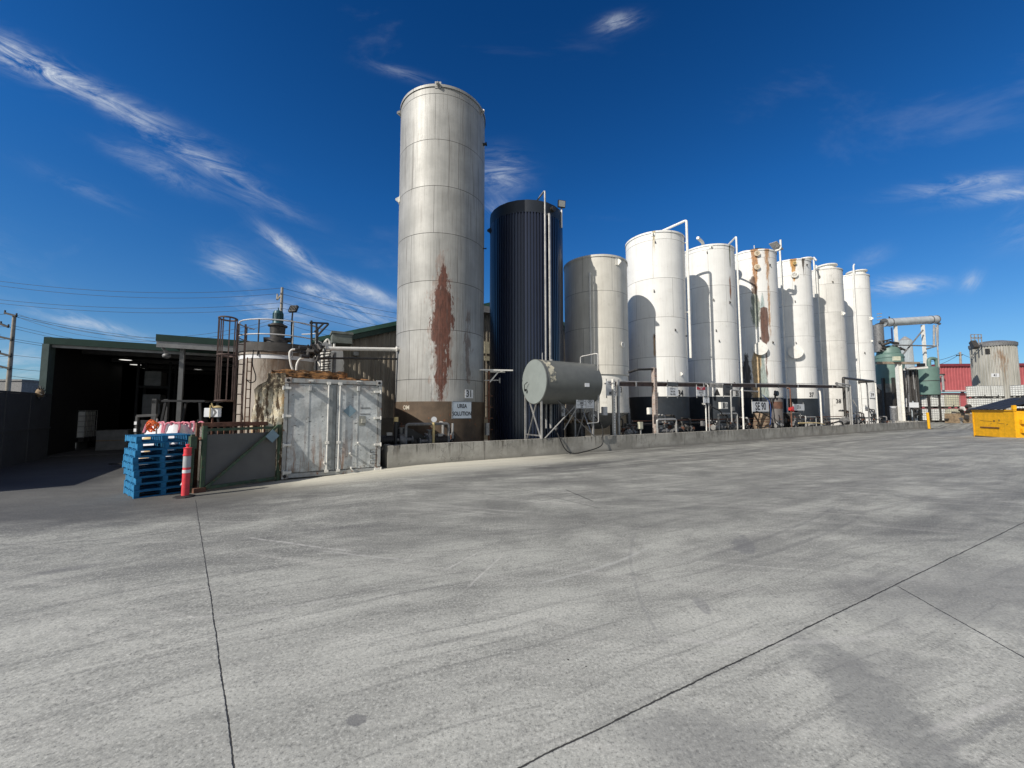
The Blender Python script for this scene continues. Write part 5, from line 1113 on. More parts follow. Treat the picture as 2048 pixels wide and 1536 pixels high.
# bulk bags behind the pallets
def bulk_bag(px, Y, w_, h_, label, seed):
    c = PX(px, 860, Y); z0 = gz_at(c.x, Y); th = thing('bulk_bag', label, 'bulk bag', (c.x, Y, z0), WF, 'white bulk bags behind the pallets')
    from mathutils import noise as NZ
    bm = bmesh.new(); bmesh.ops.create_cube(bm, size=1.0); bmesh.ops.subdivide_edges(bm, edges=bm.edges, cuts=9, use_grid_fill=True); mb = MB()
    for v in bm.verts:
        q = v.co.copy(); k = ss(q.z, .1, .5); bul = 1 + .10 * math.cos(q.z * 3.1); sx_ = (1 - .55 * k) * bul
        r_ = max(abs(q.x), abs(q.y)) * 2; l_ = math.hypot(q.x, q.y) * 2 + 1e-6; rr = (r_ / l_ * .5 + .5)
        p = Vector((c.x + q.x * w_ * sx_ * rr, Y + q.y * w_ * sx_ * rr, z0 + (q.z + .5) * h_)); p += NZ.noise_vector(p * 5 + Vector((seed, 0, 0))) * .035; p.z = max(p.z, z0); mb.v.append(tuple(p))
    mb.f = [tuple(x.index for x in f.verts) for f in bm.faces]; bm.free(); mb.build('bag', M_bag, th, sharp=1.3)
    for sx_, sy_ in ((-1, -1), (1, -1), (1, 1), (-1, 1)):
        a = Vector((c.x + sx_ * w_ * .30, Y + sy_ * w_ * .30, z0 + h_ * .86)); b = Vector((c.x + sx_ * w_ * .05, Y + sy_ * w_ * .18, z0 + h_ * .98)); mid = (a + b) / 2 + Vector((sx_ * .02, 0, .13))
        MB().tube(catm([a, mid + Vector((.05 * sx_, 0, -.02)), mid + Vector((-.04 * sx_, 0, .03)), b], 5), .021, 6).build('loop', M_pink, th)
    return th
bulk_bag(322, 9.7, .74, 1.44, 'leftmost white bulk bag with pink loops behind the blue pallets', 1.0)
bulk_bag(355, 9.6, .60, 1.43, 'middle white bulk bag with pink loops behind the blue pallets', 2.0)
bulk_bag(384, 9.9, .62, 1.44, 'rightmost white bulk bag with pink loops, next to the green gate', 3.0)
c = PX(300, 884, 9.0); zg = gz_at(c.x, 9.0); th = thing('sack', 'small tan sack glimpsed through the left of the blue pallets', 'sack', (c.x, 9.0, zg), WF)
MB().ball((c.x, 9.0, zg + .45), .5, 16, (.42, .34, .9)).build('sack_body', simple('tan_sack', (.45, .32, .16), .85, 0, .3, .2), th); MB().ball((c.x - .03, 9.0, c.z + .05), .12, 10, (1.2, .8, .6)).build('tied_neck', M_brass, th)

# hi-vis orange coil on a stake
c = PX(305, 853, 9.0); zg = gz_at(c.x, 9.1); th = thing('hose_coil', 'orange coil hung on a stake behind the pallets', 'coil', (c.x - .02, 9.1, zg), WF)
mb = MB(); random.seed(4)
for k in range(9):
    A_ = Matrix.Rotation(random.uniform(-.8, .8), 3, 'Z') @ Matrix.Rotation(random.uniform(-.5, .5), 3, 'X'); ra, rb = random.uniform(.05, .10), random.uniform(.07, .13); off = Vector((random.uniform(-.03, .03), random.uniform(-.05, .05), random.uniform(-.05, .04)))
    mb.tube([c + off + A_ @ Vector((ra * math.cos(a) * (1 + .2 * math.sin(3 * a)), .02 * math.sin(2 * a), rb * math.sin(a) - .3 * ra * math.cos(2 * a))) for a in [2 * math.pi * i / 16 for i in range(14)]], .011, 6)
mb.build('coil', M_orange, th); MB().cyl((c.x - .04, 9.15, zg), (c.x - .04, 9.15, c.z + .18), .015).build('stake', M_steel, th)

# ------------------------------------------------------------------ red bollard
b0 = G(370, 994); BT = thing('warning_bollard', 'red plastic bollard with a grey reflective band on a black rubber base', 'bollard', (b0.x, b0.y, b0.z), WF)
Hb = PX(368, 888, b0.y).z - b0.z; Zb = lambda f: b0.z + Hb * f
MB().lathe([(.066, Zb(.03)), (.064, Zb(.80)), (.064, Zb(.915)), (.050, Zb(.935)), (.022, Zb(.94)), (.022, Zb(.965)), (.036, Zb(.972)), (.036, Zb(.992)), (.02, Zb(1.0))], (b0.x, b0.y), 28).build('post', M_red, BT)
MB().lathe([(.067, Zb(.56)), (.067, Zb(.775))], (b0.x, b0.y), 28, cap=False).build('reflective_band', M_refl, BT)
MB().lathe([(.075, Zb(.785)), (.075, Zb(.80))], (b0.x, b0.y), 28).lathe([(.068, Zb(.92)), (.078, Zb(.925)), (.066, Zb(.93))], (b0.x, b0.y), 28).build('collar', M_red, BT)
MB().lathe([(.19, Zb(.0)), (.18, Zb(.018)), (.09, Zb(.035))], (b0.x - .02, b0.y), 8).build('base', M_rubber, BT)
MB().lathe([(.0675, Zb(.455)), (.0675, Zb(.515))], (b0.x, b0.y), 28, cap=False).build('torn_tape', M_whitecl, BT); MB().prism([(b0.x - .10, Zb(.22)), (b0.x - .06, Zb(.30)), (b0.x - .05, Zb(.24))], b0.y - .02, b0.y - .015).build('tape_end', M_whitecl, BT, smooth=False)
mat_ = G(392, 996); MB

# ------------------------------------------------------------------ agitated brown tank behind the container
OB = 4.3; tb, rb_ = tfit(476, 638, 760, OB); rb_ = min(rb_, 1.55); HB = RP(557, 704, OB - rb_)[2]; TKB = (tb, OB, rb_)
aB1, aB2 = cylhit(572, 760, tb, OB, rb_)[1], cylhit(535, 760, tb, OB, rb_)[1]
mB = shell_mat('brown_stained_tank_shell', (.24, .205, .165), (.44, .40, .35), 9.0, 5, .2, .9, (.13, .085, .05), .7, 0, -1, r=rb_, blotch=.35, dots=.8, patches=[
    (aB1, [(-1, .35), (HB - 1, .36), (HB - .3, .40), (HB, .40)], (.14, .075, .035), 2.0, 1.2, .75, .20), (aB2, [(-1, 0), (HB - 2.2, 0), (HB - 1.2, .05), (HB - .3, .16), (HB, .2)], (.12, .07, .035), 5.0, 1.2, .7, .10)])
TB = tank_at('storage_tank', 'squat brown stained tank with a railed top, ladder and agitator motor', tb, OB, rb_, HB, mB, dome=.05)
MB().lathe([(rb_ + .012, HB - .22), (rb_ + .012, HB - .02)], (tb, OB), 72, cap=False).build('rim_band', M_whitecl, TB)
MB().lathe([(rb_ + .07, HB + .02), (rb_ + .07, HB + .30), (rb_ - .02, HB + .31)], (tb, OB), 72, cap=False).build('top_kerb', simple('dark_top_kerb', (.07, .065, .06), .7, .1, .4, .5), TB)
# railings
rl = MB(); rr = rb_ + .05; hi = RP(557, 654, OB)[2]; lo = RP(557, 681, OB)[2]
angs = [R(180 + k * 15) for k in range(-3, 17)]
for z, rad in ((hi, .022), (lo, .022)): rl.tube([(tb + rr * math.cos(a), OB + rr * math.sin(a), z) for a in angs], rad, 8)
rl.build('rail', simple('pale_handrail', (.50, .50, .50), .5, 0, .15), TB)
for k, d in enumerate((150, 195, 240, 285, 330, 30)):
    a = R(d); MB().cyl((tb + rr * math.cos(a), OB + rr * math.sin(a), HB - .15), (tb + rr * math.cos(a), OB + rr * math.sin(a), hi), .022).build('rail_post', M_steel if k % 2 else M_dark, TB)
# agitator
cm = RP(556, 640, OB - .2); AG = thing('agitator_motor', 'teal electric motor on a dark gearbox on top of the brown tank', 'motor', (cm[0], OB - .2, HB), RF)
zt0, zt1, zt2 = [RP(556, k, OB - .2)[2] for k in (690, 648, 622)]
MB().lathe([(.17, zt1), (.16, zt1 + .02), (.16, zt2 - .08), (.13, zt2 - .01), (.05, zt2 + .02)], (cm[0], OB - .2), 24).cyl((cm[0], OB - .2, zt2), (cm[0], OB - .2, zt2 + .12), .02).build('motor', M_motor, AG)
mf = MB()
for k in range(20): a = 2 * math.pi * k / 20; mf.bar((cm[0] + .16 * math.cos(a), OB - .2 + .16 * math.sin(a), zt1 + .08), (cm[0] + .16 * math.cos(a), OB - .2 + .16 * math.sin(a), zt2 - .1), .012, .03)
sub(mf.build('cooling_fins', M_motor, AG), KIDS(AG)[0])
MB().lathe([(.34, HB + .1), (.32, zt0 + .15), (.22, zt0 + .25), (.24, zt1 - .12), (.30, zt1 - .10), (.30, zt1 - .05), (.20, zt1 - .03), (.2, zt1)], (cm[0], OB - .2), 20).cyl((cm[0] - .4, OB - .2, zt0 + .15), (cm[0] + .42, OB - .2, zt0 + .2), .09).build('gearbox', M_dark, AG)
f0 = RP(584, 690, OB); ft = RP(584, 640, OB); fh = RP(587, 618, OB)
flood('floodlight', 'dark square floodlight on a pole beside the agitator motor', (f0[0], OB, HB), (ft[0], OB, ft[2]), (fh[0], OB, fh[2]), .30, (.5, .6, -.35), pm=M_dark)
# caged ladder at the left flank
lx = RP(483, 700, OB - 1.2)[0]; lo_ = OB - rb_ - .02; LD = thing('caged_ladder', 'dark steel ladder with a hooped safety cage at the left of the brown tank', 'ladder', (lx, lo_, 0), RF)
xL, xR = RP(466, 640, 2.6)[0], RP(489, 640, 2.6)[0]; yl = 2.6; ztop = RP(478, 641, yl)[2]
ys0 = 2.55
la, lb = RP(477, 640, ys0)[0], RP(492, 640, ys0)[0]; ztl = RP(485, 648, ys0)[2]
for x in (la, lb): MB().bar((x, ys0, .0), (x, ys0, ztl), .05).build('stile', M_rack, LD)
k = 0; z = .3
while z < ztl - .1: MB().cyl((la, ys0, z), (lb, ys0, z), .014, n=6).build('rung', M_rack, LD); z += .3
ca0, ca1 = RP(441, 640, ys0)[0], la; cc_ = (ca0 + ca1) / 2; cr = (ca1 - ca0) / 2; zc0 = RP(455, 802, ys0)[2]; zc1 = RP(455, 641, ys0)[2]
for z in (zc1, (zc0 * .45 + zc1 * .55), zc0):
    MB().tube([(cc_ + cr * 1.0 * math.cos(a), ys0 - .28 + .30 * math.sin(a), z) for a in [R(d) for d in range(0, 361, 20)]], .026, 6, cap=False).build('cage_hoop', M_rack, LD)
for d in (0, 180, 215, 250, 290, 330, 145): a = R(d); MB().bar((cc_ + cr * math.cos(a), ys0 - .28 + .30 * math.sin(a), zc0), (cc_ + cr * math.cos(a), ys0 - .28 + .30 * math.sin(a), zc1), .03, .012).build('cage_strap', M_rack, LD)
# second ladder hugging the shell
l2a, l2b = RP(493, 760, 2.75)[0], RP(502, 760, 2.75)[0]; L2 = thing('wall_ladder', 'narrow rusty ladder with a cable loop on the face of the brown tank', 'ladder', (l2a, 2.75, 0), RF); z2 = RP(497, 715, 2.75)[2]
for x in (l2a, l2b): MB().bar((x, 2.75, 0), (x, 2.75, z2), .03).build('stile', M_rust, L2)
z = .3
while z < z2: MB().cyl((l2a, 2.75, z), (l2b, 2.75, z), .012, n=6).build('rung', M_rust, L2); z += .28
lp = [RP(a_, b_, 2.6) for a_, b_ in ((507, 700), (505, 728), (511, 750), (510, 762), (500, 765), (492, 758))]; MB().tube(catm(lp, 5), .016, 6).build('cable', M_black, L2)
lp = [RP(a_, b_, 2.7) for a_, b_ in ((490, 690), (486, 740), (483, 800), (486, 840))]; MB().tube(catm(lp, 5), .016, 6).build('cable', M_black, L2)
# white curved hoses from valve cluster into container roof
VC = thing('valve_cluster', 'tangle of dark valves and pipes above the container roof', 'pipework', RP(625, 705, 2.2), RF)
mb = MB(); random.seed(9)
for k in range(16):
    c = RP(random.uniform(606, 640), random.uniform(694, 718), 2.2 + random.uniform(-.2, .2)); ax = Vector((random.uniform(-1, 1), random.uniform(-.4, .4), random.uniform(-1, 1))).normalized(); mb.cyl(c - ax * .12, c + ax * .12, random.uniform(.03, .07), n=10)
mb.build('valves', M_dark, VC)
for pts in (((590, 699), (583, 700), (579, 708), (582, 730), (588, 745)), ((608, 717), (600, 718), (594, 728), (592, 745))):
    MB().tube(catm([RP(a_, b_, 2.15) for a_, b_ in pts], 5), .03).build('curved_pipe', M_white, VC)
MB().pipe([RP(590, 699, 2.15), RP(612, 698, 2.2), RP(626, 690, 2.3), RP(650, 694, 2.4)], .04, .08).build('header', M_dark, VC)
def frm(name, label, segs, o, r, m, cat='pipe frame'):
    P0 = RP(*segs[0][0], o); th = thing(name, label, cat, (P0[0], o, P0[2] - .2), RF)
    for s_ in segs: MB().pipe([RP(a_, b_, o) for a_, b_ in s_], r, .06).build('member', m, th)
    return th
frm('davit_frame', 'dark triangular hoist frame standing above the valve cluster', [((623, 700), (623, 641)), ((620, 645), (658, 647), (634, 672), (634, 700)), ((633, 646), (633, 745)), ((647, 647), (629, 664)), ((619, 646), (626, 646))], 2.3, .03, M_black)
# long pale pipe to tank 31
P_a, P_b = RP(650, 697, 2.3), RP(797, 699, 2.6); pipe_thing('long_pipe', 'long pale horizontal pipe from the valve cluster to tank 31', [P_a, P_b], .065, M_white)
P_a, P_b = RP(628, 716, 2.4), RP(797, 718, 2.7); pipe_thing('long_pipe', 'thin dark pipe below the long pale pipe left of tank 31', [P_a, P_b], .035, M_dark)
st = RP(663, 690, 2.8); th = thing('grey_stand', 'white and grey upright pipes with small branches behind the container roof', 'pipe stand', (st[0], 2.8, 0), RF)
for px, top, m_ in ((647, 700, M_white), (660, 688, M_white), (669, 705, M_grey)):
    x = RP(px, 700, 2.9)[0]; MB().cyl((x, 2.9, 0), (x, 2.9, RP(px, top, 2.9)[2]), .06).build('upright', m_, th)
mb = MB()
for k in range(9): z0_ = RP(655, 705 + k * 5, 2.8)[2]; mb.bar((RP(638 + (k % 3) * 4, 700, 2.8)[0], 2.8, z0_), (RP(662, 700, 2.8)[0], 2.8, z0_ + .05), .05, .035)
mb.build('branches', M_dark, th)
wt_ = RP(652, 722, 3.6); th = thing('white_tote', 'white ribbed tank seen behind the upright pipes', 'storage tank', (wt_[0], 3.6, 0), RF)
zt_ = RP(652, 700, 3.6)[2]; MB().lathe([(.48, 0.02)] + [(.48 + (.03 if k % 2 else 0), .1 + k * .12) for k in range(int((zt_ - .2) / .12))] + [(.46, zt_)], (wt_[0] + .1, 3.7), 28).build('tank_body', M_white, th)
fit = RP(657, 682, 2.5); th = thing('vent_valve', 'pale flanged vent valve above the long pipe', 'valve', fit, RF); MB().cyl(RP(652, 697, 2.5), RP(650, 684, 2.5), .05).tube(catm([RP(650, 684, 2.5), RP(655, 679, 2.5), RP(659, 684, 2.5), RP(658, 696, 2.5)], 5), .035).build('valve_body', M_white, th); MB().wheel(RP(651, 690, 2.45), (0, 1, 0), .10, .04).build('flange', M_steel, th)

# ------------------------------------------------------------------ sheds at the left and behind
# corrugated wall helper: ribs along local x on plane y=o, vertical sheets, upper edge given by function top(x)
def corrug(mb, x0, x1, o, z0, top, pitch=.22, dep=.035):
    pts = []; x = x0
    while x < x1:
        for f_, d in ((0, 0), (.45, 0), (.55, dep), (.90, dep)):
            xx = x + f_ * pitch
            if xx <= x1: pts.append((xx, o - d))
        x += pitch
    n = len(pts); vs = [(a, b, z0) for a, b in pts] + [(a, b, top(a)) for a, b in pts]
    return mb.add(vs, [(i, i + 1, n + i + 1, n + i) for i in range(n - 1)])
def wallmat(name, c0, c1):
    m, T, b = newmat(name); v = T.coord(); n = T.noise(T.scale(v, (3, 3, .25)), 1.2, 6, .65); n2 = T.noise(v, .8, 5, .6)
    c = T.mix(c0, c1, n.ss(.35, .65)); c = T.mix(c, (.10, .075, .045), n2.ss(.5, .75) * .5); fin(T, b, c, .6, .0, n2, .2, .004); return m
M_beige = wallmat('beige_ribbed_cladding', (.24, .205, .155), (.34, .30, .235))
OG = 7.6
def gx(px, py): return RP(px, py, OG)
gA = gx(640, 688); gP = gx(1022, 598); gE = 22.5; zp = gx(1030, 597)[2]; xp = gx(1030, 597)[0]; zA = gx(700, 664)[2] - .31 * (gx(700, 664)[0] - gA[0]) ; slope = (zp - gx(700, 664)[2]) / (xp - gx(700, 664)[0])
def gtop(x): return zp - slope * abs(x - xp)
SH = thing('warehouse', 'large beige ribbed warehouse with a green gable fascia behind the tanks', 'building', (xp, OG, 0), RF)
xa_ = gA[0]; xb_ = 2 * xp - xa_
corrug(MB(), xa_, xb_, OG, 1.25, lambda x: gtop(x) - .15).build('cladding', M_beige, SH, smooth=False)
MB().box(xa_, OG - .06, 0, xb_, OG + .1, 1.24).build('block_base', simple('beige_block_base', (.15, .135, .105), .85, 0, .2, .3, (.09, .08, .06), 2), SH)
for s_ in (0, 1):
    X0, X1 = (xa_ - .35, xp) if s_ == 0 else (xp, xb_ + .35)
    MB().prism([(X0, gtop(X0) - .42), (X1, gtop(X1) - .42), (X1, gtop(X1)), (X0, gtop(X0))], OG - .22, OG - .14).build('fascia', M_fascia, SH)
    MB().prism([(X0, gtop(X0) - .17), (X1, gtop(X1) - .17), (X1, gtop(X1) + .03), (X0, gtop(X0) + .03)], OG - .28, OG - .222).build('barge_cap', simple('green_gutter_metal', (.045, .115, .085), .4, .1, .2, .2, (.12, .12, .10), 3), SH)
    MB().prism([(X0, gtop(X0) - .10), (X1, gtop(X1) - .10), (X1, gtop(X1) - .04), (X0, gtop(X0) - .04)], OG - .139, OG + 16).build('roof', simple('grey_green_roof', (.16, .20, .18), .5, .1, .2, .2), SH)
MB().box(xa_, OG + .11, 0, xa_ + .1, OG + 16, gtop(xa_) - .15).box(xb_ - .1, OG + .11, 0, xb_, OG + 16, gtop(xb_) - .15).box(xa_ + .1, OG + 15.9, 0, xb_ - .1, OG + 16, gtop(xa_) - .15).build('side_walls', M_beige, SH)
# boxed gutter at the left corner of the gable
g1_, g2_ = RP(664, 667, OG - .9), RP(703, 690, OG - .9); MB().box(g1_[0], OG - 1.1, g2_[2] + .02, g2_[0], OG - .29, g2_[2] + .42).box(g1_[0] - .04, OG - 1.14, g2_[2] + .422, g2_[0] + .04, OG - .285, g2_[2] + .52).build('box_gutter', simple('grimy_grey_gutter', (.17, .19, .17), .6, .1, .3, .7, (.07, .07, .05), 3), SH)
q = RP(663, 700, OG - .9); MB().pipe([(q[0] + .1, OG - 1.0, g2_[2] + .02), (q[0] + .05, OG - 1.0, .1)], .05, .1).build('downpipe', M_white, SH)
# small pale yellow louvre strips on the wall between 31 and the navy tank
for py0, py1 in ((683, 708), (712, 722)):
    a_, b_ = RP(968, py0, OG - .05), RP(981, py1, OG - .05); MB().box(a_[0], OG - .09, b_[2], b_[0] + .3, OG - .062, a_[2]).build('louvre', simple('pale_yellow_sheet', (.52, .47, .33), .6), SH)
a_ = RP(968, 612, OG - .3); b_ = RP(984, 627, OG - .3); MB().box(a_[0] - .3, OG - .36, b_[2], b_[0] + .5, OG - .30, a_[2]).build('fascia_plate', M_galv, SH)
# windows in the warehouse wall between container and tank 31
a_, b_ = RP(706, 704, OG - .1), RP(716, 712, OG - .1)
MB().box(a_[0], OG - .30, b_[2], b_[0], OG - .07, a_[2]).build('wall_lamp', M_steel, SH)
M_shadein = M_shedin
# open lean-to shed at the far left
OS = 9.5; sa = RP(88, 676, OS); sb = RP(318, 688, OS); zS = (sa[2] + sb[2]) / 2 + .02; xS0 = RP(86, 676, OS)[0]; xS1 = xa_ + 3.0
LS = thing('open_shed', 'open fronted dark shed with a green fascia at the left of the yard', 'building', (xS0, OS, 0), RF); dz0 = -.3; DP = 15
MB().box(xS0 + .02, OS, zS - .26, RP(700, 690, OS)[0], OS + .12, zS).build('fascia', M_fascia, LS)
MB().box(xS0, OS - .02, dz0, xS0 + .18, OS + .45, zS - .262).build('corner_post', simple('grey_green_post', (.10, .14, .13), .6, .1, .2, .2), LS)
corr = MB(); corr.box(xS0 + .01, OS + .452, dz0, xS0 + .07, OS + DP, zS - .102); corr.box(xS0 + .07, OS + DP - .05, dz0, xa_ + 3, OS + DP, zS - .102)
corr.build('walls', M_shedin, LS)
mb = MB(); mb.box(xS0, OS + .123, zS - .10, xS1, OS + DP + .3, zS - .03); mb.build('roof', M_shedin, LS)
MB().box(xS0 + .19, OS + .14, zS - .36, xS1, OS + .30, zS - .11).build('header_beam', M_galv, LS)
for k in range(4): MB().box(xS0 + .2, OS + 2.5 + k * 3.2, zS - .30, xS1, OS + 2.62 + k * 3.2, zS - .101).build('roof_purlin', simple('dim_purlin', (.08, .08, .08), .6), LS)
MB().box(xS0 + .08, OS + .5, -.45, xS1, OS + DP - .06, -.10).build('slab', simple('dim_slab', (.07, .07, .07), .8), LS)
# nearer awning with galvanised beam
OAW = 6.6; aw0 = RP(312, 668, OAW); zW = aw0[2]; xW1 = RP(664, 690, OAW)[0]
AW = thing('yard_awning', 'flat awning with green fascia and pale steel beam before the open shed', 'awning', (aw0[0], OAW, zW - .4), RF)
MB().box(aw0[0], OAW, zW - .24, xW1, OAW + .1, zW).build('fascia', M_fascia, AW)
MB().box(aw0[0] + .02, OAW + .02, zW - .46, xW1, OAW + .12, zW - .242).build('beam', M_galv, AW)
MB().prism([(aw0[0] + .01, zW - .14), (xW1 - .02, zW - .14), (xW1 - .02, zW - .06), (aw0[0] + .01, zW - .06)], OAW + .125, OS + 5).build('roof', M_shedin, AW)
pc = RP(364, 728, OAW + .4); MB().box(pc[0] - .065, OAW + .3, -.25, pc[0] + .065, OAW + .5, zW - .142).build('column', simple('grey_column', (.20, .205, .20), .6, 0, .15, .3), AW)
q = RP(330, 705, OAW + .3); MB().bar((q[0] - .2, OAW + .2, zW - .2), (q[0] + .1, OAW + .3, q[2] - .1), .08).ball((q[0] + .05, OAW + .3, q[2] - .12), .13, 12, (1, 1, .8)).build('dusty_bracket', M_grey, AW)
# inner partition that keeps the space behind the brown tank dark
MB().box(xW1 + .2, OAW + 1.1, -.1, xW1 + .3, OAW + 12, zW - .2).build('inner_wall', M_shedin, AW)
# bay lights
for i, (px, py, dd) in enumerate(((252, 709, 5), (272, 717, 7.5), (287, 722, 9.5), (398, 721, 9))):
    c = RP(px, py, OS + dd); c[2] = min(c[2], zS - .25)
    th = thing('bay_light', ['largest', 'second', 'third', 'far right tiny'][i] + ' of the lit round lamps under the shed roof', 'ceiling light', c, RF, 'lit lamps under the shed roof')
    MB().lathe([(.06, c[2] + .16), (.10, c[2] + .1), (.24, c[2] + .02), (.25, c[2])], (c[0], c[1]), 24, cap=False).cyl((c[0], c[1], c[2] + .1), (c[0], c[1], zS - .1), .02).build('reflector', M_steel, th)
    MB().lathe([(.23, c[2] + .005), (.23, c[2] + .012)], (c[0], c[1]), 24).build('bulb_disc', M_lampon, th)

# ------------------------------------------------------------------ IBC totes
def make_ibc(o3, fr, yellow=False, s=1.0, label='', group='caged liquid totes', dark=False, name='caged_tote'):
    x, y, z = o3; th = thing(name, label, 'caged tote', o3, fr, group)
    w_, d_, h_ = 1.2 * s, 1.0 * s, 1.0 * s; pb = .15 * s
    MB().box(x + .03, y + .03, z + pb, x + w_ - .03, y + d_ - .03, z + pb + h_ - .06).cyl((x + w_ / 2, y + d_ / 2, z + pb + h_ - .07), (x + w_ / 2, y + d_ / 2, z + pb + h_ - .01), .10 * s).build('bottle', M_plasty if yellow else M_plast, th, bevel=.05 * s)
    cg = MB(); r = .011 * s
    for k in range(6):
        zz_ = z + pb + .02 + k * (h_ - .04) / 5; cg.tube([(x, y, zz_), (x + w_, y, zz_), (x + w_, y + d_, zz_), (x, y + d_, zz_), (x, y, zz_)], r, 4, cap=False)
    for k in range(7):
        for yy in (y, y + d_): cg.bar((x + w_ * k / 6, yy, z + pb), (x + w_ * k / 6, yy, z + pb + h_), .018 * s)
    for k in range(1, 5):
        for xx in (x, x + w_): cg.bar((xx, y + d_ * k / 5, z + pb), (xx, y + d_ * k / 5, z + pb + h_), .018 * s)
    cg.build('cage', M_steel, th)
    pt = MB().box(x, y, z + pb - .03 * s, x + w_, y + d_, z + pb)
    for a in (0, .5, 1):
        for b in (0, .5, 1): pt.box(x + a * (w_ - .14 * s), y + b * (d_ - .12 * s), z + .02, x + a * (w_ - .14 * s) + .14 * s, y + b * (d_ - .12 * s) + .12 * s, z + pb - .03 * s)
    for b in (0, .5, 1): pt.box(x, y + b * (d_ - .12 * s), z, x + w_, y + b * (d_ - .12 * s) + .12 * s, z + .02)
    pt.build('pallet_base', M_dark, th)
    MB().cyl((x + w_ / 2, y - .04, z + pb + .08), (x + w_ / 2, y + .03, z + pb + .08), .04 * s, n=10).build('tap', M_black, th)
    return th
IW = {}
def ibc(px, py, Y, label, yellow=False, s=1.0, rot=0.0, up=0):
    """tote whose lower left front corner is seen at (px,py)"""
    c = PX(px, py, Y); z = c.z if up is None else gz_at(c.x, Y) + up; f_ = Frame(c.x, Y, rot); return make_ibc((0, 0, z), f_, yellow, s, label)
# inside the dark shed
c = RP(70, 872, OS + 3.0); ff = Frame(*RF.w((c[0], OS + 3.0, 0))[:2], RF.a)
make_ibc((0, 0, -.1 + .34), ff, False, 1.2, 'caged white tote standing on a low crate just inside the dark shed')
th = thing('low_crate', 'low slatted white crate under the tote in the dark shed', 'crate', (-.03, -.05, -.1), ff)
mb = MB()
for k in range(5): mb.box(-.03 + k * .26, -.05, -.1 + .08, .20 + k * .26, -.03, .22)
mb.build('slats', M_plast, th); MB().box(-.03, -.028, -.1, 1.25, 1.0, .22).build('crate_body', M_card, th)
c = RP(192, 875, OS + 2.2); th = thing('carton_stack', 'dim low carton stack right of the tote inside the shed', 'cartons', (c[0], OS + 2.2, -.1), RF); MB().box(c[0], OS + 2.2, -.1, c[0] + 1.0, OS + 3.2, .75).build('carton', M_card, th, bevel=.01); MB().box(c[0], OS + 2.19, .3, c[0] + 1.0, OS + 2.198, .33).build('tape', M_wood, th)
for (a0, a1, lab) in (((283, 830), (321, 789), 'grey wrapped goods stack behind the forklift in the shed'), ((288, 771), (323, 743), 'grey wrapped goods high on the rack in the shed, above the other stack')):
    A_, B_ = RP(*a0, OS + 3.4), RP(*a1, OS + 3.4); th = thing('wrapped_goods', lab, 'goods', (A_[0], OS + 3.4, A_[2]), RF, 'wrapped goods in the shed')
    MB().box(A_[0], OS + 3.4, A_[2], B_[0], OS + 4.4, B_[2]).build('wrapped_block', M_card, th, bevel=.02); mb = MB()
    for k in range(1, 3): z = A_[2] + (B_[2] - A_[2]) * k / 3; mb.box(A_[0] - .005, OS + 3.385, z, B_[0] + .005, OS + 3.397, z + .02)
    mb.build('layer_edges', M_grey, th)
A_ = RP(283, 830, OS + 3.4); B_ = RP(325, 772, OS + 3.4)
th = thing('storage_rack', 'dark pallet rack that carries the wrapped goods in the shed', 'rack', (A_[0], OS + 3.4, -.1), RF)
for x in (A_[0] - .2, B_[0] + .25):
    for y in (OS + 3.38, OS + 4.45): MB().bar((x, y, -.1), (x, y, zS - .4), .09).build('upright', M_shedin, th)
for z in (A_[2], RP(288, 771, OS + 3.4)[2]):
    for y in (OS + 3.38, OS + 4.45): MB().bar((A_[0] - .2, y, z - .06), (B_[0] + .25, y, z - .06), .05, .1).build('beam', M_shedin, th)

# ------------------------------------------------------------------ forklift in the shade
c = G(330, 915); FY = 12.2; fx = PX(312, 850, FY).x; fz = gz_at(fx, FY); FFr = Frame(fx, FY, R(12)); FL = thing('forklift', 'black forklift with a white roll cage strip parked in the shade behind the bulk bags', 'forklift', (0, 0, fz), FFr)
M_fk = simple('dark_forklift_paint', (.02, .02, .021), .45, 0, .2); M_fr = simple('dim_silver_frame', (.07, .07, .07), .5, .1)
MB().box(-.15, 0, fz + .35, 1.55, 1.15, fz + .95).box(.95, .05, fz + .95, 1.5, 1.1, fz + 1.15).build('body', M_fk, FL, bevel=.06)
MB().box(1.05, .1, fz + .5, 1.75, 1.05, fz + 1.1).build('counterweight', M_fk, FL, bevel=.1)
for x in (.25, 1.3):
    for y in (-.04, 1.19):
        wl = MB().wheel((x, y, fz + .28), (0, 1, 0), .28, .2, 24).build('wheel', M_rubber, FL); sub(MB().wheel((x, y + (-.11 if y < 0 else .11), fz + .28), (0, 1, 0), .13, .03).build('rim', M_grey, FL), wl)
for x, y in ((.05, .05), (.05, 1.1), (1.25, .05), (1.25, 1.1)): MB().bar((x, y, fz + .9), (x + (.15 if x < 1 else -.1), y, fz + 2.05), .06).build('guard_post', M_fk, FL)
g_ = MB().box(.1, .0, fz + 2.05, 1.3, .06, fz + 2.11).box(.1, 1.09, fz + 2.05, 1.3, 1.15, fz + 2.11)
for k in range(7): g_.box(.12 + k * .19, .06, fz + 2.06, .16 + k * .19, 1.09, fz + 2.10)
g_.build('overhead_guard', M_fk, FL)
for y in (.25, .8): MB().box(-.30, y, fz + .1, -.18, y + .1, fz + 2.15).build('mast_rail', M_fr, FL)
MB().box(-.31, .25, fz + 2.0, -.19, .9, fz + 2.1).box(-.31, .25, fz + 1.1, -.19, .9, fz + 1.2).build('mast_cross', M_fk, FL)
MB().box(-.40, .15, fz + .15, -.32, 1.0, fz + .5).build('carriage', M_fk, FL)
for y in (.25, .8): MB().box(-1.35, y, fz + .08, -.33, y + .11, fz + .12).build('fork', M_fk, FL)
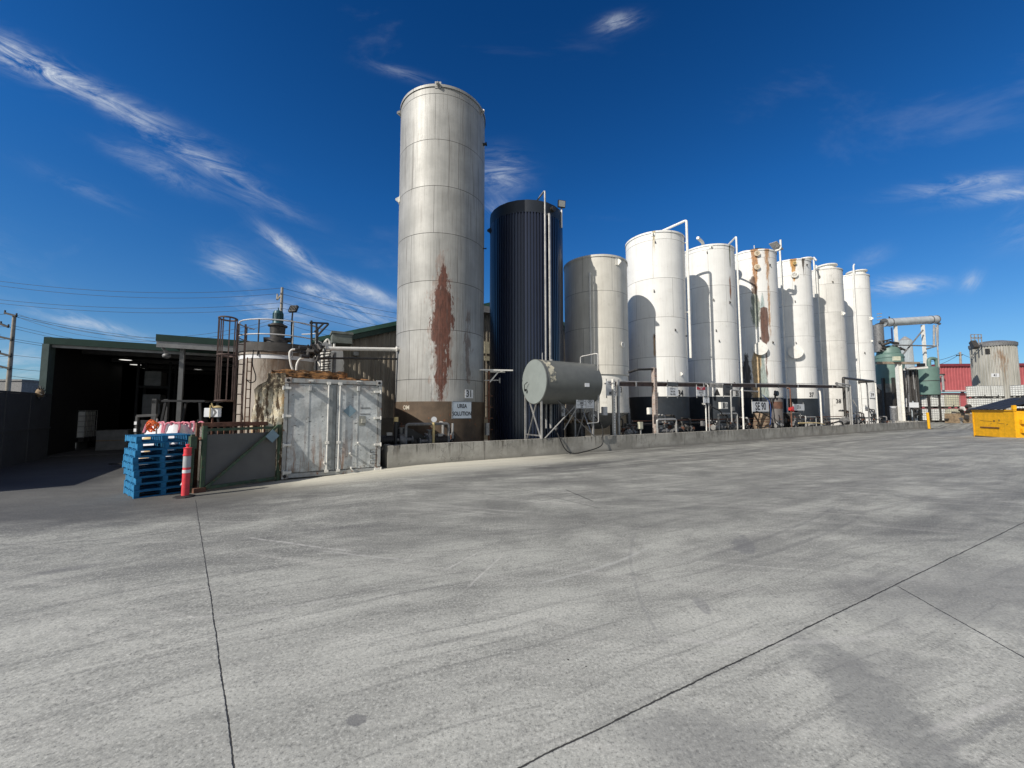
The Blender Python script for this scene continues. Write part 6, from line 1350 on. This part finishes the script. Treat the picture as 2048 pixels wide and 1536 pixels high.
MB().box(.55, .35, fz + .95, 1.0, .85, fz + 1.05).box(.92, .35, fz + 1.05, 1.02, .85, fz + 1.5).build('seat', M_rubber, FL, bevel=.03)
sw = MB().tube([(.35 + .12 * math.cos(a), .6 + .17 * math.sin(a), fz + 1.3 + .08 * math.cos(a)) for a in [2 * math.pi * i / 16 for i in range(17)]], .015, 6, cap=False); sw.build('steering_wheel', M_rubber, FL)
# second machine frame with striped post
c = PX(275, 832, 11.2); z0_ = gz_at(c.x, 11.2); th = thing('trolley_frame', 'pale grey upright trolley frame with a white and dark striped leg left of the forklift', 'trolley', (c.x, 11.2, z0_), WF)
cw2 = PX(311, 832, 11.2).x
MB().bar((c.x, 11.2, z0_), (c.x, 11.2, c.z), .06).bar((cw2, 11.2, z0_), (cw2, 11.2, c.z), .06).build('leg', M_fr, th); MB().bar((c.x, 11.2, c.z), (cw2 + .05, 11.2, c.z + .03), .07).build('top_rail', M_fr, th)
for k in range(3): MB().box(c.x - .035, 11.15, c.z - .25 - k * .2, c.x + .035, 11.168, c.z - .16 - k * .2).build('stripe', M_whitecl, th)
MB().box(c.x + .05, 11.22, z0_ + .2, cw2 - .05, 11.26, c.z - .12).build('back_sheet', M_fk, th)
c2 = PX(316, 833, 11.0)
for k in range(4): pass

# ------------------------------------------------------------------ left fence
fA = Vector((-12.9, 7.2)); sp = RF.w((xS0, OS, 0)); fB = Vector((sp.x + .12, sp.y + .3)); fd = (fB - fA); fl_ = fd.length; FFn = Frame(fA.x, fA.y, math.atan2(fd.y, fd.x))
FN = thing('sheet_fence', 'tall grey sheet metal fence with steel posts at the left edge of the yard', 'fence', (0, 0, -.2), FFn)
ftop = PX(60, 784, 12.3).z + .02
npn = 6
for k in range(npn):
    a_, b_ = fl_ * k / npn, fl_ * (k + 1) / npn; MB().box(a_ + .045, -.02, -.2, b_ - .045, .02, ftop - .06).build('panel', M_fence, FN)
    MB().box(a_ - .04, -.045, -.25, a_ + .04, .045, ftop).build('post', M_fence, FN)
MB().box(0.05, -.035, ftop - .055, fl_, .035, ftop + .005).box(.05, -.06, ftop * .42, fl_, -.022, ftop * .42 + .07).build('rail', M_fence, FN)
q = PX(80, 783, 13.6); th = thing('dry_bundle', 'tattered pale bundle snagged on the fence top beside the shed post', 'bundle', q, WF)
mb = MB(); random.seed(2)
for k in range(60):
    a = random.uniform(0, 6.28); r1 = random.uniform(.03, .20); mb.bar(q + Vector((0, 0, -.05)), q + Vector((r1 * math.cos(a), random.uniform(-.1, .1), -.05 + r1 * 1.4 * math.sin(a))), .03, .018)
mb.build('fibres', M_fence, th); MB().ball(q + Vector((0, 0, -.05)), .13, 10, (1, .8, 1.3)).build('core', M_wood, th)
# far building over the fence
a_, b_ = PX(-60, 770, 80), PX(44, 762, 80); th = thing('far_building', 'low grey flat roofed building far beyond the left fence', 'building', ((a_.x + b_.x) / 2, 80, 0), WF)
MB().box(a_.x, 80, 0, b_.x, 84, b_.z).build('walls', M_bld, th); MB().box(a_.x - .2, 79.8, b_.z + .003, b_.x + .2, 84.2, b_.z + .35).build('parapet', M_bld, th)

# ------------------------------------------------------------------ power poles and lines
YP = 48; base = PX(14, 800, YP); top = PX(23.5, 632, YP)
PO = thing('power_pole', 'tall pale power pole with several cross arms beyond the left fence', 'power pole', (base.x, YP, 0), WF)
MB().tube([(base.x, YP, 0), (base.x, YP, top.z)], [.26, .17], 14).build('pole_shaft', M_pole, PO)
for (pl_, pr_, py) in ((15, 38, 630), (7, 22, 652), (3, 30, 677), (5, 27, 710), (0, 26, 735)):
    a_, b_ = PX(pl_, py - 3, YP), PX(pr_, py + 3, YP); MB().bar((a_.x, YP - .25, a_.z), (b_.x, YP - .25, b_.z), .22).build('cross_arm', M_dark, PO)
    for q_ in (a_, b_): MB().cyl((q_.x, YP - .25, q_.z), (q_.x, YP - .25, q_.z + .35), .08).build('insulator', M_dark, PO)
YQ = 45; b2 = PX(563, 700, YQ); t2 = PX(564.5, 575, YQ)
P2 = thing('power_pole', 'power pole with a bent outrigger arm rising behind the agitator motor', 'power pole', (b2.x, YQ, 0), WF)
MB().tube([(t2.x, YQ, 0), (t2.x, YQ, t2.z)], [.24, .14], 14).build('pole_shaft', M_pole, P2)
a_, b_, c_ = PX(554, 600, YQ), PX(564, 588, YQ), PX(555, 588, YQ); MB().bar(a_, b_, .14).bar(a_, c_, .14).build('arm', M_pole, P2)
for (px, py) in ((560, 587), (560, 606), (561, 617)): q = PX(px, py, YQ - .2); MB().bar(q, PX(566, py, YQ), .12).build('insulator', M_steel, P2)
wires = [((-40, 557, 40), (564, 576, YQ), 1.0, 'uppermost'), ((-40, 566, 40), (556, 587.5, YQ), 1.0, 'second'), ((-40, 595, 40), (561, 605.5, YQ), .9, 'third'), ((-40, 602, 40), (556, 616, YQ), .9, 'fourth'), ((38, 629, YP), (556, 637, YQ), 2.6, 'fifth'), ((30, 632, YP), (556, 644, YQ), 2.8, 'sixth')]
def wire(a, b, sag, label, r=.020, grp='overhead power lines'):
    A_, B_ = PX(*a), PX(*b); th = thing('power_line', label, 'power line', (A_ + B_) / 2, WF, grp)
    pts = [A_.lerp(B_, i / 24) - Vector((0, 0, sag * 4 * (i / 24) * (1 - i / 24))) for i in range(25)]; MB().tube(pts, r, 5).build('cable', M_wire, th)
for a, b, s_, nm in wires: wire(a, b, s_, '%s of the power lines running left from the pole behind the motor' % nm)
for i, ((x1_, y1_), (x2_, y2_)) in enumerate((((564, 576), (900, 640)), ((564, 588), (900, 650)), ((564, 605), (900, 672)), ((564, 616), (900, 688)), ((564, 636), (760, 672)), ((564, 645), (740, 680)))):
    wire((x1_, y1_, YQ), (x2_, y2_, 60), .5, '%s of the power lines sloping right from the pole behind the motor' % ['uppermost', 'second', 'third', 'fourth', 'fifth', 'lowest'][i])
for i, ((x1_, y1_), (x2_, y2_, s_)) in enumerate((((30, 630), (420, 686, .6)), ((28, 633), (420, 692, .6)), ((22, 650), (420, 706, .8)), ((20, 655), (420, 712, .8)), ((22, 677), (300, 700, .5)), ((20, 681), (300, 704, .5)), ((24, 710), (300, 722, .4)), ((24, 737), (300, 745, .4)), ((22, 752), (300, 768, .4)))):
    wire((x1_, y1_, YP), (x2_, y2_, 55), s_, '%s line leaving the left power pole towards the shed' % ['first', 'second', 'third', 'fourth', 'fifth', 'sixth', 'seventh', 'eighth', 'lowest'][i], .024)
for i, (py, s_) in enumerate(((628, .2), (653, .2), (678, .2), (712, .3), (736, .2))):
    wire((-200, py - 6, 44), (20, py, YP), s_, '%s line from the left power pole to the picture edge' % ['first', 'second', 'third', 'fourth', 'fifth'][i], .024)

# ------------------------------------------------------------------ process plant beyond the last tank
YG = 40.0
def cylv(px0, px1, pyt, pyb, Y, prof_top=0):      # centre x, radius, z range of an upright cylinder at depth Y
    a_, b_ = PX(px0, pyb, Y), PX(px1, pyb, Y); cx = (a_.x + b_.x) / 2; th_ = math.atan2(cx, Y)
    return cx, (b_.x - a_.x) / 2 * math.cos(th_), PX(px0, pyb, Y).z, PX(px0, pyt, Y).z
cx, r, z0_, z1_ = cylv(1750, 1812, 715, 768, 41); GV = thing('green_vessel', 'dome topped green process vessel on a skirt right of tank 39', 'process vessel', (cx, 41, 0), WF)
MB().lathe([(r, z0_), (r, z1_), (r * .97, z1_ + .2), (r * .82, z1_ + .35), (r * .80, z1_ + .65), (r * .70, z1_ + .95), (r * .35, z1_ + 1.25), (.05, z1_ + 1.3)], (cx, 41), 48).build('vessel_shell', M_gtank, GV)
MB().lathe([(r * .35, z0_ - .9), (r * .8, z0_ - .45), (r, z0_ - .01)], (cx, 41), 48).build('bottom_head', simple('pale_bottom_head', (.40, .41, .38), .6), GV)
for z in (z1_ + .36, z1_ - .1, z0_ + .4): MB().lathe([(r + (.04 if z < z1_ else -r * .17), z), (r + (.04 if z < z1_ else -r * .17), z + .08)], (cx, 41), 48).build('band', M_gtank, GV)
for k in range(5): a = R(200 + 35 * k); MB().bar((cx + (r + .1) * math.cos(a), 41 + (r + .1) * math.sin(a), 0), (cx + (r + .1) * math.cos(a), 41 + (r + .1) * math.sin(a), z0_ + .6), .2).build('leg', M_dark, GV)
mb = MB(); random.seed(21)
for k in range(12):
    q = PX(random.uniform(1758, 1800), random.uniform(682, 700), 40.5); mb.cyl(q, q + Vector((random.uniform(-.9, .9), random.uniform(-.4, .4), random.uniform(-.3, .3))), random.uniform(.06, .16), n=8)
mb.build('top_pipework', M_dark, GV)
q = PX(1757, 672, 41); MB().cyl((q.x, 41, z1_ + .6), (q.x, 41, PX(1757, 650, 41).z), .45, n=20).build('chimney', M_grey, GV)
for k in range(3): q = PX(1754, 640 - k * 6, 41); MB().bar(q, q + Vector((.5, 0, .05)), .08).build('fitting', M_steel, GV)
cx, r, z0_, z1_ = cylv(1830, 1882, 736, 790, 39.2); G2 = thing('green_tank', 'flat topped grey green tank raised beside the plant frame', 'storage tank', (cx, 39.2, 0), WF)
MB().lathe([(r * .96, z0_), (r, z0_ + .05), (r, z1_), (r * .6, z1_ + .12), (.05, z1_ + .15)], (cx, 39.2), 48).build('tank_shell', M_gtank, G2); MB().lathe([(r + .02, (z0_ + z1_) / 2), (r + .02, (z0_ + z1_) / 2 + .06)], (cx, 39.2), 48, cap=False).build('weld_band', M_dark, G2)
for k in range(4): a = R(45 + 90 * k); MB().bar((cx + r * .8 * math.cos(a), 39.2 + r * .8 * math.sin(a), 0), (cx + r * .8 * math.cos(a), 39.2 + r * .8 * math.sin(a), z0_ + .01), .16).build('leg', M_dark, G2)
u0, u1 = PX(1858, 730, 39.2), PX(1873, 717, 39.2); MB().pipe([(u0.x, 39.2, z1_ - .05), (u0.x, 39.2, u1.z), (u1.x, 39.2, u1.z), (u1.x, 39.2, z1_ - .5)], .17, .45, 12).build('u_pipe', M_gtank, G2)
q0 = PX(1870, 655, 39); MB().cyl((q0.x, 38.9, PX(1870, 655, 39).z), (q0.x, 38.9, z1_), .06).build('feed_pipe', M_steel, G2)
# white portal frame
PFm = thing('white_portal_frame', 'white steel portal frame with a pale beam standing at the end of the tank row', 'steel frame', (PX(1803, 838, 37).x, 37, 0), WF)
a_, b_ = PX(1798, 728, 37), PX(1808, 838, 37)
x0_, x1_ = PX(1799, 780, 37).x, PX(1807.5, 780, 37).x
MB().box(x0_, 37, 0, x0_ + .05, 37.3, a_.z).box(x0_ + .051, 37.12, 0, x1_ - .051, 37.18, a_.z).box(x1_ - .05, 37, 0, x1_, 37.3, a_.z).build('column', M_white, PFm)
c1, c2 = PX(1754, 730, 37), PX(1840, 731, 37); MB().bar((c1.x, 37.15, a_.z + .12), (c2.x, 37.15, a_.z + .10), .35, .22).build('beam', simple('brown_cream_beam', (.30, .24, .18), .6, 0, .3, .3), PFm)
q = PX(1793, 717, 36.8); MB().obox(q, (.62, .2, .4)).build('work_lamp', simple('cream_lamp', (.60, .60, .45), .5), PFm); q = PX(1842, 730, 36.8); MB().obox(q, (.5, .3, .3)).build('dark_lamp', M_black, PFm)
ex, ez = PX(1756, 770, 38), PX(1856, 737, 38); MB().bar((PX(1810, 739, 38).x, 38, PX(1810, 739, 38).z), (PX(1853, 735, 38).x, 38, PX(1853, 735, 38).z), .3, .18).build('side_beam', M_white, PFm)
# exchanger on two posts
EX = thing('horizontal_exchanger', 'long silver horizontal cylinder held high on two white posts', 'heat exchanger', (PX(1820, 645, 41).x, 40, 0), WF)
e0, e1 = PX(1767, 645.5, 41), PX(1872, 639, 41); er = .42; ax = (e1 - e0).normalized()
MB().tube([e0, e0 + ax * .02, e1 - ax * .02, e1], er, 36).build('cylinder', simple('pale_silver_blue', (.52, .55, .56), .4, .3, .15, .3, (.30, .24, .20), 2), EX)
for f_ in (.0, .12, .88, .99): c = e0.lerp(e1, f_); MB().cyl(c, c + ax * .10, er + .035, n=36).build('flange', M_grey, EX)
for k in range(10): a = 2 * math.pi * k / 10; pass
for px, pt_ in ((1793, 652), (1848, 650)):
    x = PX(px, 690, 41).x; w_ = .11; MB().box(x - w_, 40.88, 0, x + w_, 41.1, PX(px, pt_, 41).z).build('post', M_white, EX)
def seg(px0, py0, px1, py1, Y, r, m, nm, th): MB().cyl(PX(px0, py0, Y), PX(px1, py1, Y), r, n=8).build(nm, m, th)
seg(1800, 716, 1846, 660, 40.5, .07, M_grey, 'brace', EX); seg(1785, 690, 1874, 692, 40.3, .07, M_grey, 'rail', EX); seg(1874, 692, 1853, 698, 40.2, .07, M_grey, 'rail', EX); seg(1868, 650, 1868, 692, 40.3, .09, M_steel, 'drop_pipe', EX); seg(1875, 650, 1875, 692, 40.3, .09, M_steel, 'drop_pipe', EX); seg(1783, 655, 1785, 684, 40.3, .07, M_bluehose, 'blue_drop', EX)
seg(1752, 650, 1768, 645, 41, .12, M_dark, 'inlet_pipe', EX); seg(1872, 645, 1880, 648, 41, .12, M_steel, 'outlet_pipe', EX); seg(1778, 633, 1780, 640, 41, .06, M_dark, 'vent_stub', EX)
# pale ribbed silo behind
cx, r, z0_, z1_ = cylv(1800, 1829, 681, 745, 48); SI = thing('ribbed_silo', 'pale grey ribbed silo half hidden behind the exchanger posts', 'silo', (cx, 48, 0), WF)
vs = []; n_ = 60
for z in (0, z1_):
    for k in range(n_): rr_ = r * (1 if k % 2 else .955) * (1 if z else 1.25); vs.append((cx + rr_ * math.cos(2 * math.pi * k / n_), 48 + rr_ * math.sin(2 * math.pi * k / n_), z))
MB().add(vs, [(k, (k + 1) % n_, n_ + (k + 1) % n_, n_ + k) for k in range(n_)]).build('ribbed_wall', simple('pale_grey_rib', (.36, .40, .42), .5, 0, .1), SI, smooth=False); MB().lathe([(r * .98, z1_), (.1, z1_ + .5)], (cx, 48), 30).build('roof', M_steel, SI)
# lattice of sloping pipes
LT = thing('sloping_pipe_bank', 'bank of steep dark and pale pipes between the portal frame and green tank', 'pipework', (PX(1820, 838, 38).x, 38, 0), WF); random.seed(31)
for k in range(16):
    xt = 1806 + k * 1.9 + random.uniform(-1, 1); xb2 = xt + random.uniform(1, 9); MB().cyl(PX(xt, random.uniform(733, 745), 38 + random.uniform(-.3, .3)), PX(xb2, random.uniform(800, 835), 38 + random.uniform(-.3, .3)), random.choice((.05, .07, .09)), n=6).build('sloping_pipe', random.choice((M_dark, M_dark, M_grey, M_steel)), LT)
mb = MB()
for k in range(26):
    q = PX(random.uniform(1806, 1838), random.uniform(805, 838), 38 + random.uniform(-.5, .3)); mb.cyl(q, q + Vector((random.uniform(-.6, .6), 0, random.uniform(-.3, .4))), random.uniform(.05, .12), n=6)
mb.build('valves', M_dark, LT)
q0, q1 = PX(1819, 805, 36.9), PX(1838, 815, 36.9); th = thing('notice_board', 'pair of small white boards low in front of the sloping pipes', 'board', ((q0.x + q1.x) / 2, 36.9, 0), WF); MB().box(q0.x, 36.9, q1.z, q0.x + .42, 36.95, q0.z).box(q0.x + .46, 36.9, q1.z, q1.x, 36.95, q0.z).build('panels', M_whitecl, th); MB().bar((q0.x + .4, 36.98, 0), (q0.x + .4, 36.98, q1.z + .1), .08).build('post', M_dark, th)
# dark store wall under the vessel
a_, b_ = PX(1752, 800, 44), PX(1812, 775, 44); th = thing('plant_hut', 'dark low hut wall in the shade beneath the green vessel', 'building', (a_.x, 44, 0), WF); MB().box(a_.x - 1, 44, 0, b_.x, 47, b_.z).build('walls', simple('dim_grey_wall', (.09, .09, .09), .8), th); MB().box(a_.x - 1.2, 43.8, b_.z + .003, b_.x + .2, 47.2, b_.z + .12).build('roof', M_dark, th)
q = PX(1788, 835, 37.5); th = thing('grey_drum', 'grey drum with a white top under the green vessel', 'drum', (q.x, 37.5, 0.02), WF); MB().lathe([(.27, .02), (.27, PX(1788, 816, 37.5).z)], (q.x, 37.5), 20).build('drum_body', M_grey, th); MB().lathe([(.20, PX(1788, 816, 37.5).z + .003), (.28, PX(1788, 814, 37.5).z + .08)], (q.x, 37.5), 20).build('lid', M_whitecl, th)
# yellow guard bollard at the end of the bund
q0 = G(1858.5, 858); zt_ = PX(1855, 825, q0.y).z; th = thing('guard_post', 'leaning yellow guard post at the right end of the bund wall', 'bollard', q0, WF)
MB().cyl((q0.x, q0.y, q0.z), (PX(1855, 826, q0.y).x, q0.y, zt_), .09, n=16).build('post', M_yellow, th); MB().cyl((q0.x, q0.y, q0.z - .01), (q0.x, q0.y, q0.z + .03), .24, n=16).build('base_plate', M_dark, th)

# totes behind the bund end
k_ = 0
SI_ = 1.2
for px, lab in ((1866, 'left'), (1896, 'right')):
    for lv in (0, 1):
        Y = 38.6; c = PX(px, 845, Y); z = gz_at(c.x, Y); f_ = Frame(c.x, Y, R(2))
        make_ibc((0, 0, z + lv * 1.16 * SI_), f_, px == 1896, SI_, '%s caged tote in the %s row at the end of the bund' % (lab, 'lower' if lv == 0 else 'upper'))
for px, lab in ((1961, 'left'), (1988, 'right')):
    for lv in (0, 1, 2):
        Y = 37.0; c = PX(px, 845, Y); z = gz_at(c.x, Y); make_ibc((0, 0, z + lv * 1.16 * 1.03), Frame(c.x, Y, R(-1)), False, 1.03, '%s stack behind the yellow bin, %s caged tote' % (lab, ['bottom', 'middle', 'top'][lv]))
for lv in (0, 1, 2):
    c = PX(2054, 845, 37.0); z = gz_at(c.x, 37); make_ibc((0, 0, z + lv * 1.16 * 1.05), Frame(c.x, 37.0, R(2)), False, 1.05, 'caged tote at the right picture edge, %s of its stack' % ['bottom', 'middle', 'top'][lv])
# clutter between tote groups
th = thing('scrap_pile', 'jumble of small pale and dark fittings beside the yellowed totes', 'scrap', G(1928, 846), WF); g_ = G(1928, 846); random.seed(8)
for k in range(26):
    p_ = g_ + Vector((random.uniform(-.9, 1.0), random.uniform(-.6, .8), random.uniform(.05, 1.6))); MB().obox(p_, (random.uniform(.12, .4), .3, random.uniform(.1, .4)), Matrix.Rotation(random.uniform(0, 3), 3, 'Y')).build('fitting', random.choice((M_dark, M_white, M_grey, M_steel, M_dark)), th)
MB().box(g_.x - .9, g_.y - .4, g_.z, g_.x + 1.0, g_.y + .8, g_.z + .9).build('crate', M_wood, th)
# red shed
a_, b_ = PX(1876, 736, 78), PX(2160, 724, 78); RS = thing('red_building', 'long red clad building with a pale gutter line at the far right', 'building', (a_.x, 78, 0), WF)
RSF = Frame(a_.x, 78, R(-4)); ORG[RS.name] = Vector((0, 0, 0)); RS.rotation_euler = (0, 0, R(-4)); LW = 45; zr = PX(1900, 733, 78).z
zg0 = gz_at(100, 78)
corrug(MB(), 0, LW, 0, PX(1900, 784, 78).z, lambda x: zr, .55, .08).build('cladding', M_redwall, RS, smooth=False)
MB().box(0, .05, zg0, LW, .2, PX(1900, 786, 78).z).build('lower_wall', M_redwall, RS); MB().box(-.2, -.35, zr, LW, 16, zr + .5).build('roof_edge', simple('dark_red_trim', (.20, .03, .04), .5), RS)
z_ = PX(1900, 782, 78).z; MB().box(0, -.7, z_ - .15, LW, -.1, z_ + .12).build('gutter', simple('pale_pink_gutter', (.55, .42, .42), .5), RS); MB().box(0, .21, zg0, .2, 16, zr - .01).build('end_wall', M_redwall, RS)
q = PX(1884, 750, 77); q2 = PX(1888, 780, 77); th = thing('wall_vent', 'dark framed narrow vent pipe on the left end of the red building', 'vent', q, WF); MB().pipe([PX(1878, 751, 77), PX(1885, 751, 77), PX(1887, 780, 77)], .18, .3).build('duct', M_steel, th); MB().box(q.x - .9, 76.9, q.z - .1, q.x + .5, 77.3, q.z + .25).build('cowl', M_dark, th)
# corrugated tank 41
cx, r, z0_, z1_ = cylv(1945, 2043, 694, 800, 52); T41 = thing('corrugated_tank', 'big round grey corrugated tank numbered 41 with a railed platform on top', 'storage tank', (cx, 52, 0), WF)
vs = []; n_ = 150
prof = []
for k in range(50):
    for f_, d in ((0, 0), (.4, 0), (.55, .10), (.85, .10)): prof.append((2 * math.pi * (k + f_) / 50, r - d))
n_ = len(prof); vs = [(cx + q_ * math.cos(a), 52 + q_ * math.sin(a), z) for z in (0, z1_) for a, q_ in prof]
M41, T_, b_ = newmat('grey_brown_corrugated'); v_ = T_.coord(); x_, y_, z_3 = T_.sep(v_); n1 = T_.noise(T_.scale(v_, (1.5, 1.5, .15)), 1.5, 6, .65)
da_ = ((x_ + 1.0) * 1.2).abs(); rs_ = (T_.noise(T_.scale(v_, (1, 1, .25)), 1.6, 6, .7) - .42 - da_ * .16).ss(0, .12) * z_3.ss(4.0, 8.5)
c_ = T_.mix((.27, .265, .23), (.42, .41, .37), n1.ss(.35, .65)); c_ = T_.mix(c_, (.15, .11, .07), n1.ss(.55, .75) * .6); c_ = T_.mix(c_, (.20, .11, .05), rs_ * .8); fin(T_, b_, c_, .65)
MB().add(vs, [(k, (k + 1) % n_, n_ + (k + 1) % n_, n_ + k) for k in range(n_)]).build('corrugated_shell', M41, T41, smooth=False)
MB().lathe([(r + .08, z1_ - .05), (r + .10, z1_ + .35), (r * .95, z1_ + .5), (r * .5, z1_ + .75), (.1, z1_ + .85)], (cx, 52), 60).build('roof', M_grey, T41)
a_ = PX(1991, 750, 46.2); th_b = MB().box(PX(1983, 750, 46.4).x, 46.35, PX(1990, 754, 46.4).z, PX(1997.5, 750, 46.4).x, 46.4, PX(1990, 747, 46.4).z); bo = th_b.build('number_plate', M_whitecl, T41)
sub(flat_text(MB(), '41', (PX(1990.5, 750, 46.34).x, 46.33, PX(1990, 750.5, 46.34).z), .42, bold=.02).build('lettering', M_ink, T41, smooth=False), bo)
pk = MB(); 
for (x_0, x_1) in ((1943, 1964),):
    for Y_ in (50.5, 52):
        A_, B_ = PX(x_0, 690, Y_), PX(x_1, 690, Y_); zt1_ = PX(x_0, 669, Y_).z
        for f_ in (0, .35, .7, 1): x = A_.x + (B_.x - A_.x) * f_; pk.bar((x, Y_, z1_ + .1), (x, Y_, zt1_), .08)
        for z in (zt1_, (zt1_ + z1_) / 2 + .3): pk.bar((A_.x, Y_, z), (B_.x, Y_, z), .08)
pk.build('platform_rail', M_steel, T41); A_ = PX(1946, 700, 49); MB().bar((A_.x, 49.0, z1_ + .2), (A_.x - .2, 48.5, z1_ - .7), .5).build('platform_bracket', M_dark, T41)
q = PX(1977, 703, 46.3); MB().obox((q.x, 46.4, q.z), (.35, .2, .7)).build('inlet', M_dark, T41)
# far pole at the right
YR = 95; q = PX(1920, 735, YR); tq = PX(1920, 704, YR); th = thing('power_pole', 'distant small power pole above the red building roof', 'power pole', (q.x, YR, 0), WF)
MB().tube([(q.x, YR, 0), (tq.x, YR, tq.z)], [.35, .2], 8).build('pole_shaft', M_pole, th); a_, b_ = PX(1913, 711, YR), PX(1924, 710, YR); MB().bar(a_, b_, .25).build('cross_arm', M_dark, th)
for i, (p_, q_) in enumerate((((1919, 706), (1840, 724)), ((1915, 711), (1840, 738)), ((1924, 708), (1990, 722)))): wire((*p_, YR), (*q_, YR - 8), .6, '%s thin line at the distant pole over the red roof' % ['first', 'second', 'third'][i], .045)

# ------------------------------------------------------------------ yellow bin
g0 = G(1949, 873); g1 = G(2033, 875.5); BF = Frame(g0.x, g0.y, math.atan2(g1.y - g0.y, g1.x - g0.x)); bwid = math.hypot(g1.x - g0.x, g1.y - g0.y); bz = g0.z; bh = PX(1949, 822, g0.y).z - bz
BN = thing('waste_bin', 'yellow steel front loading bin with black lids at the right edge', 'waste bin', (0, 0, bz), BF); dpt = 1.7
mb = MB(); mb.box(0, 0, bz + .06, bwid, .05, bz + bh); mb.box(bwid - .05, .051, bz + .06, bwid, dpt, bz + bh + .0); mb.box(0, .051, bz + .06, .05, dpt, bz + bh + .0); mb.box(.051, dpt - .05, bz + .06, bwid - .051, dpt - .001, bz + bh + .12); mb.box(.051, .051, bz + .061, bwid - .051, dpt - .051, bz + .10)
mb.build('body', M_yellow, BN, bevel=.01)
MB().box(-.04, -.04, bz + bh + .002, bwid + .04, .07, bz + bh + .07).build('rim', M_yellow, BN, bevel=.012)
MB().box(bwid - .12, -.035, bz + bh + .072, bwid + .03, .10, bz + bh + .30).build('corner_lug', M_yellow, BN, bevel=.02)
for x in (-.02, bwid - .06): MB().box(x, -.025, bz + .0, x + .08, -.001, bz + bh - .005).build('corner_rib', M_yellow, BN, bevel=.008)
MB().box(-.01, -.02, bz, bwid + .01, dpt, bz + .058).build('skid', M_dark, BN)
s0, s1 = BF.hit(1961, 853, -.01), BF.hit(1999, 857, -.01); MB().box(s0[0], -.045, s1[2] - .0, s1[0], -.002, s0[2]).build('grab_slot', M_rust, BN, bevel=.01)
sc = MB(); random.seed(6)
for (a0, a1) in (((1960, 841), (1984, 843)), ((1994, 846), (2009, 848)), ((1980, 848), (1984, 847)), ((2013, 850), (2016, 848))):
    A_, B_ = BF.hit(*a0, -.003), BF.hit(*a1, -.003); n_ = 6
    for k in range(n_): u_, w_ = k / n_, (k + 1) / n_; sc.bar(A_.lerp(B_, u_) + Vector((0, 0, random.uniform(-.012, .012))), A_.lerp(B_, w_) + Vector((0, 0, random.uniform(-.012, .012))), .004, .014)
A_ = BF.hit(1988, 842, -.003); sc.obox(A_, (.10, .004, .07)); A_ = BF.hit(1998, 841, -.003); sc.obox(A_, (.05, .004, .10))
sc.build('scratches', M_dark, BN, smooth=False)
for z in (.35, .8): MB().box(bwid + .002, .15, bz + z, bwid + .16, dpt - .3, bz + z + .22).build('fork_pocket', M_yellow, BN, bevel=.01)
MB().box(bwid + .003, .6, bz + .62, bwid + .012, 1.1, bz + .76).build('red_sticker', M_redsign, BN)
lz = bz + bh + .10
l0 = BF.hit(1938, 800, -.3); 
def lid(xa, xb, y0_, z0_, y1_, z1_, nm='lid'):
    mb = MB(); n_ = 9
    for k in range(n_):
        u0_, u1_ = k / n_, (k + .82) / n_; t_ = .035 if k % 2 else .02
        x0_, x1_ = xa + (xb - xa) * u0_, xa + (xb - xa) * (k + 1) / n_
        mb.add([(x0_, y0_, z0_), (x1_ + .0, y0_, z0_), (x1_, y1_, z1_), (x0_, y1_, z1_), (x0_, y0_, z0_ + t_), (x1_, y0_, z0_ + t_), (x1_, y1_, z1_ + t_), (x0_, y1_, z1_ + t_)], [(0, 3, 2, 1), (4, 5, 6, 7), (0, 1, 5, 4), (1, 2, 6, 5), (2, 3, 7, 6), (3, 0, 4, 7)])
    return mb.build(nm, M_lid, BN)
lid(-.12, bwid * .83, -.12, lz - .015, dpt, lz + .60)
lid(bwid * .5, bwid * 1.25, .75, lz + .15, dpt + .1, lz + 1.25)
hh_ = MB().bar((-.1, dpt + .02, lz + .58), (bwid + .2, dpt + .02, lz + .58), .05); hh_.build('hinge_bar', M_steel, BN)
